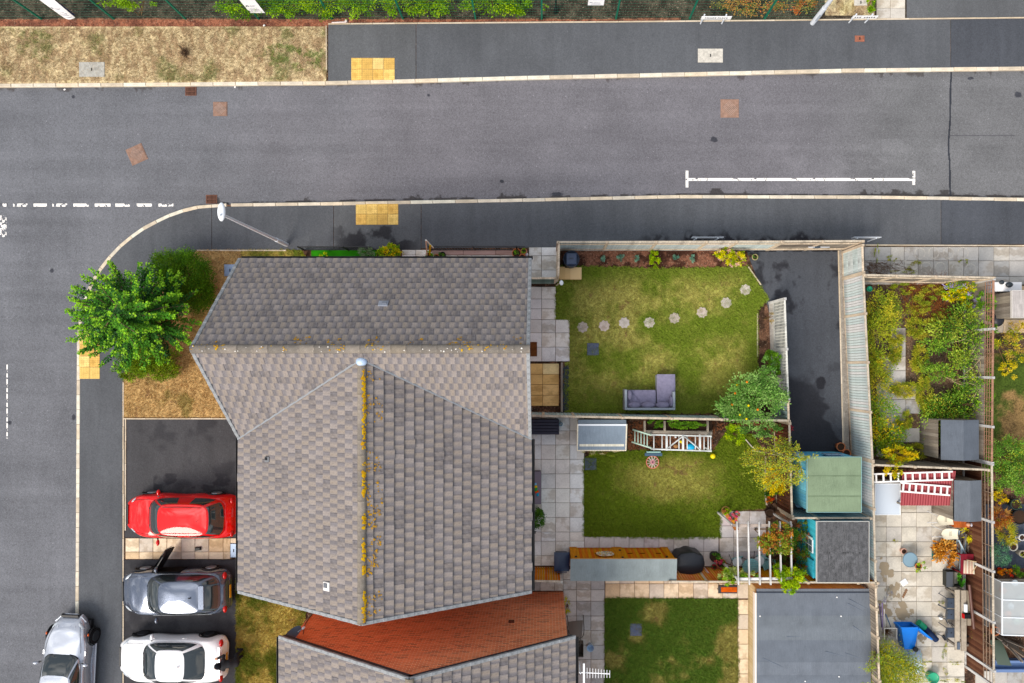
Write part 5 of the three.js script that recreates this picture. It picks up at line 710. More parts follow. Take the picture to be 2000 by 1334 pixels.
{ const t = shed('garden_shed', 'bright cyan summerhouse with a dark felt roof', [1596, 1019, 1697, 1137], 1.95, 2.1, 0.05, cyanWall, dirtyFelt, mat('#c9c8c4'), { hb: 1 }); const xw = t.org[0] - (X(1697, 2.1) - X(1596, 2.1)) / 2 + 0.02, z0 = Z(1068, 1.2);
  for (const xx of [0.42, 1.02, 1.55]) part(t, 'felt_lap', box(xw + xx, xw + xx + 0.05, 2.1, 2.108, Z(1020, 2.1), Z(1136, 2.1), 0.002), dirtyFelt); const w = part(t, 'window', box(xw - 0.02, xw + 0.02, 0.95, 1.65, Z(1050, 1.3), Z(1076, 1.3)), mat('#e6ecee')); for (const [ya, yb] of [[1.0, 1.28], [1.33, 1.6]]) for (const [za, zb] of [[0.06, 0.46], [0.54, 0.94]]) { const A = Z(1050, 1.3), B = Z(1076, 1.3); part(w, 'pane', box(xw - 0.035, xw - 0.021, ya, yb, A + (B - A) * za, A + (B - A) * zb, 0.002), mat('#4f6470', { r: 0.15 })); }
  part(t, 'door', box(xw - 0.03, xw - 0.005, 0.06, 1.75, Z(1085, 1), Z(1118, 1)), wood('#4fbbe0')); part(t, 'shutter', box(xw - 0.04, xw - 0.01, 0.95, 1.65, Z(1046, 1.3), Z(1049.5, 1.3)), mat('#cfe6e4')); }
{ const t = shed('large_shed', 'large dark shed with a wrinkled blue grey felt roof', [1478, 1150, 1700, 1470], 1.15, 1.3, 0.06, ['#c9b690', '#d2c09c'].map((h) => wood(h)), felt('#6b727c'), null, { ridge: 0.001, axis: 'z' });
  // felt sheets laid in laps with low ridged wrinkles
  const hr = 1.3, X0 = X(1478, hr) - 0.01, X1 = X(1700, hr) + 0.01, lap = [1158, 1202, 1250, 1293, 1318, 1380, 1470]; for (let i = 0; i + 1 < lap.length; i++) part(t, 'felt_sheet', uvm(raw((() => { const z0 = Z(lap[i], hr) - 0.03, z1 = Z(lap[i + 1], hr), y = hr + 0.012; const a = [X0 + 0.3 * (0), y + 0.012, z1], P0 = [[X0, y, z0], [X1, y, z0], [X1, y + 0.012, z1], [X0, y + 0.012, z1]]; const D = P0.map((p) => [p[0], p[1] - 0.01, p[2]]), q = (a, b, c, d) => [...a, ...b, ...c, ...a, ...c, ...d]; const r = [...q(P0[0], P0[3], P0[2], P0[1])]; for (let k = 0; k < 4; k++) r.push(...q(P0[k], P0[(k + 1) % 4], D[(k + 1) % 4], D[k])); return r; })())), felt(['#6c737d', '#70777f', '#69707a', '#737a84'][i % 4]));
  for (const [a, b] of [[[1658, 1170], [1696, 1190]], [[1655, 1178], [1690, 1196]], [[1490, 1285], [1530, 1303]], [[1612, 1272], [1650, 1282]], [[1650, 1275], [1690, 1289]], [[1536, 1243], [1566, 1242]], [[1665, 1222], [1690, 1238]]]) { const p = P(a[0], a[1], hr), q = P(b[0], b[1], hr); part(t, 'felt_wrinkle', rod([p.x, hr + 0.016, p.z], [q.x, hr + 0.016, q.z], 0.02, 0.008, 6), felt('#69727f')); }
  part(t, 'bargeboard', box(X0 - 0.07, X0, hr - 0.22, hr + 0.02, Z(1158, hr), Z(1470, hr), 0.006), mat('#e8e2d8')); part(t, 'lead_edge', box(X0, X1, hr - 0.06, hr + 0.03, Z(1157, hr) - 0.02, Z(1157, hr) + 0.02, 0.006), mat('#3c434f'));
  for (const [x, y] of [[1484, 1203], [1642, 1203], [1638, 1321], [1572, 1330], [1634, 1166]]) { const p = P(x, y, hr); part(t, 'fixing_cap', new THREE.CylinderGeometry(0.025, 0.03, 0.02, 8).translate(p.x, hr + 0.034, p.z), mat('#eeeeee')); } }
{ const t = shed('small_shed', 'small grey boarded shed with a dark felt roof in the overgrown garden', [1838, 820, 1912, 898], 1.3, 1.55, 0.03, greyWood, felt('#5f6670'), null, { ridge: 0.22, axis: 'z' }); }
{ const t = shed('small_shed', 'dark felt roofed shed beside the red corrugated roof', [1864, 938, 1917, 1018], 1.45, 1.6, 0.03, greyWood, felt('#666c74'), null, { ridge: 0.14, axis: 'z' }); }
{ const h = 1.35, a = P(1760, 919, h), b = P(1863, 988, h), t = thing('lean_to', 'lean-to with a dark red corrugated roof', 'lean-to', [(a.x + b.x) / 2, 0, (a.z + b.z) / 2]), n = 20, pos = []; const N = n * 4; for (let i = 0; i < N; i++) { const f0 = i / N, f1 = (i + 1) / N, x0 = mix(a.x, b.x, f0), x1 = mix(a.x, b.x, f1), y0 = 0.02 * Math.sin(f0 * n * 6.283), y1 = 0.02 * Math.sin(f1 * n * 6.283), A = [x0, h + 0.12 + y0, a.z], B = [x1, h + 0.12 + y1, a.z], C = [x1, h - 0.06 + y1, b.z], D = [x0, h - 0.06 + y0, b.z]; pos.push(...A, ...D, ...C, ...A, ...C, ...B); }
  part(t, 'corrugated_roof', uvm(raw(pos)), mat('#8c2f38', { r: 0.55 })); for (const x of [a.x + 0.06, (a.x + b.x) / 2, b.x - 0.06]) part(t, 'post', box(x - 0.03, x + 0.03, 0, h - 0.1, b.z - 0.08, b.z - 0.02), greyWood[0]); const L = b.x - a.x; const m = Math.round(L * 0.45 / 0.1); for (let i = 0; i < m; i++) part(t, 'board', box(b.x - 0.1 * (i + 1) + 0.006, b.x - 0.1 * i, 0, h - 0.12, b.z - 0.02, b.z, 0.004), greyWood[i % 4]); }
function ladder(label, A, B, w, h, n) { const a = P(A[0], A[1], h), b = P(B[0], B[1], h), d = b.clone().sub(a).normalize(), s = V(-d.z, 0, d.x).multiplyScalar(w / 2), alu = mat('#eceae8', { r: 0.4 }), t = thing('ladder', label, 'ladder', [(a.x + b.x) / 2, h, (a.z + b.z) / 2], 'ladders lying on the red roof'); for (const k of [1, -1]) part(t, 'stile', bar(a.clone().addScaledVector(s, k), b.clone().addScaledVector(s, k), 0.03, 0.06), alu); for (let i = 0; i < n; i++) { const p = a.clone().lerp(b, (i + 0.5) / n); part(t, 'rung', bar(p.clone().addScaledVector(s, 1), p.clone().addScaledVector(s, -1), 0.06, 0.04), alu); } }
ladder('longer white aluminium ladder across the red roof', [1704, 934], [1861, 929], 0.31, 1.52, 11); ladder('shorter white aluminium ladder slanting on the red roof', [1758, 951], [1856, 959], 0.33, 1.46, 8);
{ const h = 0.95, a = P(1709, 944, h), b = P(1759, 1006, h), t = thing('cold_frame', 'white framed cold frame with a cloudy pale lid', 'cold frame', [(a.x + b.x) / 2, 0, (a.z + b.z) / 2]); part(t, 'lid', box(a.x + 0.03, b.x - 0.03, h - 0.012, h, a.z + 0.03, b.z - 0.03, 0.003), mat('#c3ccd6', { r: 0.25 })); part(t, 'box', [box(a.x, a.x + 0.03, 0, h + 0.01, a.z, b.z), box(b.x - 0.03, b.x, 0, h + 0.01, a.z, b.z), box(a.x + 0.03, b.x - 0.03, 0, h + 0.01, a.z, a.z + 0.03), box(a.x + 0.03, b.x - 0.03, 0, h + 0.01, b.z - 0.03, b.z)], mat('#e8ecef')); }
// orange bike store against the fence
{ const h = 1.8, z0 = Z(1068), z1 = z0 + 0.78, x0 = X(1112), x1 = X(1303), t = thing('storage_shed', 'long orange storage shed with a grey felt lid', 'shed', [(x0 + x1) / 2, 0, (z0 + z1) / 2]), rm = felt('#8a9496');
  part(t, 'carcass', box(x0 + 0.02, x1 - 0.02, 0.02, h - 0.16, z0 + 0.05, z1 - 0.02, 0.004), orangeWood[1]); const n = 34; for (let i = 0; i < n; i++) piece(t, 'front_board', bev((x1 - x0) / n - 0.006, h - 0.06, 0.02, 0.004), orangeWood[i % 4], x0 + (x1 - x0) * (i + 0.5) / n, 0.02, z0 + 0.035);
  for (const [a, b] of [[0, 0.075], [0.43, 0.53], [0.93, 1]]) part(t, 'stile', box(x0 + (x1 - x0) * a, x0 + (x1 - x0) * b, 0.02, h - 0.03, z0 - 0.002, z0 + 0.02, 0.004), wood('#ea8d1a')); for (const [f, y] of [[0.05, 1.4], [0.5, 1.5], [0.93, 1.4], [0.5, 0.5]]) part(t, 'hinge', box(x0 + (x1 - x0) * f - 0.04, x0 + (x1 - x0) * f + 0.04, y, y + 0.12, z0 - 0.03, z0 - 0.004), mat('#33302c')); for (const f of [0.28, 0.6, 0.72, 0.88]) part(t, 'latch', box(x0 + (x1 - x0) * f - 0.14, x0 + (x1 - x0) * f + 0.06, 0.95, 0.98, z0 - 0.012, z0 + 0.01), mat('#6b3c12'));
  part(t, 'roof_panel', roofPanel(x0 - 0.03, x1 + 0.04, z0 - 0.03, z1 + 0.06, h + 0.06, h - 0.06), rm); part(t, 'roof_edge', box(x0 - 0.03, x1 + 0.04, h - 0.02, h + 0.05, z0 - 0.05, z0 - 0.032, 0.003), wood('#cf9a5e')); 
  const d = new THREE.CylinderGeometry(0.36, 0.36, 0.03, 24).rotateX(Math.PI / 2).scale(0.98, 0.9, 1), s = thing('mosaic_disc', 'round multicoloured mosaic plaque hung on the orange shed', 'plaque', [X(1181), 1.0, z0 - 0.04]); const tx = dataTex(64, 64, (i, j) => { const q = hash2(i >> 2, j >> 2); return q < 0.3 ? [236, 232, 220] : q < 0.55 ? [226, 190, 40] : q < 0.75 ? [186, 40, 36] : q < 0.88 ? [60, 60, 70] : [120, 150, 190]; }); part(s, 'disc', d.translate(X(1181, 1), 1.15, z0 - 0.045), new THREE.MeshStandardMaterial({ map: tx, roughness: 0.5 })); }
// grey storage box, playhouse roof, sofa
{ const h = 0.62, a = P(1036, 819, h), b = P(1092, 849, h), t = thing('storage_box', 'charcoal plastic storage box under the fence', 'storage box', [(a.x + b.x) / 2, 0, (a.z + b.z) / 2]), m = mat('#3c3d4a', { r: 0.6 }); part(t, 'body', box(a.x + 0.02, b.x - 0.03, 0, h - 0.08, a.z + 0.02, b.z - 0.03, 0.02), m); for (let i = 0; i < 5; i++) part(t, 'lid_slat', box(a.x, b.x, h - 0.08, h, a.z + (b.z - a.z) * i / 5 + 0.004, a.z + (b.z - a.z) * (i + 1) / 5 - 0.004, 0.015), m); }
{ const p = P(1095, 828); solid('watering_can', 'small pale blue can beside the charcoal storage box', 'can', [lathe([[0.001, 0], [0.07, 0], [0.08, 0.16], [0.06, 0.17]], 16).translate(p.x, 0.01, p.z), torus(0.06, 0.012, 14).translate(p.x, 0.2, p.z)], mat('#9fc4d8', { r: 0.4 })); }
{ const h = 1.55, a = P(1129, 820, h), b = P(1223, 880, h), t = thing('playhouse', 'low playhouse with a blue grey felt roof and shell trim', 'playhouse', [(a.x + b.x) / 2, 0, (a.z + b.z) / 2]), m = felt('#7d8b99'), zr = mix(a.z, b.z, 0.16);
  part(t, 'wall', box(a.x + 0.06, b.x - 0.06, 0, h - 0.16, a.z + 0.08, b.z - 0.14, 0.004), wood('#d9d6c8')); part(t, 'roof_panel', roofPanel(a.x, b.x, a.z, zr, h - 0.04, h + 0.04), m); part(t, 'roof_panel', roofPanel(a.x, b.x, zr, b.z, h + 0.04, h - 0.22), m); part(t, 'ridge_strip', box(a.x, b.x, h + 0.042, h + 0.06, zr - 0.035, zr + 0.035), mat('#dfe6ee')); const g = new THREE.SphereGeometry(0.034, 8, 6), wm = mat('#e9e2cf'); for (let i = 0; i <= 30; i++) { const f = i / 30; piece(t, 'trim_shell', g, wm, mix(a.x, b.x, f), h - 0.25, b.z + 0.02); } for (const x of [a.x - 0.015, b.x + 0.015]) for (let i = 0; i <= 18; i++) { const z = mix(zr, b.z, i / 18); piece(t, 'trim_shell', g, wm, x, mix(h + 0.03, h - 0.24, i / 18), z); } }
shrub('flowering_shrub', 'cream flowered plants at the foot of the playhouse', 'shrub', [[1150, 884, [18, 7], 0.35, 0.2, 260], [1185, 884, [26, 6], 0.3, 0.15, 300]], [0.06, 0.03], pal('#8a9a3a', '#6f8a2e', '#d8d0a0', '#a89a4c'), {});
for (const [x, y, l] of [[1158, 682, 'square slate stepping slab on the largest lawn'], [1153.5, 906, 'square slate slab beside the pale patio'], [1242, 1229.5, 'square slate slab on the lower lawn']]) { const o = solid('slate_slab', l, 'slab', bev(23 * MPP, 0.035, 24 * MPP, 0.014).translate(X(x), 0.004, Z(y)), grain('#57617a', { r: 0.7 }), 'square slate slabs set in the lawns'); }
const scallop = (r) => { const s = new THREE.Shape(); for (let i = 0; i <= 48; i++) { const a = i / 48 * 6.283, d = r * (1 + 0.09 * Math.cos(a * 8)); i ? s.lineTo(Math.cos(a) * d, Math.sin(a) * d) : s.moveTo(Math.cos(a) * d, Math.sin(a) * d); } return uvm(new THREE.ExtrudeGeometry(s, { depth: 0.03, bevelEnabled: true, bevelSize: 0.008, bevelThickness: 0.006, bevelSegments: 1, curveSegments: 6 }).rotateX(-Math.PI / 2), 0.5); };
const stepGeo = scallop(0.205); [[1138, 639], [1180, 636.5], [1219, 630.5], [1268, 630], [1317, 621.5], [1371, 610.5], [1418, 591.5], [1455.5, 566]].forEach(([x, y], i) => { const o = mesh(stepGeo, slabSet(['#b3a8a3', '#b9b2ad'])[i % 4]); o.name = numbered('stepping_stone'); o.position.set(X(x), 0.0, Z(y)); o.rotation.y = i; o.userData = { label: `${ORD[i]} scalloped stepping stone counting from the house`, category: 'stepping stone', group: 'scalloped stepping stones across the lawn' }; scene.add(o); });
{ const o = thing('garden_sofa', 'grey corner sofa with mauve cushions on the largest lawn', 'sofa', [X(1268), 0, Z(768)]), fr = mat('#9aa3ad', { r: 0.6 }), cu = mat('#8d8aa2', { map: grainTex, k: 1.3, r: 1 }), hs = 0.42, hb = 0.66, S = (px) => X(px, hs), T = (py) => Z(py, hs), xl = X(1220, hb), xr = X(1319, hb), zb = Z(801, hb);
  part(o, 'back_frame', box(xl, xr, 0.03, hb, zb - 0.09, zb, 0.015), fr); part(o, 'arm', box(xl, xl + 0.1, 0.03, hb, Z(761, hb), zb - 0.091, 0.015), fr); part(o, 'arm', box(xr - 0.1, xr, 0.03, hb, Z(765, hb), zb - 0.091, 0.015), fr);
  part(o, 'base', [box(xl + 0.1, S(1282), 0.03, 0.28, T(762), zb - 0.1, 0.01), box(S(1283), xr - 0.102, 0.03, 0.28, T(733), zb - 0.1, 0.01)], fr);
  const cush = (x0, x1, z0, z1, y0, y1, nm, puff = 0.03) => { const g = new THREE.BoxGeometry(x1 - x0, y1 - y0, z1 - z0, 10, 2, 10), p = g.attributes.position, q = rng(Math.round(x0 * 100)); for (let i = 0; i < p.count; i++) { const u = p.getX(i) / (x1 - x0) * 2, v = p.getZ(i) / (z1 - z0) * 2; p.setY(i, p.getY(i) + (p.getY(i) > 0 ? puff * (1 - u * u) * (1 - v * v) + 0.012 * (fbm(p.getX(i) * 7 + x0, p.getZ(i) * 7, 3) - 0.5) - 0.02 * Math.pow(Math.max(Math.abs(u), Math.abs(v)), 8) : 0)); p.setX(i, p.getX(i) * (1 - 0.03 * v * v)); } g.computeVertexNormals(); part(o, nm, uvm(g.translate((x0 + x1) / 2, (y0 + y1) / 2, (z0 + z1) / 2)), cu); };
  cush(xl + 0.11, S(1281), T(762), zb - 0.11, 0.285, hs, 'seat_cushion'); cush(S(1283), S(1319), T(731), zb - 0.11, 0.285, hs + 0.01, 'seat_cushion');
  for (const [a, b] of [[1226, 1251], [1252, 1279], [1280, 1308]]) { const g = new THREE.SphereGeometry(0.5, 14, 10).scale(X(b, 0.55) - X(a, 0.55), 0.3, 0.26).rotateX(-0.5); part(o, 'back_cushion', g.translate(X((a + b) / 2, 0.55), 0.55, zb - 0.2), cu); } for (const [a, y] of [[1230, 772], [1311, 784]]) part(o, 'side_cushion', new THREE.SphereGeometry(0.5, 14, 10).scale(0.2, 0.3, 0.44).translate(X(a, 0.55), 0.54, Z(y, 0.55)), cu);
  part(o, 'blanket_fold', tube([[S(1232), hs + 0.02, T(762)], [S(1241), hs + 0.03, T(773)], [S(1251), hs + 0.02, T(785)]], 0.018, 14, 6), cu); }
// bins, doormat, cardboard
{ const p = P(1116, 505, 0.8), o = thing('compost_bin', 'dark blue compost bin in the fence corner', 'bin', [p.x, 0, p.z]), m = mat('#2c3648', { r: 0.4 }); part(o, 'body', lathe([[0.001, 0], [0.33, 0], [0.3, 0.75], [0.001, 0.75]], 20), m, true); part(o, 'lid', bev(0.42, 0.06, 0.46, 0.03).translate(0, 0.75, 0), mat('#3f4d68', { r: 0.35 }), true); part(o, 'handle', bar([-0.08, 0.83, 0], [0.08, 0.83, 0], 0.03), m, true); part(o, 'rim', torus(0.31, 0.016).translate(0, 0.74, 0), m, true); }
{ const a = P(1092, 522, 0.3), b = P(1135, 545, 0.3), o = thing('cardboard_box', 'opened cardboard box lying below the compost bin', 'box', [(a.x + b.x) / 2, 0, (a.z + b.z) / 2]), c = mat('#d2b486'); part(o, 'body', box(a.x + 0.02, b.x, 0.015, 0.26, a.z + 0.02, b.z, 0.004), c); part(o, 'flap', box(a.x + 0.45, b.x + 0.02, 0.262, 0.272, a.z, b.z + 0.01, 0.002), mat('#dcc094')); part(o, 'flap', box(a.x, a.x + 0.24, 0.28, 0.29, a.z - 0.02, b.z - 0.01, 0.002), mat('#c9aa7c')); }
solid('doormat', 'brown coir doormat on the slabs beside the house', 'doormat', bev(22 * MPP, 0.02, 28 * MPP, 0.006).translate(X(1038), 0.014, Z(682)), grain('#6e4426'));
{ const b = P(1098, 752), o = thing('timber_sleeper', 'long weathered sleeper edging the sandstone patio', 'timber', [b.x, 0, b.z]); part(o, 'beam', box(X(1095), X(1099), 0, 0.2, Z(708), Z(804)), greyWood[0]); }
{ const q = rng(8), l = []; for (let i = 0; i < 160; i++) { const p = P(1100 + 10 * q(), 715 + 88 * q()); l.push(bev(0.05 + 0.05 * q(), 0.03, 0.04 + 0.05 * q(), 0.015).rotateY(q() * 6).translate(p.x, 0.005, p.z)); } solid('slate_chippings', 'dark slate chippings beside the sleeper', undefined, l, grain('#4a5261')).userData.kind = 'stuff'; }
{ const p = P(1094, 552, 1.5), o = thing('tap_bracket', 'pale dish shaped bracket on the gate post', 'bracket', [p.x, 1.3, p.z]); part(o, 'dish', new THREE.SphereGeometry(0.13, 12, 6, 0, 6.28, 0, 0.9).rotateZ(-0.7).translate(p.x, 1.4, p.z), mat('#e8eef4')); part(o, 'arm', bar([p.x - 0.15, 1.4, p.z + 0.1], [p.x, 1.45, p.z], 0.03), palePost); }
// ================================================================ PLANTS AND LOOSE THINGS
R = rng(41);
const G = { mid: pal('#5f8a2a', '#6f9a30', '#4e7824', '#7ea838'), lime: pal('#9dbb2e', '#86a82a', '#b3c53a', '#6f942a'), dark: pal('#3f6a24', '#4d7a2a', '#355a20', '#5a8630'), olive: pal('#8f9a34', '#a3a53c', '#7a8a30', '#b5ac48'), yellow: pal('#e2c41e', '#d9b416', '#ecd23a', '#b8ae2a'), rustG: pal('#7a8a34', '#a8683a', '#b5783e', '#5f7a2e', '#c08a3e', '#8f9a3a'), red: pal('#8c3a30', '#6a4a2c', '#a04438', '#5a5a2c'), pale: pal('#a9b27a', '#8fa05a', '#c0b878', '#7a9048') };
// front garden
shrub('lavender_bush', 'grey green bush behind the front railing', 'shrub', [[714, 492, [17, 11], 0.6, 0.35, 700]], [0.06, 0.02], pal('#7f9a72', '#6f8c64', '#8fa880'), {});
shrub('variegated_shrub', 'yellow variegated shrub behind the front railing', 'shrub', [[757, 492, [26, 14], 0.7, 0.4, 900]], [0.09, 0.05], pal('#e8d23a', '#9ab02c', '#6f9428', '#d8c83a'), {});
shrub('low_plant', 'yellow green tuft on the artificial turf', 'plant', [[635, 503, [9, 7], 0.3, 0.2, 120]], [0.12, 0.03], G.lime, {});
shrub('low_plant', 'small plant at the railing end beside the front lawn', 'plant', [[594, 498, [7, 6], 0.3, 0.2, 90]], [0.07, 0.035], G.olive, {});
potted('white rimmed pot with a green plant at the front gate', 838, 501, 17, 0.35, mat('#e8e4dc'), G.mid); potted('small terracotta pot beside the white rimmed pot', 852, 503, 13, 0.3, terracotta, G.dark, { n: 40 }); potted('dark square planter by the front gate', 864, 498, 12, 0.3, mat('#2c2c2c'), G.dark);
potted('large terracotta pot at the right end of the railing', 1009, 494, 17, 0.42, terracotta, G.mid, { n: 60, fr: 0.45 }); potted('smaller terracotta pot tucked behind the large one', 1023, 490.5, 11, 0.3, terracotta, G.mid, { n: 40, fr: 0.5 }); potted('empty terracotta pot under the roof edge', 1020, 503, 13, 0.32, terracotta, null);
{ const p = P(1029, 498); solid('metal_can', 'small shiny can beside the terracotta pots', 'can', lathe([[0.001, 0], [0.06, 0], [0.06, 0.16], [0.05, 0.17], [0.001, 0.17]], 12).translate(p.x, 0.012, p.z), mat('#c8c6d2', { r: 0.3 })); }
// flower bed along the top fence
[[1177, 507], [1213, 505], [1241, 504], [1318, 504.5], [1354, 504.5]].forEach(([x, y], i) => shrub('bedding_plant', `${ORD[i]} small blue green bedding plant from the compost bin`, 'plant', [[x, y, i === 1 ? 8 : 6, 0.2, 0.12, 130]], [0.1, 0.03], pal('#6f9a86', '#5f8a78', '#82a890'), { group: 'bedding plants along the top fence', stem: 0 }));
shrub('climbing_plant', 'narrow bright green plant growing at the top fence', 'plant', [[1277, 496, [9, 10], 0.6, 0.4, 300], [1280, 512, [10, 12], 0.4, 0.25, 300], [1284, 522, [6, 5], 0.2, 0.15, 60]], [0.08, 0.04], G.lime, {});
shrub('hydrangea', 'yellow green flowering shrub in the top right lawn corner', 'shrub', [[1416, 495, [18, 12], 0.8, 0.5, 700], [1437, 505, [16, 17], 0.9, 0.5, 900]], [0.09, 0.045], pal('#c6c42c', '#a8b428', '#d8cc3c', '#8aa02a', '#dcb0a8'), {});
potted('small round pot on the dark driveway by the gate', 1475, 502, 11, 0.2, mat('#a59c74'), G.dark, { n: 20, fr: 0.4 }); potted('tiny dark pot beside the round pot', 1466, 500, 6, 0.14, mat('#4a4238'), null);
// apple tree and airy birch by the driveway
{ const q = rng(66), b = P(1462, 790), o = thing('apple_tree', 'small apple tree with yellow and orange fruit at the lawn corner', 'tree', [b.x, 0, b.z]), B = leafBuffer(), cols = pal('#6f9a4a', '#5f8a3c', '#80a85a', '#4f7a34', '#90b468');
  for (const [px, py, rx, ry, h, hh, n] of [[1470, 768, 46, 34, 2.1, 1.0, 2600], [1440, 795, 34, 24, 1.7, 0.8, 1500], [1490, 740, 26, 20, 2.0, 0.8, 1000], [1515, 780, 24, 26, 2.0, 0.8, 1000], [1470, 815, 40, 13, 1.9, 0.7, 900], [1500, 838, 24, 14, 1.6, 0.6, 500], [1425, 812, 20, 10, 1.3, 0.5, 400], [1502, 715, 12, 16, 1.6, 0.6, 300], [1466, 842, 24, 10, 1.2, 0.5, 350]]) { const c = P(px, py, h), s = (CAM_H - h) / FOC; cloud(B, [c.x, h, c.z], [rx * s * 0.9, hh / 2, ry * s * 0.9], Math.round(n * 1.05), [0.08, 0.042], cols, q, { cr: 0.42 }); }
  part(o, 'trunk', [rod(b, [b.x + 0.1, 1.2, b.z - 0.1], 0.07, 0.05, 8), ...[[1440, 795, 1.6], [1490, 740, 1.9], [1515, 780, 1.9], [1470, 768, 2.0], [1480, 815, 1.8]].map(([x, y, h]) => rod([b.x + 0.1, 1.15, b.z - 0.1], P(x, y, h), 0.04, 0.015, 6))], barkMat); part(o, 'crown', leafGeo(B), leafMat);
  [[1459, 746, 2.4], [1440, 752, 2.0], [1430, 790, 2.0], [1462, 792, 2.4], [1436, 768, 2.1], [1458, 818, 2.2], [1480, 800, 2.5], [1445, 810, 2.0]].forEach(([x, y, h], i) => { const p = P(x, y, h); part(o, 'apple', sph(0.045, p.x, h, p.z), mat(i % 2 ? '#d9c43c' : '#cf7a35')); }); }
shrub('climbing_rose', 'pale green rose climbing the white trellis', 'plant', [[1508, 704, [16, 18], 0.9, 1.2, 700], [1514, 725, [10, 12], 0.6, 1.1, 300], [1500, 690, [8, 8], 0.5, 1.0, 160]], [0.09, 0.045], G.mid, {});
shrub('low_plant', 'thin brown climber at the top of the trellis', 'plant', [[1507, 620, [5, 12], 0.6, 0.9, 70]], [0.06, 0.03], pal('#8a7a4a', '#a08a5a'), {});
{ const q = rng(67), b = P(1508, 880), o = thing('birch_tree', 'airy yellow green tree drooping over the blue shed', 'tree', [b.x, 0, b.z]), B = leafBuffer(), cols = pal('#a3b04a', '#8a9c3c', '#bcbf52', '#74903a', '#c9b83c'), tw = [];
  for (let i = 0; i < 150; i++) { const a = q() * 6.283, d = Math.sqrt(q()), px = 1512 + Math.cos(a) * d * 72 + (q() < 0.25 ? 26 * q() : 0), py = 905 + Math.sin(a) * d * 56 + (px > 1560 ? 12 : 0), h = 2.2 + 1.6 * (1 - d) * q() + 0.4, e = P(px, py, h), s = new THREE.Vector3(b.x, 1.8 + q(), b.z).lerp(e, 0.35 + 0.3 * q()); s.y += 0.3; tw.push(rod(s, e, 0.008, 0.003, 4)); for (let k = 0; k < 34; k++) { const p = s.clone().lerp(e, Math.sqrt(q())); addLeaf(B, p.x + gauss(q) * 0.07, p.y + gauss(q) * 0.08, p.z + gauss(q) * 0.07, gauss(q), -0.4 + gauss(q) * 0.4, gauss(q), gauss(q) * 0.6, 1, gauss(q) * 0.6, 0.055, 0.035, cols[Math.floor(q() * 5)], 0.8 + 0.4 * q()); } }
  part(o, 'trunk', [rod(b, [b.x + 0.05, 2.2, b.z + 0.05], 0.06, 0.035, 8), rod([b.x + 0.04, 1.6, b.z + 0.04], P(1560, 930, 3), 0.03, 0.01, 6), rod([b.x + 0.04, 1.5, b.z + 0.04], P(1470, 880, 2.8), 0.03, 0.01, 6)], mat('#cfc6b8')); part(o, 'twigs', tw, twigMat).userData.kind = 'stuff'; part(o, 'crown', leafGeo(B), leafMat); }
shrub('low_plant', 'lime green shrub at the corner of the middle lawn', 'shrub', [[1436, 848, [20, 22], 0.5, 0.35, 600]], [0.08, 0.04], G.lime, {});
shrub('euonymus', 'bright yellow shrub in the bed beside the middle lawn', 'shrub', [[1518, 938, [26, 26], 0.9, 0.9, 2000], [1512, 918, [14, 12], 0.6, 1.1, 500]], [0.075, 0.045], G.yellow, {});
shrub('red_shrub', 'red leaved shrub between fence and middle lawn', 'shrub', [[1525, 838, [20, 12], 0.6, 0.8, 520], [1500, 832, [12, 7], 0.5, 0.5, 220], [1530, 862, [12, 16], 0.6, 0.8, 300]], [0.08, 0.045], pal('#a03040', '#7a3a30', '#8a5a34', '#c04050'), {});
shrub('bedding_plant', 'dark green foliage below the bright yellow shrub', 'plant', [[1506, 962, [14, 9], 0.4, 0.25, 320]], [0.08, 0.04], G.dark, {});
shrub('flower_clump', 'orange flowers in the bed corner near the lawn', 'flowers', [[1502, 976, [9, 7], 0.3, 0.2, 260]], [0.06, 0.04], pal('#d8662a', '#e0832e', '#6f7a34', '#c8482a'), {}); shrub('flower_clump', 'red and orange flowers against the bed fence', 'flowers', [[1537, 1000, [10, 10], 0.5, 0.6, 380]], [0.06, 0.04], pal('#e0462a', '#e8802c', '#d83030', '#7a8a3a'), {}); shrub('flower_clump', 'yellow and white flowers above the red ones', 'flowers', [[1536, 980, [9, 12], 0.5, 0.7, 380]], [0.06, 0.04], pal('#e8b83a', '#e8e4dc', '#8a9a3a', '#e09a3a'), {});
{ const b = P(1520, 1000), o = thing('tree_stump', 'rough brown log stump at the edge of the terrace', 'stump', [b.x, 0, b.z]); part(o, 'trunk', rod([b.x, 0, b.z], [b.x + 0.05, 0.55, b.z - 0.1], 0.2, 0.16, 12), grain('#6a5140')); part(o, 'cut_face', new THREE.CylinderGeometry(0.15, 0.155, 0.02, 14).translate(b.x + 0.05, 0.56, b.z - 0.1), grain('#8a6f58')); part(o, 'side_log', rod([b.x - 0.25, 0.1, b.z - 0.4], [b.x + 0.05, 0.12, b.z - 0.05], 0.1, 0.09, 10), grain('#5d483a')); }
{ const l = []; const c = [[1493, 890], [1493, 930], [1493, 970], [1496, 992]]; const g = kerb('rope_edging', 'pale rope edging beside the flower bed', c, -1, 0.2, bev(1, 0.14, 0.05, 0.02), 0.05, -0.02, [grain('#cbbfae'), grain('#b9ad9c')]); }
{ const a = P(1455, 858, 0.03); const g = kerb('bed_edging', 'curved white plank edging the planted corner', [[1456, 857], [1466, 870], [1486, 882], [1500, 890]], 1, 0.4, bev(1, 0.1, 0.04, 0.01), 0.04, -0.02, [grain('#d2cbc0')]); }
potted('dark empty pot beside the log stump', 1504, 1003, 16, 0.34, mat('#4a3a34'), null);
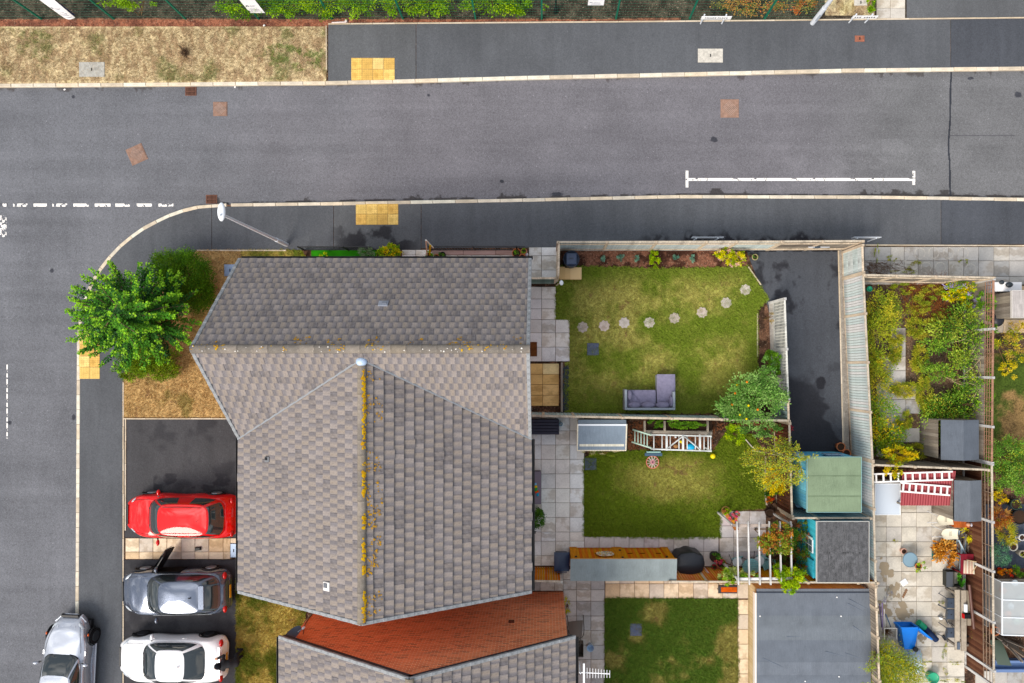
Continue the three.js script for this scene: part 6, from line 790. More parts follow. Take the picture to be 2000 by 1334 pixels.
// arbour, planters and bark bed behind the middle lawn
{ const q = rng(71), l = []; for (let i = 0; i < 1500; i++) { const px = q() < 0.85 ? 1226 + 170 * q() : 1400 + 110 * q(), py = px < 1398 ? 823 + 56 * q() : 826 + 14 * q(), p = P(px, py); l.push(bev(0.04 + 0.06 * q(), 0.014, 0.018 + 0.02 * q(), 0.004).rotateY(q() * 6.28).rotateX((q() - 0.5) * 0.5).translate(p.x, 0.004 + 0.02 * q(), p.z)); } solid('bark_chips', 'brown bark chippings in the bed behind the middle lawn', undefined, l, grain('#8a5a40')).userData.kind = 'stuff'; }
{ const mint = wood('#d3e2d8'), h = 1.0, o = thing('arbour_frame', 'pale mint slatted frame with a triangular brace over the bark bed', 'arbour', [X(1315), 0, Z(865)]), Q = (x, y, hh = h) => P(x, y, hh); part(o, 'rail', bar(Q(1272, 849), Q(1390, 852), 0.06, 0.05), mint); part(o, 'rail', bar(Q(1272, 877), Q(1390, 881), 0.06, 0.05), mint);
  for (const x of [1277, 1293, 1309, 1326, 1342, 1358, 1375, 1383, 1388]) part(o, 'slat', bar(Q(x, 849.5, h - 0.02), Q(x, 879.5, h - 0.02), 0.035, 0.03), mint); for (const x of [1302, 1334, 1367]) part(o, 'wide_slat', bar(Q(x, 849, h + 0.02), Q(x, 880, h + 0.02), 0.08, 0.025), mint); part(o, 'brace', bar(Q(1302, 877, h + 0.045), Q(1334, 852, h + 0.045), 0.06, 0.025), mint); part(o, 'brace', bar(Q(1336, 852, h + 0.045), Q(1369, 879, h + 0.045), 0.06, 0.025), mint);
  for (const [x, y] of [[1274, 850], [1274, 877], [1389, 853], [1389, 880]]) { const p = Q(x, y); part(o, 'leg', bar([p.x, 0, p.z], [p.x, h - 0.02, p.z], 0.06), mint); }
  const t = wood('#b7cfc2'); part(o, 'side_rail', bar(Q(1236, 839, 0.4), Q(1272, 850, 0.9), 0.05), t); part(o, 'side_rail', bar(Q(1234, 863, 0.4), Q(1275, 876, 0.9), 0.05), t); for (let i = 0; i < 5; i++) part(o, 'side_slat', bar(Q(1240 + i * 6, 840 + i * 1.8, 0.45 + i * 0.08), Q(1240 + i * 6, 864 + i * 2, 0.45 + i * 0.08), 0.035, 0.02), t); }
{ const o = thing('timber_planter', 'weathered timber planter trough behind the mint frame', 'planter', [X(1330), 0, Z(835)]); part(o, 'front_board', bar(P(1260, 843, 0.4), P(1391, 846, 0.4), 0.08, 0.12), greyWood[1]); part(o, 'front_board', bar(P(1300, 841, 0.2), P(1391, 843, 0.2), 0.06, 0.2), greyWood[0]); for (const x of [1259, 1298, 1382]) part(o, 'divider', bar(P(x, 822, 0.42), P(x, 844, 0.42), 0.08, 0.06), greyWood[3]); part(o, 'soil', box(X(1262), X(1388), 0, 0.25, Z(822), Z(840)), potSoil); }
shrub('planter_herbs', 'leafy green plants filling the timber planter', 'plants', [[1340, 830, [36, 8], 0.4, 0.5, 700], [1280, 828, [18, 7], 0.4, 0.4, 260], [1322, 824, [20, 5], 0.3, 0.9, 200]], [0.08, 0.045], G.mid, {});
{ const p = P(1348, 872); const g = sph(0.16, 0, 0.08, 0, 1.1, 0.7, 0.9); solid('toy_bag', 'bright blue crumpled bag under the mint frame', 'bag', g.translate(p.x, 0.02, p.z), mat('#2aa8d8', { r: 0.4 })); const q = P(1329, 862); solid('toy', 'yellow toy under the mint frame', 'toy', [sph(0.06, q.x, 0.07, q.z), sph(0.05, q.x + 0.08, 0.05, q.z + 0.07)], mat('#e6d622')); const r = P(1320, 871); solid('stone', 'brown stone under the mint frame', 'stone', sph(0.09, r.x, 0.04, r.z, 1.2, 0.6, 0.9), grain('#a88058')); const w = P(1319, 853); solid('toy', 'white cup shaped toy at the top of the bark bed', 'toy', sph(0.05, w.x, 0.05, w.z), mat('#dfe6ea')); }
{ const p = P(1391, 890); solid('ball', 'small yellow ball on the middle lawn', 'ball', sph(0.11, p.x, 0.12, p.z), mat('#e6d41a', { r: 0.5 })); }
{ const p = P(1274, 902), o = thing('cart_wheel', 'pink and white flower cart wheel lying on the middle lawn', 'wheel', [p.x, 0.02, p.z]), pk = mat('#e08a7a'), wh = mat('#e8dcd4'); part(o, 'rim', torus(0.25, 0.018, 28).translate(0, 0.06, 0), pk, true); part(o, 'hub', new THREE.CylinderGeometry(0.09, 0.1, 0.06, 16).translate(0, 0.05, 0), mat('#c08a90'), true); for (let i = 0; i < 11; i++) { const a = i / 11 * 6.283; part(o, 'spoke', bar([Math.cos(a) * 0.09, 0.06, Math.sin(a) * 0.09], [Math.cos(a) * 0.24, 0.06, Math.sin(a) * 0.24], 0.03, 0.014), wh, true); } part(o, 'hub_cap', sph(0.03, 0, 0.09, 0), mat('#3a3440'), true); }
{ const p = P(1277, 886, 0.3), o = thing('childs_bench', 'small teal bench above the pink cart wheel', 'bench', [p.x, 0, p.z]); part(o, 'seat', box(p.x - 0.36, p.x + 0.34, 0.26, 0.29, p.z - 0.02, p.z + 0.1), mat('#3f5a70', { r: 0.5 })); part(o, 'backrest', box(p.x - 0.3, p.x + 0.26, 0.3, 0.42, p.z - 0.1, p.z - 0.05), mat('#9fc4c0')); for (const s of [-0.3, 0.28]) part(o, 'leg', box(p.x + s - 0.02, p.x + s + 0.02, 0, 0.26, p.z, p.z + 0.06), mat('#3f5a70')); }
// patio things
{ const a = P(1036, 921, 0.5), b = P(1057, 985, 0.5), o = thing('bench_box', 'mauve grey storage bench against the house wall', 'bench', [(a.x + b.x) / 2, 0, (a.z + b.z) / 2]); part(o, 'body', box(a.x + 0.02, b.x - 0.02, 0, 0.46, a.z + 0.02, b.z - 0.02), mat('#6f6872')); part(o, 'lid', box(a.x, b.x, 0.46, 0.5, a.z, b.z, 0.015), mat('#7d7681')); const q = rng(3); ['#7fb3d6', '#e0c02a', '#3a9a4a', '#d85a2a', '#2a9ac0'].forEach((h, i) => solid('toy', ['pale blue toy tray', 'yellow toy figure', 'green toy leaf', 'orange toy bar', 'teal toy piece'][i] + ' on the mauve bench', 'toy', bev(0.12 + 0.06 * q(), 0.05, 0.09, 0.02).rotateY(q() * 3).translate(X(1044 + i * 1.5, 0.55), 0.5, Z(946 + i * 5, 0.55)), mat(h))); }
shrub('potted_shrub', 'leafy green shrub at the house wall on the patio', 'shrub', [[1049, 1012, [16, 22], 0.9, 0.6, 1400]], [0.07, 0.035], G.dark, {});
{ const p = P(1043, 1040), o = thing('folded_scooter', 'small black and silver scooter below the leafy shrub', 'scooter', [p.x, 0, p.z]); part(o, 'wheel', torus(0.06, 0.02, 14).rotateX(1.57).translate(p.x, 0.08, p.z), blackPlastic); part(o, 'wheel', torus(0.06, 0.02, 14).rotateX(1.57).translate(p.x - 0.12, 0.08, p.z - 0.14), blackPlastic); part(o, 'frame', bar([p.x - 0.12, 0.1, p.z - 0.14], [p.x + 0.02, 0.12, p.z], 0.04, 0.03), mat('#c8ccd2', { r: 0.3 })); part(o, 'handlebar', rod([p.x - 0.1, 0.3, p.z - 0.1], [p.x + 0.1, 0.32, p.z - 0.12], 0.015, 0.015, 6), blackPlastic); }
function wheelie(label, c, turn, col, o = {}) { const t = thing('wheelie_bin', label, 'wheelie bin', c, o.group); t.rotation.set(o.rx || 0, turn, o.rz || 0, 'YXZ'); const m = mat(col, { r: 0.4 }), rows = []; const sec = (y, w, d, z) => [[-w, y, -d + z], [w, y, -d + z], [w, y, d + z], [-w, y, d + z], [-w, y, -d + z]]; part(t, 'body', merge([gridGeo([sec(0.08, 0.2, 0.2, 0.02), sec(0.98, 0.28, 0.34, 0)]).toNonIndexed(), bev(0.4, 0.02, 0.4).translate(0, 0.08, 0.02)]), m, true); part(t, 'rim', [box(-0.3, 0.3, 0.95, 1.0, -0.37, -0.32), box(-0.3, 0.3, 0.95, 1.0, 0.31, 0.36), box(-0.3, -0.26, 0.95, 1.0, -0.319, 0.309), box(0.26, 0.3, 0.95, 1.0, -0.319, 0.309)], m, true);
  const lid = new THREE.Group(); lid.name = 'lid'; lid.org = [0, 0, 0]; lid.position.set(0, 1.0, 0.34); lid.rotation.x = o.open || 0; t.add(lid); const g = new THREE.BoxGeometry(0.6, 0.05, 0.74, 6, 1, 6), p = g.attributes.position; for (let i = 0; i < p.count; i++) if (p.getY(i) > 0) p.setY(i, p.getY(i) + 0.05 * (1 - Math.pow(p.getX(i) / 0.3, 4)) * (1 - Math.pow(p.getZ(i) / 0.37, 4))); g.computeVertexNormals(); part(lid, 'lid_shell', g.translate(0, 0.03, -0.36), m, true); part(lid, 'lid_handle', bar([-0.2, 0.03, 0.05], [0.2, 0.03, 0.05], 0.03), m, true);
  for (const s of [1, -1]) part(t, 'wheel', new THREE.CylinderGeometry(0.1, 0.1, 0.06, 16).rotateZ(Math.PI / 2).translate(s * 0.24, 0.1, 0.24), blackPlastic, true); part(t, 'axle', rod([-0.24, 0.1, 0.24], [0.24, 0.1, 0.24], 0.012, 0.012, 6), blackPlastic, true); return t; }
{ const p = P(1097, 1098, 1.02); wheelie('navy blue wheelie bin at the end of the orange shed', [p.x, 0, p.z], 0, '#1f2f4a'); }
// covered barbecue: cloth with folds over a kettle
{ const p = P(1343, 1095, 0.6), o = thing('barbecue', 'barbecue under a crumpled black cover by the orange fence', 'barbecue', [p.x, 0, p.z]), rows = [], q = rng(81); for (let i = 0; i <= 22; i++) { const v = i / 22, r = []; for (let j = 0; j <= 40; j++) { const a = j / 40 * 6.283, fold = 1 + 0.10 * (fbm(Math.cos(a) * 2.4 + 5, Math.sin(a) * 2.4 + v * 1.2, 3) - 0.5) * 2 + 0.04 * Math.sin(a * 9 + v * 3) * v, sq = Math.pow(Math.pow(Math.abs(Math.cos(a)), 3) + Math.pow(Math.abs(Math.sin(a)), 3), -1 / 3), R0 = (v < 0.5 ? Math.sin(v * Math.PI) : 1) * fold * mix(1, sq, 0.6); const y = v < 0.5 ? 0.95 + 0.12 * Math.cos(v * Math.PI) - 0.05 * fbm(Math.cos(a) * 2 * v, Math.sin(a) * 2 * v, 3) : mix(0.92, 0.12, (v - 0.5) * 2); r.push([Math.cos(a) * 0.60 * R0, y, Math.sin(a) * 0.44 * R0]); } rows.push(r); } part(o, 'cover', gridGeo(rows), mat('#1d2027', { r: 0.42 }), true); for (const s of [1, -1]) part(o, 'wheel', new THREE.CylinderGeometry(0.09, 0.09, 0.05, 14).rotateX(1.57).translate(0.35, 0.09, s * 0.3), blackPlastic, true); part(o, 'drawstring', torus(0.46, 0.012, 30).scale(1.22, 1, 0.86).translate(0, 0.2, 0), mat('#12141a'), true); }
{ const p = P(1318, 1098, 0.8); const q = rng(5), l = []; for (let i = 0; i < 6; i++) l.push(sph(0.06, p.x + gauss(q) * 0.07, 0.75 + gauss(q) * 0.05, p.z + gauss(q) * 0.09, 1, 0.7, 1.2)); solid('white_cloth', 'crumpled white cloth hanging at the shed end', 'cloth', l, mat('#d9dde8')); }
{ const b = P(1369, 1100), o = thing('garden_lantern', 'slim white pole with a dark lantern beside the covered barbecue', 'lantern', [b.x, 0, b.z]); part(o, 'pole', rod(b, [b.x, 1.3, b.z], 0.014, 0.012, 8), mat('#d8d2c4')); part(o, 'lantern', [bev(0.13, 0.2, 0.13, 0.03).translate(b.x, 0.02, b.z)], mat('#3c4248', { r: 0.4 })); part(o, 'hook', tube([[b.x, 1.3, b.z], [b.x - 0.06, 1.4, b.z - 0.04], [b.x - 0.14, 1.34, b.z - 0.1]], 0.01, 10, 5), mat('#8a8f98')); }
potted('tall pot of pink geraniums near the orange fence', 1397, 1088, 20, 0.35, mat('#3a3a38'), G.dark, { n: 220, fr: 0.9, fh: 0.4, flowers: pal('#e02a6a', '#d84a7a', '#c8503a'), nf: 12 }); potted('red pot beside the geraniums', 1396, 1108, 9, 0.25, mat('#a8323c'), G.dark, { n: 20 }); potted('round terracotta planter next to the red pot', 1409, 1101, 18, 0.34, terracotta, G.mid, { n: 50, fr: 0.6 });
// bistro set under the pergola
const teal = mat('#7fb0b4', { r: 0.55 }), padMat = mat('#d7dde2', { r: 0.95 });
{ const p = P(1467, 1108, 0.72), o = thing('bistro_table', 'round teal slatted bistro table under the pergola', 'table', [p.x, 0, p.z]), r = 0.33; for (let i = -4; i <= 4; i++) { const z = i * 0.072, w = Math.sqrt(Math.max(0.01, r * r - z * z)); part(o, 'slat', box(-w, w, 0.7, 0.72, z - 0.03, z + 0.03, 0.005), teal, true); } part(o, 'rim', torus(r, 0.012, 30).translate(0, 0.695, 0), teal, true); for (let i = 0; i < 4; i++) { const a = i * 1.57 + 0.8; part(o, 'leg', rod([Math.cos(a) * 0.3, 0, Math.sin(a) * 0.3], [Math.cos(a + 1.6) * 0.2, 0.69, Math.sin(a + 1.6) * 0.2], 0.012, 0.012, 6), blackPlastic, true); } }
function bistroChair(label, px, py, turn, pad = true) { const p = P(px, py, 0.46), o = thing('bistro_chair', label, 'chair', [p.x, 0, p.z], 'bistro chairs'); o.rotation.y = turn; for (let i = 0; i < 5; i++) part(o, 'seat_slat', box(-0.19, 0.19, 0.43, 0.445, -0.17 + i * 0.072, -0.11 + i * 0.072, 0.003), teal, true); for (let i = 0; i < 2; i++) part(o, 'back_slat', box(-0.2, 0.2, 0.62 + i * 0.12, 0.70 + i * 0.12, -0.24 - i * 0.04, -0.225 - i * 0.04, 0.003), teal, true); for (const s of [1, -1]) { part(o, 'leg', rod([s * 0.19, 0, 0.2], [s * 0.19, 0.86, -0.3], 0.01, 0.01, 6), blackPlastic, true); part(o, 'leg', rod([s * 0.17, 0, -0.22], [s * 0.17, 0.44, 0.17], 0.01, 0.01, 6), blackPlastic, true); } if (pad) part(o, 'seat_pad', new THREE.CylinderGeometry(0.19, 0.2, 0.05, 22).translate(0, 0.475, 0), padMat, true); }
bistroChair('bistro chair with a white round pad left of the teal table', 1440, 1097, 0.2); bistroChair('bistro chair with a white round pad above the teal table', 1483, 1095, -0.5); bistroChair('bare teal bistro chair right of the table', 1498, 1103, -1.2, false);
{ const h = 2.25, o = thing('pergola', 'white pergola beams over the paved terrace', 'pergola', [X(1492), 0, Z(1065)]), wb = whiteWood[1]; [[1439, 1018, 1442, 1142], [1461, 1018, 1463.4, 1142], [1482, 1018, 1484, 1142], [1502, 1018, 1505, 1142], [1523, 1018, 1525.5, 1135], [1544, 1018, 1546, 1122]].forEach(([a, b, c, d]) => part(o, 'beam', bar(P(a, b, h), P(c, d, h), 0.038, 0.1), wb)); part(o, 'cross_beam', bar(P(1430, 1026, h - 0.1), P(1548, 1026, h - 0.1), 0.035, 0.1), wood('#a89c94')); part(o, 'cross_beam', bar(P(1438, 1131, h - 0.1), P(1548, 1130, h - 0.1), 0.035, 0.1), wb); for (const [x, y] of [[1432, 1026], [1546, 1026], [1440, 1130], [1547, 1130]]) { const p = P(x, y, h); part(o, 'post', bar([p.x, 0, p.z], [p.x, h - 0.12, p.z], 0.07), wb); } }
shrub('climber', 'green and rust leaved climber over the right of the pergola', 'climber', [[1512, 1062, [36, 22], 0.7, 2.35, 1500], [1525, 1035, [24, 18], 0.6, 2.3, 800], [1490, 1058, [14, 12], 0.5, 2.3, 300]], [0.1, 0.055], G.rustG, { y: 0, stems: 3 });
shrub('climber', 'lime green climber over the lower end of the pergola', 'climber', [[1545, 1128, [28, 20], 0.7, 2.2, 1100], [1543, 1148, [15, 14], 0.6, 2.3, 500], [1520, 1112, [14, 12], 0.5, 2.0, 260]], [0.1, 0.055], G.lime, { stems: 3 });
shrub('climber', 'pale green climber on the orange fence by the bistro table', 'climber', [[1437, 1122, [24, 16], 0.7, 1.7, 700], [1420, 1128, [16, 14], 0.6, 1.8, 350], [1465, 1124, [14, 10], 0.4, 1.6, 200]], [0.1, 0.05], pal('#8fb03a', '#a8bf52', '#6f9430', '#bcc878'), { stems: 3 });
shrub('garden_shrub', 'dark green shrub in front of the cyan summerhouse', 'shrub', [[1570, 1060, [18, 34], 1.2, 0.9, 1400], [1560, 1095, [16, 18], 1.0, 0.7, 700], [1545, 1050, [14, 16], 0.8, 0.6, 400], [1575, 1030, [16, 14], 0.9, 0.8, 400]], [0.08, 0.04], pal('#4a7a2a', '#5a8a30', '#7a8a3a', '#3c6422', '#9a5a34'), {});
shrub('low_plant', 'dark plants at the foot of the pergola', 'plants', [[1520, 1100, [20, 12], 0.5, 0.3, 500], [1535, 1078, [12, 14], 0.5, 0.3, 300]], [0.08, 0.04], pal('#4a5a24', '#6a4a2c', '#5a7a2e', '#7a3a30'), {});
{ const a = P(1414, 996, 0.2), b = P(1440, 1036, 0.2), o = thing('wooden_edging', 'slanting orange brown plank at the terrace corner', 'plank', [(a.x + b.x) / 2, 0, (a.z + b.z) / 2]); part(o, 'plank', bar([a.x, 0.12, a.z], [b.x, 0.12, b.z], 0.04, 0.22), wood('#a06a3e')); part(o, 'planter_rim', torus(0.16, 0.015, 18).translate(a.x + 0.06, 0.24, a.z + 0.02), wood('#c09060')); }
shrub('bedding_plant', 'green plant in the corner planter of the terrace', 'plant', [[1420, 998, [7, 7], 0.3, 0.25, 160]], [0.07, 0.04], G.lime, {}); shrub('flower_clump', 'yellow and pink flowers on the terrace', 'flowers', [[1437, 1003, [9, 7], 0.35, 0.25, 260], [1433, 1016, [9, 9], 0.3, 0.2, 260]], [0.055, 0.04], pal('#e8a82a', '#e86a8a', '#e05a7a', '#8a8a4a', '#f0c04a'), {});
// lower garden
{ const p = P(1422, 1151.5, 0.5), o = thing('plancha_grill', 'black tray grill with an orange rusted plate on the buff path', 'grill', [p.x, 0, p.z]); part(o, 'tray', box(-0.38, 0.38, 0.42, 0.5, -0.16, 0.16, 0.02), mat('#2c2e33', { r: 0.5 }), true); part(o, 'plate', box(-0.28, 0.36, 0.5, 0.515, -0.1, 0.1, 0.03), grain('#c8601e'), true); part(o, 'handle', tube([[-0.05, 0.47, 0.16], [-0.05, 0.48, 0.24], [0.08, 0.48, 0.24], [0.08, 0.47, 0.16]], 0.01, 12, 5), galv, true); for (const [x, z] of [[-0.3, -0.12], [0.3, -0.12], [-0.3, 0.12], [0.3, 0.12]]) part(o, 'leg', rod([x, 0, z], [x, 0.43, z], 0.015, 0.015, 6), mat('#2c2e33'), true); }
{ const p = P(1153, 1266, 0.3); solid('bucket', 'pale blue bucket on the weathered slab path', 'bucket', lathe([[0.001, 0], [0.11, 0], [0.14, 0.28], [0.15, 0.3], [0.135, 0.3], [0.11, 0.06], [0.001, 0.05]], 20).translate(p.x, 0.01, p.z), mat('#a9c3da', { r: 0.4 })); }
{ const p = P(1122, 1228, 0.5), o = thing('folded_recliner', 'grey folded garden recliner leaning by the house corner', 'chair', [p.x, 0, p.z]), fm = mat('#5c5a55'), wm = mat('#6f6d68', { r: 0.9 }); part(o, 'back', panel([-0.25, 0.3, -0.2], [0.35, 0.35, -0.28], [0.28, 0.75, 0.22], [-0.2, 0.7, 0.25], -0.05, 6), wm, true); part(o, 'seat', panel([-0.25, 0.3, 0.28], [0.22, 0.32, 0.25], [0.2, 0.2, 0.75], [-0.05, 0.2, 0.8], 0.03, 6), wm, true); part(o, 'frame', [tube([[-0.28, 0.0, -0.35], [-0.26, 0.4, -0.25], [-0.22, 0.75, 0.26], [0.3, 0.78, 0.22], [0.37, 0.4, -0.3], [0.38, 0, -0.36]], 0.018, 30, 6), tube([[-0.28, 0, 0.1], [-0.15, 0.3, 0.45], [0.0, 0.22, 0.85], [0.22, 0.22, 0.8], [0.25, 0.32, 0.3], [0.3, 0, 0.1]], 0.018, 30, 6)], fm, true); }
shrub('low_plant', 'spiky yellow plant against the brick corner', 'plant', [[1108, 1185, [4, 16], 0.3, 0.2, 90]], [0.14, 0.02], pal('#b8b43a', '#a0a838'), {});
{ const p = P(1130, 1270, 0.3), o = thing('crate', 'dark plastic crate beside the folded recliner', 'crate', [p.x, 0, p.z]); part(o, 'walls', [box(-0.2, 0.2, 0, 0.3, -0.28, -0.26), box(-0.2, 0.2, 0, 0.3, 0.26, 0.28), box(-0.2, -0.18, 0, 0.3, -0.259, 0.259), box(0.18, 0.2, 0, 0.3, -0.259, 0.259)], mat('#5a5853'), true); part(o, 'bottom', box(-0.18, 0.18, 0.01, 0.03, -0.26, 0.26), mat('#44423e'), true); }
// satellite dish and aerial on the second house
{ const c = P(576, 1243, 4.75), o = thing('satellite_dish', 'dark satellite dish at the gable corner of the second house', 'satellite dish', [c.x, 4.4, c.z]), g = lathe([[0.001, 0], [0.15, 0.02], [0.28, 0.07], [0.33, 0.1]], 26).scale(1, 1, 0.92); g.rotateX(-1.15).rotateY(0.5); part(o, 'dish', g.translate(c.x, 4.8, c.z - 0.05), mat('#3c4656', { r: 0.45 })); part(o, 'arm', bar([c.x, 4.7, c.z - 0.05], [c.x + 0.32, 4.85, c.z - 0.32], 0.03), galv); part(o, 'receiver', rod([c.x + 0.3, 4.84, c.z - 0.3], [c.x + 0.36, 4.88, c.z - 0.36], 0.04, 0.04, 10), mat('#d8dce2')); part(o, 'bracket', bar([c.x + 0.1, 4.6, c.z + 0.3], [c.x, 4.75, c.z], 0.04), galv); }
{ const h = 5.5, a = P(1131, 1313, h), b = P(1191, 1316, h), o = thing('tv_aerial', 'white yagi television aerial above the weathered path', 'aerial', [a.x, h, a.z]), m = mat('#e6e8ec', { r: 0.3 }); part(o, 'boom', bar(a, b, 0.03), m); for (let i = 0; i < 9; i++) { const p = a.clone().lerp(b, 0.26 + i * 0.092), L = 0.17 - 0.006 * i; part(o, 'element', bar([p.x, h + 0.02, p.z - L], [p.x, h + 0.02, p.z + L], 0.016), m); } const r = a.clone().lerp(b, 0.15); part(o, 'reflector', bar([r.x, h + 0.1, r.z - 0.34], [r.x, h + 0.1, r.z + 0.34], 0.06, 0.03), m); part(o, 'mast', rod([a.x + 0.04, 4.7, a.z], [a.x + 0.04, h + 0.1, a.z], 0.02, 0.02, 8), galv); part(o, 'wall_arm', bar([a.x + 0.04, 4.72, a.z], [0.9, 4.72, a.z], 0.03), galv); }
potted('upper empty terracotta pot at the end of the dark driveway', 1643, 873, 16, 0.34, terracotta, null, { group: 'empty terracotta pots' }); potted('lower empty terracotta pot touching the blue shed', 1654, 886, 16, 0.36, terracotta, null, { group: 'empty terracotta pots' });
{ const p = P(1560, 985); solid('water_butt_lid', 'pale blue round lid in the gap beside the blue shed', 'lid', new THREE.CylinderGeometry(0.14, 0.15, 0.05, 18).translate(p.x, 0.03, p.z), mat('#7fa8c8')); }
// ================================================================ CARS
const glassMat = new THREE.MeshPhysicalMaterial({ color: new THREE.Color(0.018, 0.026, 0.028), roughness: 0.04, clearcoat: 1, clearcoatRoughness: 0.02, side: THREE.DoubleSide });
const tyreMat = mat('#1d1d1f', { r: 0.9 }), rimMat = mat('#b9bdc4', { r: 0.3, metalness: 0.7 }), trimMat = mat('#15161a', { r: 0.5 }), headMat = mat('#b4bcc4', { r: 0.1 }), tailMat = mat('#b01518', { r: 0.2 }), plateY = mat('#e0a516', { r: 0.5 }), amberMat = mat('#e2682a', { r: 0.3 });
const paintMat = (hex, k = 1) => new THREE.MeshPhysicalMaterial({ color: lin(hex, k), roughness: 0.4, specularIntensity: 0.15, clearcoat: 1, clearcoatRoughness: 0.03, metalness: 0.0, side: THREE.DoubleSide });
// smooth surface through a grid of points
function gridGeo(rows) { const n = rows.length, m = rows[0].length, pos = [], idx = []; for (const r of rows) for (const p of r) pos.push(...p); for (let i = 0; i + 1 < n; i++) for (let j = 0; j + 1 < m; j++) { const a = i * m + j; idx.push(a, a + 1, a + m, a + 1, a + m + 1, a + m); } const g = new THREE.BufferGeometry(); g.setAttribute('position', new THREE.Float32BufferAttribute(pos, 3)); g.setIndex(idx); g.computeVertexNormals(); return g; }
function panel(a, b, c, d, bulge = 0, n = 8, lift = 0) { const rows = [], A = V(...a), B = V(...b), C = V(...c), D = V(...d), nn = new THREE.Vector3().crossVectors(B.clone().sub(A), D.clone().sub(A)).normalize(); for (let i = 0; i <= n; i++) { const r = []; for (let j = 0; j <= n; j++) { const u = i / n, v = j / n, p = A.clone().lerp(B, u).lerp(D.clone().lerp(C, u), v); p.addScaledVector(nn, lift + bulge * 4 * (1 - Math.pow(2 * u - 1, 2)) * 0.25 * (0.6 + 0.4 * (1 - Math.pow(2 * v - 1, 2)))); r.push([p.x, p.y, p.z]); } rows.push(r); } return gridGeo(rows); }
const interp = (tab, x) => { for (let i = 1; i < tab.length; i++) if (x <= tab[i][0]) { const a = tab[i - 1], b = tab[i], t = (x - a[0]) / (b[0] - a[0]), s = t * t * (3 - 2 * t); return a[1] + (b[1] - a[1]) * (b[2] ? t : s); } return tab[tab.length - 1][1]; };
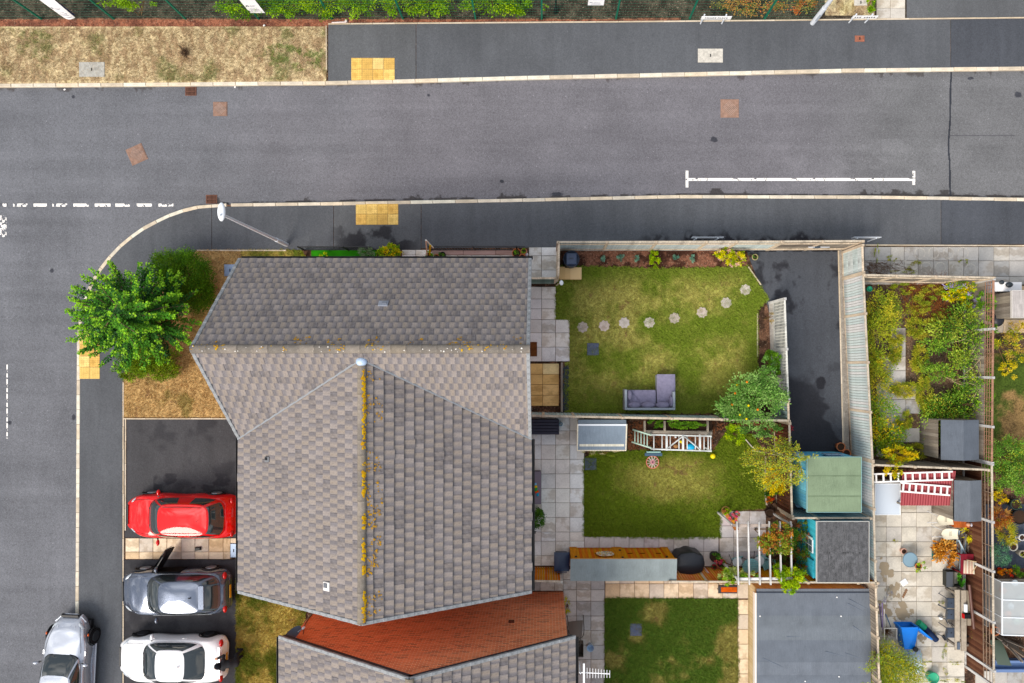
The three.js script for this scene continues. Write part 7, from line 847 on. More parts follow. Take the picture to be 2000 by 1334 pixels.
// c: half length hl, half width hw, deck = [x, centre height] from tail to nose, cabin corner stations
function car(label, at, ry, paint, c, extra) {
  const o = thing('parked_car', label, 'car', at, 'parked cars'); o.rotation.y = ry; const { hl, hw, deck, belt } = c, N = 44, rows = [];
  const wAt = (x) => { const f = x / hl, front = f > 0, e = Math.abs(f), p = front ? c.noseP || 2.6 : c.tailP || 3.4, s = front ? c.nose || 0.55 : c.tail || 0.72, t = Math.max(0, (e - s) / (1 - s)); return hw * (1 - (front ? c.noseCut || 0.42 : c.tailCut || 0.3) * Math.pow(t, p)) * (1 - 0.02 * Math.cos(f * 9)); };
  for (let i = 0; i <= N; i++) { const x = -hl + 2 * hl * (0.5 - 0.5 * Math.cos(Math.PI * i / N)), w = wAt(x), d = interp(deck, x), b = Math.min(d - 0.035, interp(belt, x)), end = Math.pow(Math.abs(x) / hl, 14), r = [], lowY = 0.2 + 0.16 * end, half = [[w * 0.86, lowY], [w * 0.97, lowY + 0.08], [w * 1.0, mix(lowY, b, 0.45)], [w * 0.985, mix(lowY, b, 0.72)], [w * 0.955, b - 0.03], [w * 0.90, b + 0.025], [w * 0.70, mix(b, d, 0.72)], [w * 0.36, mix(b, d, 0.95)], [0, d]]; for (const [z, y] of half) r.push([x, y, z]); for (let k = half.length - 2; k >= 0; k--) r.push([x, half[k][1], -half[k][0]]); rows.push(r); }
  const cap = (r) => { const cy = (r[0][1] + r[8][1]) / 2; return r.map((p) => [p[0], cy, 0]); }; const first = rows[0].map((p) => [p[0] - 0.015, mix(p[1], 0.45, 0.5), p[2] * 0.6]), last = rows[N].map((p) => [p[0] + 0.02, mix(p[1], 0.45, 0.5), p[2] * 0.6]);
  part(o, 'body', gridGeo([cap(first), first, ...rows, last, cap(last)]), paint, true); part(o, 'underbody', box(-hl + 0.25, hl - 0.25, 0.16, 0.34, -hw + 0.16, hw - 0.16), trimMat, true);
  // cabin: one rounded shell, with glass lying on it
  const { xa, xb, xc, xd, hRoof, zr, zb, yb } = c.cabin, cab = (deg, t, lift = 0) => {
    const f = deg * Math.PI / 180, cs = Math.cos(f), sn = Math.sin(f), e = 2 / 5.2, ux = Math.sign(cs) * Math.pow(Math.abs(cs), e), uz = Math.sign(sn) * Math.pow(Math.abs(sn), e), tt = Math.min(1, t), k = Math.pow(Math.max(0, tt), 1.12);
    const cx = mix((xa + xd) / 2, (xb + xc) / 2, k), lx = mix((xa - xd) / 2, (xb - xc) / 2, k) + lift, lz = mix(zb, zr, k) + lift, r = t > 1 ? 2 - t : 1, bow = 1 - 0.07 * Math.abs(ux) * uz * uz;
    return [cx + ux * lx * r * (1 + 0.05 * (1 - uz * uz) * (t > 1 ? r : 1)), yb + (hRoof - 0.055 - yb) * (1 - Math.pow(1 - tt, 1.3)) + (t > 1 ? 0.055 * (1 - Math.pow(r, 2.6)) : 0) + lift * 0.4, uz * lz * r * (0.97 + 0.03 * Math.cos(ux * 1.5))];
  };
  const patch = (d0, d1, t0, t1, lift, n = 10) => { const rows = []; for (let i = 0; i <= n; i++) { const r = []; for (let j = 0; j <= n; j++) r.push(cab(mix(d0, d1, j / n), mix(t0, t1, i / n), lift)); rows.push(r); } return gridGeo(rows); };
  part(o, 'cabin', patch(0, 360, -0.06, 0.985, 0, 72), paint, true); part(o, 'roof', patch(0, 360, 0.985, 2, 0, 60), paint, true);
  part(o, 'windscreen', patch(-41, 41, 0.03, 0.93, 0.007), glassMat, true); part(o, 'cowl', patch(-42, 42, -0.1, 0.05, 0.01), trimMat, true); const rw = c.cabin.rear || [0.1, 0.9]; part(o, 'rear_window', patch(141, 219, rw[0], rw[1], 0.007), glassMat, true);
  for (const k of [-0.42, 0.1]) part(o, 'wiper', bar([cab(k * 60, 0.02, 0.02)[0], cab(k * 60, 0.02, 0.02)[1], cab(k * 60, 0.02, 0.02)[2]], cab(k * 60 + 22, 0.16, 0.02), 0.016, 0.012), trimMat, true);
  for (const s of [1, -1]) { const cuts = c.doors === 2 ? [[51, 122]] : [[51, 89], [91.5, 124]]; for (const [u0, u1] of cuts) part(o, 'side_window', patch(s * u0, s * u1, 0.1, 0.86, 0.006), glassMat, true);
    const seam = []; for (let i = 0; i <= 8; i++) { const x = mix(xa + 0.08, hl * 0.9, i / 8); seam.push([x, mix(interp(belt, x), interp(deck, x), 0.45) + 0.012, s * wAt(x) * 0.8]); } part(o, 'bonnet_seam', tube(seam, 0.006, 16, 4), trimMat, true);
    for (const f of [-0.28, 0.32]) part(o, 'door_handle', box(f * hl - 0.09, f * hl + 0.09, yb - 0.16, yb - 0.125, s * hw * 0.965 - 0.02, s * hw * 0.965 + 0.03), paint, true);
    const m = part(o, 'wing_mirror', new THREE.SphereGeometry(0.5, 12, 8).scale(0.13, 0.16, 0.24).translate(xa - 0.32, yb + 0.06, s * (hw + 0.12)), paint, true); part(m, 'mirror_stalk', bar([xa - 0.28, yb, s * (hw - 0.06)], [xa - 0.32, yb + 0.04, s * (hw + 0.1)], 0.05, 0.03), trimMat, true); }
  for (const x of c.axles) for (const s of [1, -1]) { const w = part(o, 'wheel', new THREE.CylinderGeometry(c.wr || 0.31, c.wr || 0.31, 0.2, 26).rotateX(Math.PI / 2).translate(x, c.wr || 0.31, s * (hw - 0.1 + (c.track || 0))), tyreMat, true); part(w, 'rim', [new THREE.CylinderGeometry(0.2, 0.21, 0.02, 20).rotateX(Math.PI / 2).translate(x, c.wr || 0.31, s * (hw + 0.006 + (c.track || 0)))], c.rim || rimMat, true); part(o, 'wheel_arch', torusArc(x, c.wr || 0.31, s * (hw - 0.006)), trimMat, true); }
  const hx = c.lights || 0.83; for (const s of [1, -1]) { const xh = hl * hx, wh = wAt(xh); part(o, 'headlight', new THREE.SphereGeometry(0.5, 12, 8).scale(0.42, 0.13, 0.15).rotateY(s * 0.62).translate(xh, interp(deck, xh) - 0.15, s * wh * 0.81), headMat, true); const xt = -hl * (c.tailX || 0.93), wt = wAt(xt); part(o, 'tail_light', new THREE.SphereGeometry(0.5, 12, 8).scale(0.16, 0.2, 0.3).translate(xt - 0.02, interp(deck, xt) - (c.tailDrop || 0.16), s * wt * 0.84), tailMat, true); }
  const bx = interp(deck, -hl * 0.98); part(o, 'number_plate', box(-hl - 0.035, -hl - 0.012, 0.55, 0.66, -0.26, 0.26), plateY, true); part(o, 'grille', box(hl - 0.03, hl + 0.022, 0.42, 0.54, -0.38, 0.38), trimMat, true);
  if (extra) extra(o); return o;
}
function torusArc(x, r, z) { return new THREE.TorusGeometry(r + 0.045, 0.03, 6, 16, Math.PI).translate(x, r, z); }
const hatchDeck = [[-2.2, 0.62], [-2.1, 0.86], [-1.9, 0.98], [-1.4, 1.0], [0.8, 0.98], [1.0, 0.95], [1.6, 0.84], [1.95, 0.72], [2.2, 0.5]];
R = rng(51);
car('bright red hatchback parked on the driveway beside the house', [X(354.5, 0.6), 0, Z(1008, 0.7)], Math.PI - 0.012, paintMat('#cf0a14', 1.0), { hl: 2.2, hw: 0.865, deck: hatchDeck, belt: [[-2.2, 0.55], [-1.5, 0.93], [1.2, 0.86], [2.2, 0.5]], axles: [1.32, -1.26], cabin: { xa: 1.02, xb: 0.42, xc: -1.36, xd: -1.86, hRoof: 1.48, zr: 0.60, zb: 0.80, yb: 0.95, rear: [0.12, 0.9] } }, (o) => { const b = paintMat('#e0101c'); part(o, 'aerial', rod([-1.05, 1.5, 0.0], [-1.12, 1.6, 0.0], 0.008, 0.005, 5), trimMat, true); part(o, 'rear_bumper_strip', tube([[-2.16, 0.55, 0.7], [-2.25, 0.56, 0.3], [-2.26, 0.56, -0.3], [-2.16, 0.55, -0.7]], 0.018, 20, 6), mat('#e8c9c9', { r: 0.3 }), true); for (const s of [1, -1]) part(o, 'roof_seam', tube([[0.3, 1.445, s * 0.5], [-0.4, 1.462, s * 0.51], [-1.2, 1.445, s * 0.49]], 0.008, 12, 4), trimMat, true); });
const dark = new THREE.MeshPhysicalMaterial({ color: new THREE.Color(0.085, 0.105, 0.15), roughness: 0.2, metalness: 0.6, clearcoat: 1, clearcoatRoughness: 0.02, side: THREE.DoubleSide });
car('dark grey metallic hatchback with its driver door open', [X(343, 0.6), 0, Z(1157, 0.7)], Math.PI + 0.01, dark, { hl: 2.16, hw: 0.875, deck: [[-2.16, 0.6], [-2.06, 0.88], [-1.9, 0.96], [-1.4, 0.98], [0.7, 0.98], [0.95, 0.97], [1.6, 0.88], [1.95, 0.74], [2.16, 0.5]], belt: [[-2.16, 0.55], [-1.5, 0.9], [1.2, 0.88], [2.16, 0.5]], axles: [1.36, -1.28], noseCut: 0.36, cabin: { xa: 0.86, xb: 0.2, xc: -1.32, xd: -1.88, hRoof: 1.42, zr: 0.60, zb: 0.80, yb: 0.95, rear: [0.12, 0.8] } }, (o) => {
  part(o, 'rear_spoiler', box(-1.5, -1.28, 1.365, 1.385, -0.46, 0.46, 0.012), dark, true); part(o, 'shark_fin', new THREE.ConeGeometry(0.03, 0.09, 6).scale(2.2, 1, 0.7).translate(-0.98, 1.47, 0), trimMat, true); for (const s of [1, -1]) part(o, 'window_chrome', bar([0.7, 0.965, s * 0.815], [-1.62, 0.985, s * 0.79], 0.008, 0.01), mat('#7d848c', { r: 0.3 }), true);
  // the open door, swung about its front hinge (the car's right side lies up in the picture)
  const d = new THREE.Group(); d.name = 'front_door'; d.org = [0, 0, 0]; d.position.set(0.82, 0, 0.86); d.rotation.y = 1.02; o.add(d); part(d, 'door_skin', panel([0, 0.3, 0], [-1.08, 0.3, 0], [-1.08, 0.92, -0.04], [0, 0.92, -0.04], -0.05, 6), dark, true); part(d, 'door_lining', box(-1.05, -0.04, 0.32, 0.9, -0.12, -0.05, 0.02), trimMat, true); part(d, 'window_frame', [bar([-0.1, 0.9, -0.06], [-0.62, 1.36, -0.26], 0.035), bar([-0.62, 1.36, -0.26], [-1.02, 1.38, -0.27], 0.035), bar([-1.02, 1.38, -0.27], [-1.08, 0.9, -0.06], 0.035)], trimMat, true); part(d, 'door_glass', panel([-0.14, 0.92, -0.07], [-1.05, 0.92, -0.07], [-1.0, 1.36, -0.265], [-0.62, 1.34, -0.26], 0, 4), glassMat, true);
  part(o, 'door_opening', box(-0.3, 0.78, 0.3, 0.9, 0.845, 0.885), mat('#070708'), true);  });
const whiteP = paintMat('#f2f3f6', 1.0);
car('white two door coupe with a sloping rear window at the bottom', [X(337, 0.6), 0, Z(1288, 0.7)], Math.PI - 0.01, whiteP, { hl: 2.14, hw: 0.885, doors: 2, deck: [[-2.14, 0.62], [-2.08, 0.9], [-1.85, 0.97], [-1.2, 1.0], [0.6, 0.98], [0.9, 0.95], [1.6, 0.86], [1.95, 0.72], [2.14, 0.5]], belt: [[-2.14, 0.55], [-1.5, 0.9], [1.2, 0.86], [2.14, 0.5]], axles: [1.36, -1.3], noseCut: 0.4, tail: 0.8, rim: mat('#3a3c42', { r: 0.4, metalness: 0.6 }), cabin: { xa: 0.92, xb: 0.22, xc: -0.76, xd: -1.46, hRoof: 1.38, zr: 0.59, zb: 0.80, yb: 0.95, rear: [0.05, 0.94] } }, (o) => { part(o, 'shark_fin', new THREE.ConeGeometry(0.03, 0.08, 6).scale(2.2, 1, 0.7).translate(-0.62, 1.42, 0), whiteP, true); part(o, 'boot_lip', box(-2.07, -1.98, 0.96, 1.0, -0.62, 0.62), whiteP, true); part(o, 'brake_light_strip', box(-2.09, -2.075, 0.93, 0.95, -0.4, 0.4), tailMat, true); });
const silver = new THREE.MeshPhysicalMaterial({ color: lin('#c3c8d2', 0.95), roughness: 0.26, metalness: 0.6, clearcoat: 1, clearcoatRoughness: 0.03, side: THREE.DoubleSide });
car('silver car parked half on the footpath at the bottom left', [X(131, 0.6), 0, Z(1203, 0.5) + 2.0], Math.PI / 2 - 0.05, silver, { hl: 2.05, hw: 0.85, doors: 2, deck: [[-2.05, 0.62], [-1.9, 0.9], [-1.4, 0.96], [0.5, 0.98], [0.85, 0.95], [1.5, 0.83], [1.8, 0.72], [2.05, 0.48]], belt: [[-2.05, 0.55], [-1.5, 0.88], [1.2, 0.8], [2.05, 0.46]], axles: [1.18, -1.2], nose: 0.4, noseP: 1.9, noseCut: 0.5, wr: 0.31, track: 0.05, lights: 0.8, rim: mat('#2a2c30', { r: 0.5 }), cabin: { xa: 0.62, xb: -0.12, xc: -1.2, xd: -1.75, hRoof: 1.36, zr: 0.58, zb: 0.77, yb: 0.94 } }, (o) => { for (const s of [1, -1]) { part(o, 'indicator', new THREE.SphereGeometry(0.05, 8, 6).scale(1.2, 0.7, 0.5).translate(1.35, 0.68, s * 0.83), amberMat, true); for (const z of [0.16, 0.34]) part(o, 'bonnet_crease', bar([0.7, 0.945 - z * 0.03, s * (z + 0.06)], [1.72, 0.755 - z * 0.04, s * z], 0.012, 0.012), silver, true); } part(o, 'front_lip', tube([[1.78, 0.5, 0.62], [2.04, 0.47, 0.3], [2.06, 0.47, 0], [2.04, 0.47, -0.3], [1.78, 0.5, -0.62]], 0.035, 20, 6), silver, true); part(o, 'air_intake', box(1.98, 2.065, 0.53, 0.6, -0.34, 0.34), trimMat, true); part(o, 'sill', box(-0.85, 0.85, 0.2, 0.26, -0.9, 0.9, 0.02), silver, true);  });
// ================================================================ PERSON at the boot of the white car
{
  const sm = (a, b, k) => { const h = Math.max(0, Math.min(1, 0.5 + 0.5 * (b - a) / k)); return mix(b, a, h) - k * h * (1 - h); };
  const capd = (p, a, b, ra, rb) => { const bax = b[0] - a[0], bay = b[1] - a[1], baz = b[2] - a[2], pax = p[0] - a[0], pay = p[1] - a[1], paz = p[2] - a[2], h = Math.max(0, Math.min(1, (pax * bax + pay * bay + paz * baz) / (bax * bax + bay * bay + baz * baz))); return Math.hypot(pax - bax * h, pay - bay * h, paz - baz * h) - mix(ra, rb, h); };
  // facing -x (towards the boot), bent forward, both hands on the boot lid; local metres, feet at y 0
  const bones = [[[0, 0.95, 0], [-0.2, 1.06, 0], 0.15, 0.155], [[-0.2, 1.06, 0], [-0.4, 1.16, 0], 0.16, 0.15], [[-0.4, 1.15, -0.15], [-0.4, 1.15, 0.15], 0.085, 0.085], [[-0.44, 1.2, 0], [-0.5, 1.25, 0], 0.06, 0.055], [[-0.54, 1.27, 0], [-0.58, 1.3, 0], 0.095, 0.105]];
  for (const s of [1, -1]) bones.push([[0, 0.93, s * 0.09], [-0.16, 0.5, s * 0.12], 0.1, 0.07], [[-0.16, 0.5, s * 0.12], [-0.16, 0.09, s * 0.13], 0.068, 0.05], [[-0.15, 0.05, s * 0.13], [-0.34, 0.04, s * 0.15], 0.05, 0.042], [[-0.4, 1.14, s * 0.18], [-0.46, 0.98, s * 0.28], 0.062, 0.05], [[-0.46, 0.98, s * 0.28], [-0.66, 1.05, s * 0.2], 0.05, 0.038], [[-0.66, 1.05, s * 0.2], [-0.72, 1.06, s * 0.19], 0.036, 0.034]);
  for (const s of [1, -1]) { for (let f = 0; f < 4; f++) bones.push([[-0.72, 1.06, s * 0.19 + (f - 1.5) * 0.02], [-0.79 - 0.012 * (f === 1 || f === 2), 1.05, s * 0.19 + (f - 1.5) * 0.024], 0.011, 0.009]); bones.push([[-0.69, 1.065, s * 0.16], [-0.74, 1.05, s * 0.135], 0.012, 0.01]); }
  const res = 0.026, lo = [-0.9, 0, -0.45], n = [44, 70, 36], F = (x, y, z) => { let d = 9; const p = [x, y, z]; for (const b of bones) d = sm(d, capd(p, b[0], b[1], b[2], b[3]), b[2] < 0.02 ? 0.008 : 0.05); return d; };
  // surface nets over the field
  const val = new Float32Array((n[0] + 1) * (n[1] + 1) * (n[2] + 1)), id = (i, j, k) => (i * (n[1] + 1) + j) * (n[2] + 1) + k; for (let i = 0; i <= n[0]; i++) for (let j = 0; j <= n[1]; j++) for (let k = 0; k <= n[2]; k++) val[id(i, j, k)] = F(lo[0] + i * res, lo[1] + j * res - 0.01, lo[2] + k * res);
  const vid = new Int32Array(n[0] * n[1] * n[2]).fill(-1), ci = (i, j, k) => (i * n[1] + j) * n[2] + k, pos = [], col = [], idx = [];
  const cloth = lin('#14161c'), skin = lin('#b98a70'), jean = lin('#1a1f2c'), hat = lin('#0e0f12');
  for (let i = 0; i < n[0]; i++) for (let j = 0; j < n[1]; j++) for (let k = 0; k < n[2]; k++) { let sx = 0, sy = 0, sz = 0, m = 0; const c = []; for (let q = 0; q < 8; q++) c.push(val[id(i + (q & 1), j + (q >> 1 & 1), k + (q >> 2))]); for (const [a, b] of [[0, 1], [2, 3], [4, 5], [6, 7], [0, 2], [1, 3], [4, 6], [5, 7], [0, 4], [1, 5], [2, 6], [3, 7]]) if ((c[a] < 0) !== (c[b] < 0)) { const t = c[a] / (c[a] - c[b]); sx += mix(a & 1, b & 1, t); sy += mix(a >> 1 & 1, b >> 1 & 1, t); sz += mix(a >> 2, b >> 2, t); m++; } if (m) { vid[ci(i, j, k)] = pos.length / 3; const x = lo[0] + (i + sx / m) * res, y = lo[1] + (j + sy / m) * res - 0.01, z = lo[2] + (k + sz / m) * res; pos.push(x, y, z); const cc = x < -0.66 && y < 1.12 ? skin : y > 1.2 && y < 1.3 && x < -0.6 ? skin : y > 1.22 && x < -0.46 ? hat : y < 0.95 ? jean : cloth; col.push(cc.r, cc.g, cc.b); } }
  const quadF = (a, b, c, d, f) => { if (a < 0 || b < 0 || c < 0 || d < 0) return; f ? idx.push(a, b, c, a, c, d) : idx.push(a, c, b, a, d, c); };
  for (let i = 1; i < n[0]; i++) for (let j = 1; j < n[1]; j++) for (let k = 1; k < n[2]; k++) { const v = val[id(i, j, k)] < 0; if (v !== (val[id(i + 1, j, k)] < 0)) quadF(vid[ci(i, j - 1, k - 1)], vid[ci(i, j, k - 1)], vid[ci(i, j, k)], vid[ci(i, j - 1, k)], v); if (v !== (val[id(i, j + 1, k)] < 0)) quadF(vid[ci(i - 1, j, k - 1)], vid[ci(i - 1, j, k)], vid[ci(i, j, k)], vid[ci(i, j, k - 1)], v); if (v !== (val[id(i, j, k + 1)] < 0)) quadF(vid[ci(i - 1, j - 1, k)], vid[ci(i, j - 1, k)], vid[ci(i, j, k)], vid[ci(i - 1, j, k)], v); }
  const g = new THREE.BufferGeometry(); g.setAttribute('position', new THREE.Float32BufferAttribute(pos, 3)); g.setAttribute('color', new THREE.Float32BufferAttribute(col, 3)); g.setIndex(idx); g.computeVertexNormals();
  const b = P(481, 1274), o = thing('person', 'person in a black hooded jacket bending over the boot of the white coupe', 'person', [b.x, 0, b.z]); part(o, 'body', g, new THREE.MeshStandardMaterial({ vertexColors: true, roughness: 0.9, side: THREE.DoubleSide }), true); part(o, 'hood', new THREE.SphereGeometry(0.125, 16, 12, 0, 6.283, 0, 1.9).rotateZ(-0.3).scale(1.1, 1, 1.05).translate(-0.54, 1.29, 0), mat('#111318', { r: 0.95 }), true);
}
// ================================================================ OVERGROWN GARDEN, YARD AND FAR RIGHT PLOT
R = rng(61);
// weeds and brambles
shrub('bramble_thicket', 'yellow green bramble thicket along the sage fence', 'shrub', [[1718, 600, [22, 30], 0.9, 0.5], [1712, 650, [20, 26], 0.8, 0.45], [1735, 625, [22, 24], 0.8, 0.45], [1745, 590, [16, 20], 0.7, 0.4]], [0.1, 0.045], pal('#9aa83a', '#b0b444', '#7f9434', '#c4b84a', '#6f8430'), { dens: 850, cr: 0.55, core: 0.35, stems: 14 });
shrub('bramble_thicket', 'leggy yellow weeds halfway down the sage fence', 'shrub', [[1712, 700, [20, 26], 0.8, 0.45], [1718, 745, [20, 28], 0.8, 0.45], [1728, 720, [16, 18], 0.6, 0.35]], [0.1, 0.045], pal('#8fa036', '#a8a840', '#bcae3e', '#6f8a30'), { dens: 850, cr: 0.55, core: 0.35, stems: 14 });
shrub('bramble_thicket', 'green weeds with yellow tips above the yard fence', 'shrub', [[1722, 800, [26, 34], 0.9, 0.5], [1735, 850, [34, 26], 0.9, 0.5], [1716, 870, [20, 20], 0.8, 0.5]], [0.1, 0.05], pal('#7f9a34', '#9aac3c', '#5f8a2e', '#d0b83a', '#6f9430'), { dens: 850, cr: 0.55, core: 0.35, stems: 14 });
shrub('yellow_shrub', 'yellow leaved shrub spilling over the yard fence', 'shrub', [[1755, 885, [30, 16], 0.8, 1.4, 700], [1745, 915, [14, 22], 0.7, 1.7, 380], [1775, 890, [18, 10], 0.5, 1.4, 260]], [0.1, 0.04], pal('#d8b82c', '#b8b034', '#8fa030', '#e0c23c'), { stems: 6 });
shrub('laurel_thicket', 'dense green laurel thicket in the overgrown garden', 'shrub', [[1884, 612, [28, 24], 1.2, 0.7], [1850, 642, [32, 24], 1.2, 0.7], [1902, 655, [20, 30], 1.3, 0.9], [1822, 676, [26, 16], 0.9, 0.5], [1880, 700, [30, 24], 1.3, 0.7], [1842, 728, [32, 18], 1.0, 0.6], [1908, 742, [16, 26], 1.3, 0.9], [1806, 716, [16, 14], 0.7, 0.4], [1872, 762, [28, 18], 1.1, 0.6]], [0.12, 0.055], pal('#74983a', '#5c842e', '#8aac44', '#a6b650', '#4a7028', '#90a03c'), { dens: 620, cr: 0.5, core: 0.3, stems: 16 });
shrub('laurel_thicket', 'green thicket above the small grey shed', 'shrub', [[1850, 800, [42, 26], 1.1, 0.6], [1895, 790, [26, 26], 1.2, 0.7], [1815, 800, [20, 30], 0.8, 0.45], [1825, 850, [18, 30], 0.7, 0.4]], [0.11, 0.05], pal('#6a9434', '#7ea63e', '#527c2a', '#98b44a', '#a8a844'), { dens: 620, cr: 0.55, core: 0.35, stems: 14 });
shrub('buddleia', 'yellow and lilac flowered shrub at the top of the overgrown garden', 'shrub', [[1880, 560, [26, 16], 0.9, 0.8, 900], [1868, 578, [24, 12], 0.7, 0.6, 600], [1893, 590, [16, 14], 0.7, 0.6, 400]], [0.1, 0.04], pal('#8fb038', '#c8c03a', '#6f9a30', '#b3a8d8', '#d8c23a'), { stems: 8 });
shrub('fern_patch', 'green leaves along the grey trellis fence', 'plant', [[1925, 590, [14, 18], 0.8, 1.2, 420], [1928, 640, [10, 20], 0.8, 1.2, 300], [1922, 780, [12, 26], 0.8, 1.0, 340]], [0.12, 0.05], G.mid, { stems: 8 });
shrub('weed_clump', 'low weeds between the half buried slabs', 'plants', [[1770, 760, [34, 16], 0.3, 0.2, 1500], [1795, 700, [16, 30], 0.4, 0.25, 1500], [1748, 690, [14, 24], 0.3, 0.2, 1100], [1765, 820, [16, 20], 0.3, 0.2, 900], [1792, 880, [30, 14], 0.3, 0.2, 1000], [1790, 640, [24, 24], 0.3, 0.2, 1200], [1700, 680, [8, 100], 0.3, 0.2, 1500], [1750, 660, [20, 14], 0.3, 0.2, 600], [1790, 600, [30, 22], 0.5, 0.3, 700], [1820, 570, [30, 14], 0.4, 0.25, 420], [1760, 565, [24, 12], 0.4, 0.25, 380], [1830, 625, [20, 16], 0.4, 0.25, 420], [1805, 770, [14, 40], 0.4, 0.25, 1200]], [0.09, 0.03], G.olive, { stem: 0 });
{ const q = rng(19), l = []; for (let i = 0; i < 620; i++) { const px = 1760 + 90 * Math.pow(q(), 0.8), py = 552 + 70 * q() * q() + (q() < 0.4 ? 40 : 0), a = P(px, py), an = q() * 6.28, L = 0.2 + 0.5 * q(); l.push(rod([a.x, 0.02 + 0.25 * q(), a.z], [a.x + Math.cos(an) * L, 0.03 + 0.3 * q(), a.z + Math.sin(an) * L], 0.006, 0.004, 3)); } solid('dead_bracken', 'heap of rusty brown dead stems at the top of the overgrown garden', 'dead stems', l, mat('#8a5632')).userData.kind = 'stuff'; }
{ const q = rng(23), l = []; for (let i = 0; i < 30; i++) { const a = P(1880 + 40 * q(), 640 + 110 * q(), 0.3 + 0.8 * q()), an = q() * 6.28; l.push(tube([a, [a.x + Math.cos(an) * 0.3, a.y + 0.25, a.z + Math.sin(an) * 0.3], [a.x + Math.cos(an + 0.5) * 0.7, a.y - 0.1, a.z + Math.sin(an + 0.5) * 0.7]], 0.008, 8, 4)); } solid('dry_canes', 'bleached bramble canes arching over the laurel thicket', 'canes', l, mat('#b8a884')).userData.kind = 'stuff'; }
{ const p = P(1699, 564, 0.25); solid('green_bucket', 'small green bucket in the weeds by the sage fence', 'bucket', pot(0.22, 0.08, 0.1).translate(p.x, 0.02, p.z), mat('#2f9a78', { r: 0.4 })); }
shrub('weed_clump', 'weeds sprouting between the forecourt slabs', 'plants', [[1712, 500, [5, 22], 0.12, 0.08, 90], [1742, 505, [9, 9], 0.12, 0.08, 80], [1785, 520, [20, 12], 0.12, 0.08, 130], [1882, 511, [9, 7], 0.12, 0.08, 60], [1770, 530, [30, 6], 0.1, 0.06, 120]], [0.06, 0.02], G.olive, { stem: 0 });
{ const q = rng(29), l = []; for (let i = 0; i < 170; i++) { const a = P(1690 + 110 * q() * q() + 5, 512 + 26 * q()), an = q() * 6.28, L = 0.15 + 0.4 * q(); l.push(rod([a.x, 0.02, a.z], [a.x + Math.cos(an) * L, 0.03 + 0.1 * q(), a.z + Math.sin(an) * L * 0.5], 0.007, 0.004, 3)); } solid('dead_twigs', 'dry twigs littering the weedy forecourt slabs', 'twigs', l, mat('#6f5544')).userData.kind = 'stuff'; }
[[1766, 499], [1796, 495], [1823, 494], [1852, 494], [1880, 494], [1808, 523], [1836, 523], [1868, 526], [1895, 526]].forEach(([x, y], i) => { const r = 0.24, g = new THREE.RingGeometry(r * 0.78, r, 30).rotateX(-Math.PI / 2).scale(1, 1, 1.02), o = solid('pot_ring_mark', `${ORD[i]} chalky ring left by a pot on the forecourt slabs`, undefined, g.translate(X(x), 0.022, Z(y)), mat('#c6c1b8', { alphaMap: wornTex2, alphaTest: 0.5 })); o.userData.kind = 'structure'; });
// ---------------------------------------------------------------- yard
{ const t = wheelie('bright blue wheelie bin tipped over with its lid hanging open', [X(1770, 0.3), 0.31, Z(1268, 0.3)], 0, '#1f7fe0', { open: 3.85 }); t.quaternion.setFromAxisAngle(V(1, 0, 0), -Math.PI / 2).multiply(new THREE.Quaternion().setFromAxisAngle(V(0, 1, 0), Math.PI / 2)); }
{ const a = P(1806, 1226, 0.2), b = P(1829, 1250, 0.15), o = thing('golf_bag', 'dark blue and green bag lying beside the blue bin', 'bag', [(a.x + b.x) / 2, 0, (a.z + b.z) / 2]); part(o, 'bag', rod([a.x, 0.16, a.z], [b.x, 0.14, b.z], 0.13, 0.12, 14), mat('#1c2c4c', { r: 0.6 })); part(o, 'end_cap', rod(P(1794, 1216, 0.2), [a.x, 0.17, a.z], 0.13, 0.135, 14), mat('#2f9a70', { r: 0.5 })); }
// plastic stacking chairs drawn up to the sleeper table
function yardChair(label, px, py) { const p = P(px, py, 0.45), m = mat('#4a5566', { r: 0.5 }), o = thing('garden_chair', label, 'chair', [p.x, 0, p.z], 'three slate grey chairs at the sleeper table'); o.rotation.y = -0.05; part(o, 'seat', box(-0.16, 0.24, 0.42, 0.45, -0.2, 0.2, 0.03), m, true); part(o, 'seat_hole', new THREE.CylinderGeometry(0.025, 0.025, 0.006, 10).translate(0.02, 0.452, 0), blackPlastic, true); part(o, 'backrest', panel([-0.2, 0.45, -0.19], [-0.2, 0.45, 0.19], [-0.36, 0.86, 0.2], [-0.36, 0.86, -0.2], 0.04, 6), m, true); for (const [x, z] of [[-0.2, -0.2], [-0.2, 0.2], [0.22, -0.2], [0.22, 0.2]]) part(o, 'leg', rod([x * 1.25, 0, z * 1.2], [x, 0.43, z], 0.016, 0.018, 6), m, true); for (const z of [-0.21, 0.21]) part(o, 'back_post', bar([-0.2, 0.44, z], [-0.37, 0.88, z], 0.025), m, true); }
yardChair('topmost slate grey chair at the sleeper table', 1857, 1178); yardChair('middle slate grey chair at the sleeper table', 1857, 1200); yardChair('lowest slate grey chair at the sleeper table', 1857, 1236);
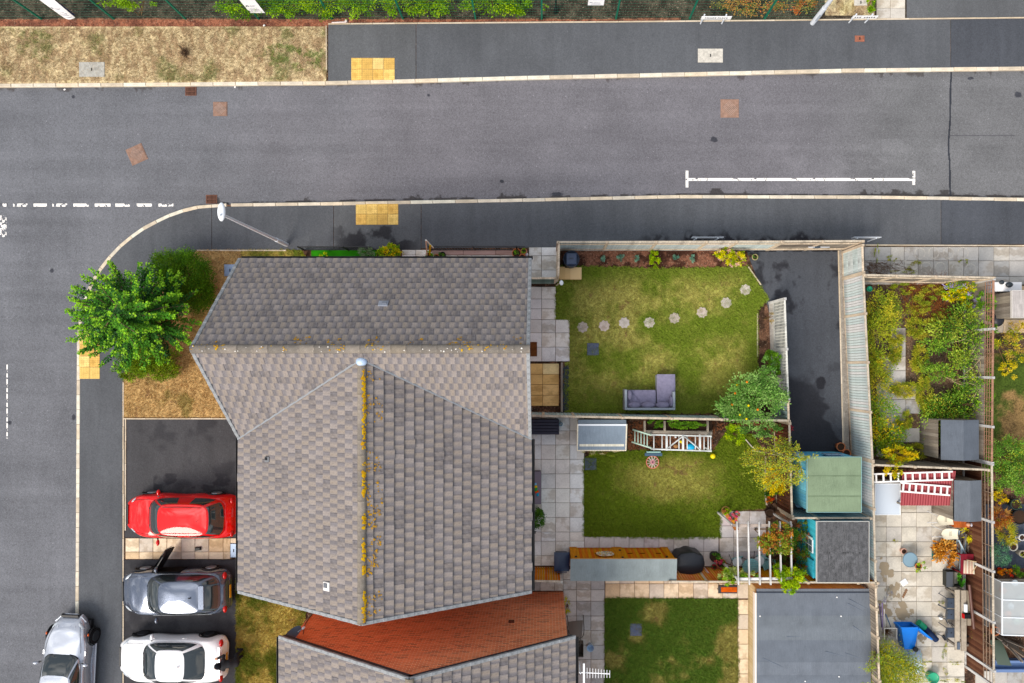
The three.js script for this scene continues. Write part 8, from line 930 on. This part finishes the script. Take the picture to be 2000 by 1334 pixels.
{ const h = 0.75, o = thing('sleeper_table', 'long table of weathered sleepers along the brown fence', 'table', [X(1882, h), 0, Z(1210, h)]); [[1866, 1875], [1878, 1888], [1890, 1897]].forEach(([a, b], i) => part(o, 'plank', box(X(a, h), X(b, h), h - 0.06, h + 0.004 * i, Z(1152 + i, h), Z([1270, 1272, 1222][i], h), 0.01), [grain('#b3a99a'), grain('#a89e90'), grain('#9a8f80')][i])); for (const y of [1160, 1262]) for (const x of [1869, 1892]) part(o, 'leg', box(X(x, h) - 0.04, X(x, h) + 0.04, 0, h - 0.06, Z(y, h) - 0.04, Z(y, h) + 0.04), greyWood[0]); part(o, 'end_brush', box(X(1869, h), X(1874, h), h + 0.002, h + 0.05, Z(1254, h), Z(1268, h)), mat('#5a6472')); }
{ const h = 0.8; solid('paper_roll', 'white roll on the sleeper table', 'roll', rod(P(1886, 1180, h), P(1886, 1195, h), 0.07, 0.07, 12), mat('#e2e6ea')); const a = P(1881, 1198, h), b = P(1897, 1207, h), o = thing('drill_case', 'black and red tool case on the sleeper table', 'tool case', [(a.x + b.x) / 2, h - 0.05, (a.z + b.z) / 2]); part(o, 'case', box(a.x, b.x, h - 0.046, h + 0.1, a.z, b.z, 0.02), mat('#1d1d20')); part(o, 'red_end', box(a.x - 0.03, a.x - 0.002, h - 0.04, h + 0.1, a.z, b.z), mat('#c02a2a')); solid('drain_pipe', 'long brown plastic pipe resting along the fence', 'pipe', rod(P(1893, 1142, 0.9), P(1902, 1228, 0.95), 0.055, 0.055, 14), mat('#5d4038', { r: 0.4 })); }
potted('hanging terracotta basket on the brown fence post', 1916, 1216, 16, 0.3, terracotta, null, { y: 0.9 }); potted('yellow variegated plant in a pot below the pipe', 1905, 1238, 16, 0.3, mat('#4a4038'), pal('#d8d05a', '#a8b03a', '#e0d878'), { n: 160, leaf: [0.16, 0.03], fr: 1.2 }); potted('black round pot at the foot of the sleeper table', 1893, 1250, 14, 0.3, mat('#24262a'), null);
{ const p = P(1895, 1267); solid('log', 'mossy log at the foot of the sleeper table', 'log', rod([p.x - 0.15, 0.08, p.z - 0.08], [p.x + 0.22, 0.08, p.z + 0.12], 0.08, 0.07, 10), grain('#7a7048')); }
function stool(label, px, py, turn) { const p = P(px, py, 0.5), o = thing('shell_chair', label, 'chair', [p.x, 0, p.z], 'cream shell seats by the dark shed'), m = mat('#e2dcc8', { r: 0.6 }), rows = []; o.rotation.y = turn; for (let i = 0; i <= 10; i++) { const u = i / 10, x = -0.32 + 0.7 * u, w = 0.22 * Math.sqrt(Math.max(0, 1 - Math.pow(Math.max(0, 0.45 - u) / 0.45, 2.2))) * (1 - 0.22 * Math.max(0, u - 0.45)), r = []; for (let j = 0; j <= 10; j++) { const v = j / 5 - 1; r.push([x, 0.46 + 0.05 * v * v + 0.04 * Math.pow(1 - u, 3) + 0.22 * Math.pow(Math.max(0, u - 0.72), 1.4), v * w]); } rows.push(r); } part(o, 'shell', gridGeo(rows), m, true); for (let k = 0; k < 4; k++) for (const s of [0, 1]) part(o, 'slot', box(0.07 + s * 0.05, 0.09 + s * 0.05, 0.475, 0.48, -0.09 + k * 0.05, -0.065 + k * 0.05), mat('#4a4436'), true); part(o, 'seat_stain', new THREE.CylinderGeometry(0.05, 0.05, 0.004, 14).translate(-0.08, 0.466, 0), mat('#a89c78'), true); for (const [x, z] of [[-0.3, -0.2], [-0.3, 0.2], [0.25, -0.2], [0.25, 0.2]]) part(o, 'leg', rod([x * 1.3, 0, z * 1.2], [x * 0.6, 0.46, z * 0.6], 0.01, 0.01, 6), galv, true); }
stool('upper cream shell seat beside the dark felt shed', 1843, 1015, 0.0); stool('lower cream shell seat below the first one', 1852, 1043, 0.0);
{ const a = P(1864, 1017, 0.55), b = P(1893, 1030, 0.55), o = thing('orange_cabinet', 'low orange brown cabinet under the dark shed eaves', 'cabinet', [(a.x + b.x) / 2, 0, (a.z + b.z) / 2]); part(o, 'carcass', box(a.x, b.x, 0, 0.53, a.z, b.z), wood('#a8562e')); part(o, 'top', box(a.x - 0.01, b.x + 0.01, 0.53, 0.56, a.z - 0.01, b.z + 0.01), wood('#b5643a')); solid('clay_ball', 'clay coloured ball on the orange cabinet', 'ball', sph(0.08, X(1890, 0.6), 0.64, Z(1024, 0.6)), mat('#c89a80')); solid('grey_ball', 'pale grey ball beside the orange cabinet', 'ball', sph(0.09, X(1902, 0.6), 0.5, Z(1026, 0.6)), mat('#b8b8c4')); }
shrub('spider_plant', 'yellow striped spider plant below the orange cabinet', 'plant', [[1890, 1041, [12, 9], 0.4, 0.4, 80]], [0.3, 0.03], pal('#d8cc2c', '#8aa030', '#e2d840'), { stem: 0 });
{ const q = rng(37), o = thing('timber_pile', 'jumbled pile of scrap timber and pipes against the brown fence', 'timber pile', [X(1885), 0, Z(1075)]); const cols_ = ['#7a6a5a', '#8f8072', '#5d5048', '#a09078', '#6a6560', '#8a4a34', '#9aaab4'].map((h) => wood(h)); for (let i = 0; i < 26; i++) { const px = 1868 + 30 * q(), py = 1050 + 40 * q(), an = -2.2 + q() * 1.0, L = 0.4 + 0.7 * q(), c = P(px, py, 0.3), h = 0.1 + 0.35 * q(); part(o, 'scrap_batten', bar([c.x - Math.cos(an) * L / 2, h, c.z - Math.sin(an) * L / 2 * 1], [c.x + Math.cos(an) * L / 2, h + 0.1 * q(), c.z + Math.sin(an) * L / 2], 0.035 + 0.05 * q(), 0.025), cols_[Math.floor(q() * 7)]); } }
{ const q = rng(38), B = leafBuffer(), c = P(1850, 1078, 0.3), o = thing('dead_leaf_heap', 'heap of dry orange leaves in a green sack', 'leaf heap', [c.x, 0, c.z]); cloud(B, [c.x, 0.25, c.z], [0.36, 0.2, 0.5], 900, [0.11, 0.07], pal('#c8883a', '#d8a052', '#a8682c', '#b87834', '#e0b468'), q, { cr: 0.4 }); part(o, 'leaves', leafGeo(B), leafMat); const a = P(1832, 1083, 0.2); part(o, 'sack', bev(0.3, 0.22, 0.42, 0.08).translate(a.x, 0, a.z), mat('#2a6a6a', { r: 0.7 })); }
{ const a = P(1877, 1082, 0.7), b = P(1902, 1122, 0.7), o = thing('red_table', 'dark red table top stacked with pale offcuts', 'table', [(a.x + b.x) / 2, 0, (a.z + b.z) / 2]); part(o, 'top', box(a.x, b.x, 0.66, 0.7, a.z, b.z, 0.01), wood('#7a2430')); for (const [x, z] of [[a.x + 0.05, a.z + 0.05], [b.x - 0.05, a.z + 0.05], [a.x + 0.05, b.z - 0.05], [b.x - 0.05, b.z - 0.05]]) part(o, 'leg', box(x - 0.025, x + 0.025, 0, 0.66, z - 0.025, z + 0.025), wood('#6a2028')); const q = rng(39); for (let i = 0; i < 7; i++) part(o, 'offcut', bar([mix(a.x, b.x, 0.25 + 0.1 * i), 0.72 + 0.01 * i, a.z + 0.25], [mix(a.x, b.x, 0.2 + 0.11 * i), 0.73 + 0.012 * i, b.z - 0.05], 0.05, 0.03), wood(['#d8c4b0', '#c9a898', '#e0d2c0', '#b99a8a'][i % 4])); part(o, 'frame_offcut', [bar([mix(a.x, b.x, 0.3), 0.82, a.z + 0.2], [b.x + 0.12, 0.82, a.z + 0.3], 0.03), bar([b.x + 0.12, 0.82, a.z + 0.3], [mix(a.x, b.x, 0.7), 0.82, b.z - 0.1], 0.03)], wood('#c8b090')); solid('wicker_basket', 'small pale wicker basket beside the red table', 'basket', pot(0.2, 0.09, 0.12).translate(X(1907, 0.7), 0.5, Z(1116, 0.7)), grain('#c0a880')); }
{ const a = P(1852, 1118, 0.4), b = P(1884, 1148, 0.4), o = thing('glazed_frame', 'black edged cold frame full of green seedlings', 'cold frame', [(a.x + b.x) / 2, 0, (a.z + b.z) / 2]); part(o, 'frame', [box(a.x, b.x, 0, 0.3, a.z, a.z + 0.04), box(a.x, b.x, 0, 0.3, b.z - 0.04, b.z), box(a.x, a.x + 0.04, 0, 0.3, a.z + 0.041, b.z - 0.041), box(b.x - 0.04, b.x, 0, 0.3, a.z + 0.041, b.z - 0.041), box(a.x + 0.24, a.x + 0.28, 0.1, 0.34, a.z, b.z)], mat('#3c3c38')); part(o, 'slate_cover', box(a.x - 0.02, a.x + 0.24, 0.3, 0.33, a.z, b.z), mat('#50545a')); }
shrub('seedlings', 'bright green seedlings in the black cold frame', 'plants', [[1877, 1134, [9, 12], 0.3, 0.3, 320]], [0.06, 0.035], pal('#5fae3a', '#4a9430', '#7cc04c'), { stem: 0 });
{ const p = P(1777, 1093, 0.4), o = thing('patio_table', 'round grey mesh table in the yard', 'table', [p.x, 0, p.z]); part(o, 'top', new THREE.CylinderGeometry(0.29, 0.29, 0.02, 28).translate(0, 0.42, 0), mat('#7d97a6', { r: 0.4 }), true); part(o, 'rim', torus(0.29, 0.015, 30).translate(0, 0.425, 0), mat('#5f7888', { r: 0.4 }), true); for (let i = 0; i < 3; i++) part(o, 'leg', rod([Math.cos(i * 2.1) * 0.26, 0, Math.sin(i * 2.1) * 0.26], [Math.cos(i * 2.1) * 0.1, 0.42, Math.sin(i * 2.1) * 0.1], 0.012, 0.012, 6), galv, true); }
potted('terracotta pot with a leafy plant on the mesh table', 1783, 1100, 12, 0.16, terracotta, G.lime, { y: 0.43, n: 120, fr: 1.5 }); potted('pale pink pot above the mesh table', 1766, 1077, 11, 0.22, mat('#d8b0a0'), null);
{ const p = P(1765, 1137); solid('white_tile', 'white square tile lying askew on the yard slabs', 'tile', bev(0.27, 0.03, 0.24, 0.01).rotateY(0.6).translate(p.x, 0.016, p.z), mat('#eef0f2')); const b = P(1770, 1152), l = []; for (let i = 0; i < 5; i++) l.push(bev(0.06, 0.03, 0.1, 0.01).rotateY(0.5).translate(b.x - i * 0.035, 0.014, b.z + i * 0.07)); solid('brick_rubble', 'short line of broken brick below the white tile', 'rubble', l, grain('#a88468')); }
{ const p = P(1838, 1207, 0.1); solid('ball', 'white ball between the grey chairs', 'ball', sph(0.08, p.x, 0.09, p.z), mat('#f0f0f0')); const q = P(1856, 1220, 0.1); solid('trowel', 'white handled trowel between the grey chairs', 'trowel', [bar([q.x - 0.06, 0.04, q.z - 0.06], [q.x + 0.06, 0.05, q.z + 0.04], 0.04, 0.03), bar([q.x + 0.06, 0.05, q.z + 0.04], [q.x + 0.16, 0.02, q.z + 0.16], 0.07, 0.01)], mat('#d8d8d4')); solid('brick', 'loose brick on the yard slabs by the blue bag', 'brick', bev(0.08, 0.06, 0.22, 0.01).rotateY(-0.2).translate(X(1823), 0.013, Z(1240)), grain('#9a8a78')); solid('boot', 'dark boot lying below the grey chairs', 'boot', bev(0.1, 0.09, 0.2, 0.04).rotateY(0.6).translate(X(1843), 0.014, Z(1245)), mat('#24262a')); }
{ const o = thing('tool_bundle', 'garden tools and purple handle leaning on the weathered fence', 'tools', [X(1725), 0, Z(1205)]); [['#4a3a6a', 1718, 1180, 1722, 1225], ['#8a7aa8', 1723, 1178, 1724, 1230], ['#c8c4c8', 1727, 1190, 1727, 1222], ['#2a4a6a', 1730, 1200, 1740, 1225]].forEach(([h, a, b, c, d]) => part(o, 'tool_shaft', rod(P(a, b, 1.2), P(c, d, 0.1), 0.022, 0.02, 6), mat(h))); }
{ const o = thing('wire_basket', 'rusty wire basket of dry stems under the fence', 'basket', [X(1738, 0.3), 0, Z(1236, 0.3)]); part(o, 'frame', [bar([-0.25, 0.35, -0.2], [0.25, 0.35, -0.2], 0.03), bar([0.25, 0.35, -0.2], [0.25, 0.35, 0.25], 0.03), bar([-0.25, 0.35, -0.2], [-0.25, 0.35, 0.25], 0.03), bar([-0.25, 0.0, 0.25], [0.25, 0.0, 0.25], 0.03)], mat('#d8d4cc'), true); const q = rng(44), l = []; for (let i = 0; i < 60; i++) l.push(rod([gauss(q) * 0.15, 0.02, gauss(q) * 0.15], [gauss(q) * 0.25, 0.3 * q() + 0.1, gauss(q) * 0.25], 0.006, 0.004, 3)); part(o, 'dry_stems', l, mat('#7a5a3c'), true).userData.kind = 'stuff'; }
shrub('feathery_shrub', 'large feathery yellow green shrub at the bottom edge of the yard', 'shrub', [[1735, 1290, [34, 34], 1.4, 1.2], [1750, 1325, [50, 34], 1.4, 1.2], [1722, 1330, [24, 30], 1.2, 1.0], [1775, 1300, [26, 24], 1.0, 0.9], [1700, 1300, [14, 10], 0.5, 1.9, 90], [1712, 1285, [12, 8], 0.5, 1.9, 90]], [0.13, 0.025], pal('#b0b43a', '#8fa034', '#c8b83a', '#7a9434', '#a0a84c', '#6f8a40'), { dens: 1300, stems: 14, cr: 0.55, core: 0.35 });
{ const a = P(1788, 1300, 0.4), o = thing('tarpaulin', 'crumpled pale blue tarpaulin beside the feathery shrub', 'tarpaulin', [a.x, 0, a.z]), rows = []; for (let i = 0; i <= 14; i++) { const r = []; for (let j = 0; j <= 14; j++) { const u = i / 7 - 1, v = j / 7 - 1; r.push([u * 0.42, Math.max(0.02, 0.42 * (1 - Math.pow(Math.max(Math.abs(u), Math.abs(v)), 5)) + 0.14 * (fbm(u * 3 + 4, v * 3, 3) - 0.5)), v * 0.46]); } rows.push(r); } part(o, 'sheet', gridGeo(rows.reverse()), mat('#cfe0ea', { r: 0.45 }), true); }
{ const a = P(1815, 1318); solid('green_tub', 'green tub half hidden behind the tarpaulin', 'tub', pot(0.3, 0.18, 0.22).translate(a.x, 0.012, a.z), mat('#3a9a78', { r: 0.4 })); }
shrub('weed_clump', 'weeds in the joints of the yard slabs', 'plants', [[1846, 1275, [7, 16], 0.1, 0.06, 120], [1800, 1292, [24, 4], 0.1, 0.06, 90], [1752, 1058, [8, 6], 0.1, 0.06, 40], [1840, 1175, [6, 4], 0.1, 0.06, 30], [1866, 1293, [14, 4], 0.1, 0.06, 60], [1848, 1310, [6, 8], 0.1, 0.06, 40], [1860, 1330, [30, 4], 0.15, 0.1, 160]], [0.06, 0.02], G.olive, { stem: 0 });
shrub('lavender', 'grey lilac lavender by the damp yard stain', 'plant', [[1736, 1168, [10, 18], 0.3, 0.2, 160]], [0.09, 0.015], pal('#b0a8c0', '#9a9aa0', '#a8a8a0'), { stem: 0 });
// ---------------------------------------------------------------- far right plot
lawn('garden_lawn', 'patchy lawn at the right picture edge', [[1905, 690], [2200, 690], [2200, 900], [1905, 900]], 0.0);
{ const o = structGroup('beige_patio', 'beige slab patio at the right picture edge'); slabs(o, [1900, 1930, 1960, 1990, 2020], [558, 580, 602, 624, 650], buffSlabs); }
{ const a = P(1943, 551, 0.9), b = P(1996, 569, 0.9), o = thing('white_cabinet', 'white outdoor cabinet at the right picture edge', 'cabinet', [(a.x + b.x) / 2, 0, (a.z + b.z) / 2]); part(o, 'carcass', box(a.x + 0.02, b.x - 0.02, 0, 0.86, a.z + 0.02, b.z - 0.02), mat('#e8e8ea')); part(o, 'top', box(a.x, (a.x + b.x) / 2 - 0.26, 0.86, 0.9, a.z, b.z), mat('#f0f0f2')); part(o, 'top', box((a.x + b.x) / 2 - 0.25, b.x, 0.86, 0.9, a.z, b.z), mat('#f0f0f2')); solid('black_bag', 'black bundle lying on the white cabinet', 'bag', [sph(0.12, X(1972, 1), 0.98, Z(556, 1), 1.2, 0.7, 0.9), sph(0.1, X(1958, 1), 0.96, Z(551, 1), 1, 0.6, 0.9)], mat('#2a3238', { r: 0.5 })); }
{ const t = shed('grey_shed', 'pale grey boarded shed roof cut by the right picture edge', [1977, 568, 2080, 620], 1.5, 1.6, 0.03, greyWood, wood('#b5b0ae'), mat('#d0ccc8')); }
{ const p = P(1948, 624, 0.5), o = thing('kettle_barbecue', 'black kettle barbecue behind the trellis', 'barbecue', [p.x, 0, p.z]); part(o, 'lid', new THREE.SphereGeometry(0.26, 18, 10, 0, 6.283, 0, 1.6).scale(1, 0.7, 1.1).translate(0, 0.5, 0), mat('#20222a', { r: 0.4 }), true); part(o, 'bowl', new THREE.SphereGeometry(0.26, 18, 10, 0, 6.283, 1.6, 1.5).scale(1, 0.8, 1.1).translate(0, 0.5, 0), mat('#20222a', { r: 0.4 }), true); for (let i = 0; i < 3; i++) part(o, 'leg', rod([Math.cos(i * 2.1) * 0.26, 0, Math.sin(i * 2.1) * 0.26], [Math.cos(i * 2.1) * 0.14, 0.4, Math.sin(i * 2.1) * 0.14], 0.014, 0.014, 6), blackPlastic, true); }
shrub('golden_shrub', 'golden yellow shrub at the right picture edge', 'shrub', [[1965, 670, [26, 24], 1.0, 0.6], [1990, 650, [18, 26], 1.0, 0.7], [1985, 700, [24, 22], 1.0, 0.6], [1972, 725, [20, 14], 0.7, 0.4]], [0.1, 0.04], pal('#c8b83a', '#a8ac38', '#d8c448', '#8a9c34', '#b59a4c'), { dens: 620, stems: 8 });
shrub('privet_bush', 'large clipped green bush at the right picture edge', 'shrub', [[1965, 895, [36, 44], 1.6, 1.0], [1990, 930, [26, 40], 1.6, 1.0], [1955, 930, [24, 34], 1.4, 0.9]], [0.09, 0.045], pal('#5f8a34', '#6f9a40', '#4e7a2a', '#82a84c', '#8f9a3c'), { dens: 900, stems: 8 });
shrub('golden_shrub', 'small yellow shrub below the large clipped bush', 'shrub', [[1952, 970, [14, 12], 0.6, 0.4, 420]], [0.08, 0.04], G.yellow, {});
shrub('dead_fern', 'rusty orange dead fern behind the brown fence', 'plant', [[1953, 1010, [15, 24], 0.8, 0.6, 700]], [0.2, 0.02], pal('#a8622e', '#c07a3a', '#8a4a24', '#b58a4a'), { stems: 6 }); shrub('broom_bush', 'yellow green broom bush below the dead fern', 'shrub', [[1965, 1040, [18, 26], 0.8, 0.6, 900]], [0.12, 0.02], pal('#a8a838', '#8a9434', '#c0b040'), {}); shrub('blue_conifer', 'blue green bush behind the brown fence', 'shrub', [[1952, 1085, [16, 26], 0.9, 0.6, 1100]], [0.07, 0.03], pal('#5f8a6a', '#4a7a5c', '#74987a'), {}); shrub('flower_clump', 'orange and red flowers beside the greenhouse', 'flowers', [[1966, 1118, [14, 10], 0.5, 0.5, 320]], [0.06, 0.045], pal('#e8702a', '#e03a2a', '#f0942e', '#6f7a34'), {}); shrub('low_plant', 'green leaves right of the orange flowers', 'plant', [[1988, 1116, [14, 10], 0.5, 0.4, 260]], [0.1, 0.03], G.mid, {});
solid('slate_terrace', 'dark slate terrace among the far right pots', undefined, uvm(prism(pp([[1925, 985], [2200, 985], [2200, 1110], [1925, 1110]]), -0.1, 0.0)), grain('#4a505c')).userData.kind = 'structure';
[[1992, 1010, 28, '#2c2c2c', 'large black tub on the slate terrace'], [1985, 985, 20, '#3c4a44', 'dark tub above the large black one'], [1980, 1068, 16, '#c8c4b8', 'cream pot with a dry plant on the slate terrace'], [1978, 1052, 14, '#a8b0b4', 'grey pot between the tubs'], [1997, 1050, 12, '#d8d8d8', 'white pot at the right picture edge'], [1998, 1082, 12, '#c8c0b0', 'pale pot at the right edge above the flowers']].forEach(([x, y, d, c, l], i) => potted(l, x, y, d, 0.32, mat(c), i % 2 ? G.olive : null, { n: 50, fr: 0.7 }));
{ const h = 1.5, x0 = X(1957, h), x1 = X(2090, h), z0 = Z(1137, h), z1 = Z(1240, h), o = thing('greenhouse', 'aluminium greenhouse with cloudy glass at the right edge', 'greenhouse', [(x0 + x1) / 2, 0, (z0 + z1) / 2]), al = mat('#e2e8ee', { r: 0.4 }), gl = new THREE.MeshPhysicalMaterial({ color: new THREE.Color(0.82, 0.86, 0.88), roughness: 0.28, transmission: 0.75, thickness: 0, side: THREE.DoubleSide }); for (let i = 0; i <= 3; i++) { const z = mix(z0, z1, i / 3); part(o, 'glazing_bar', bar([x0, h, z], [x1, h + 0.25, z], 0.035), al); part(o, 'stud', bar([x0, 0, z], [x0, h, z], 0.03), al); } part(o, 'eaves_bar', bar([x0, h, z0], [x0, h, z1], 0.045), al); for (let i = 0; i < 3; i++) { part(o, 'roof_pane', roofPanel(mix(z0, z1, i / 3) + 0.02, mix(z0, z1, (i + 1) / 3) - 0.02, x0 + 0.02, x1, h + 0.002, h + 0.25, true), gl); part(o, 'side_pane', panel([x0, 0.05, mix(z0, z1, i / 3) + 0.02], [x0, 0.05, mix(z0, z1, (i + 1) / 3) - 0.02], [x0, h - 0.03, mix(z0, z1, (i + 1) / 3) - 0.02], [x0, h - 0.03, mix(z0, z1, i / 3) + 0.02], 0, 2), gl); } part(o, 'staging', box(x0 + 0.25, x1 - 0.2, 0.6, 0.64, z0 + 0.15, z1 - 0.15), greyWood[2]); const q = rng(91); for (let i = 0; i < 6; i++) part(o, 'staging_pot', pot(0.2, 0.08, 0.11).translate(x0 + 0.5 + q() * 0.7, 0.645, mix(z0, z1, 0.12 + 0.15 * i)), mat(['#d8dce0', '#c07a58', '#8a9a90'][i % 3])); }
shrub('low_plant', 'teal leaved plant between brown fence and greenhouse', 'plant', [[1943, 1150, [8, 12], 0.4, 0.3, 160]], [0.12, 0.06], pal('#6f9a90', '#4a7a70', '#8ab0a4'), {});
{ const q = rng(95), o = thing('timber_pile', 'pile of old planks and glass sheets below the greenhouse', 'timber pile', [X(1970), 0, Z(1262)]); for (let i = 0; i < 12; i++) { const a = P(1938 + 8 * q() + i * 2, 1236 + i * 2 + 6 * q(), 0.3), b = P(1990 + 20 * q(), 1262 + i * 2.2 + 8 * q(), 0.3); part(o, 'plank', bar([a.x, 0.1 + 0.03 * i, a.z], [b.x, 0.1 + 0.03 * i, b.z], 0.1, 0.03), wood(['#8a8078', '#6a5d50', '#9a9088', '#5d544c'][i % 4])); } part(o, 'glass_sheet', panel([X(1942, 0.4), 0.1, Z(1256, 0.4)], [X(1966, 0.4), 0.1, Z(1256, 0.4)], [X(1966, 0.4), 0.7, Z(1294, 0.4)], [X(1942, 0.4), 0.6, Z(1294, 0.4)], 0, 3), mat('#5f6c60', { r: 0.2 })); }
{ const o = thing('blue_trough', 'long blue grey trough below the plank pile', 'trough', [X(1975), 0, Z(1300)]); part(o, 'wall', box(X(1938), X(2060), 0, 0.25, Z(1302), Z(1308)), mat('#6a80a8')); part(o, 'floor', box(X(1938), X(2060), 0, 0.1, Z(1290), Z(1301.8)), mat('#4f6488')); part(o, 'wall', box(X(1938), X(2060), 0, 0.25, Z(1285), Z(1289.8)), mat('#6a80a8')); }
{ const o = structGroup('rear_path', 'grey slab path at the bottom right corner'); slabs(o, [1905, 1938, 1967, 1996, 2025], [1310, 1338, 1366], oldSlabs); }
scene.traverse((o) => { if (o.isMesh) { o.castShadow = true; o.receiveShadow = true; } });
renderer.render(scene, camera);
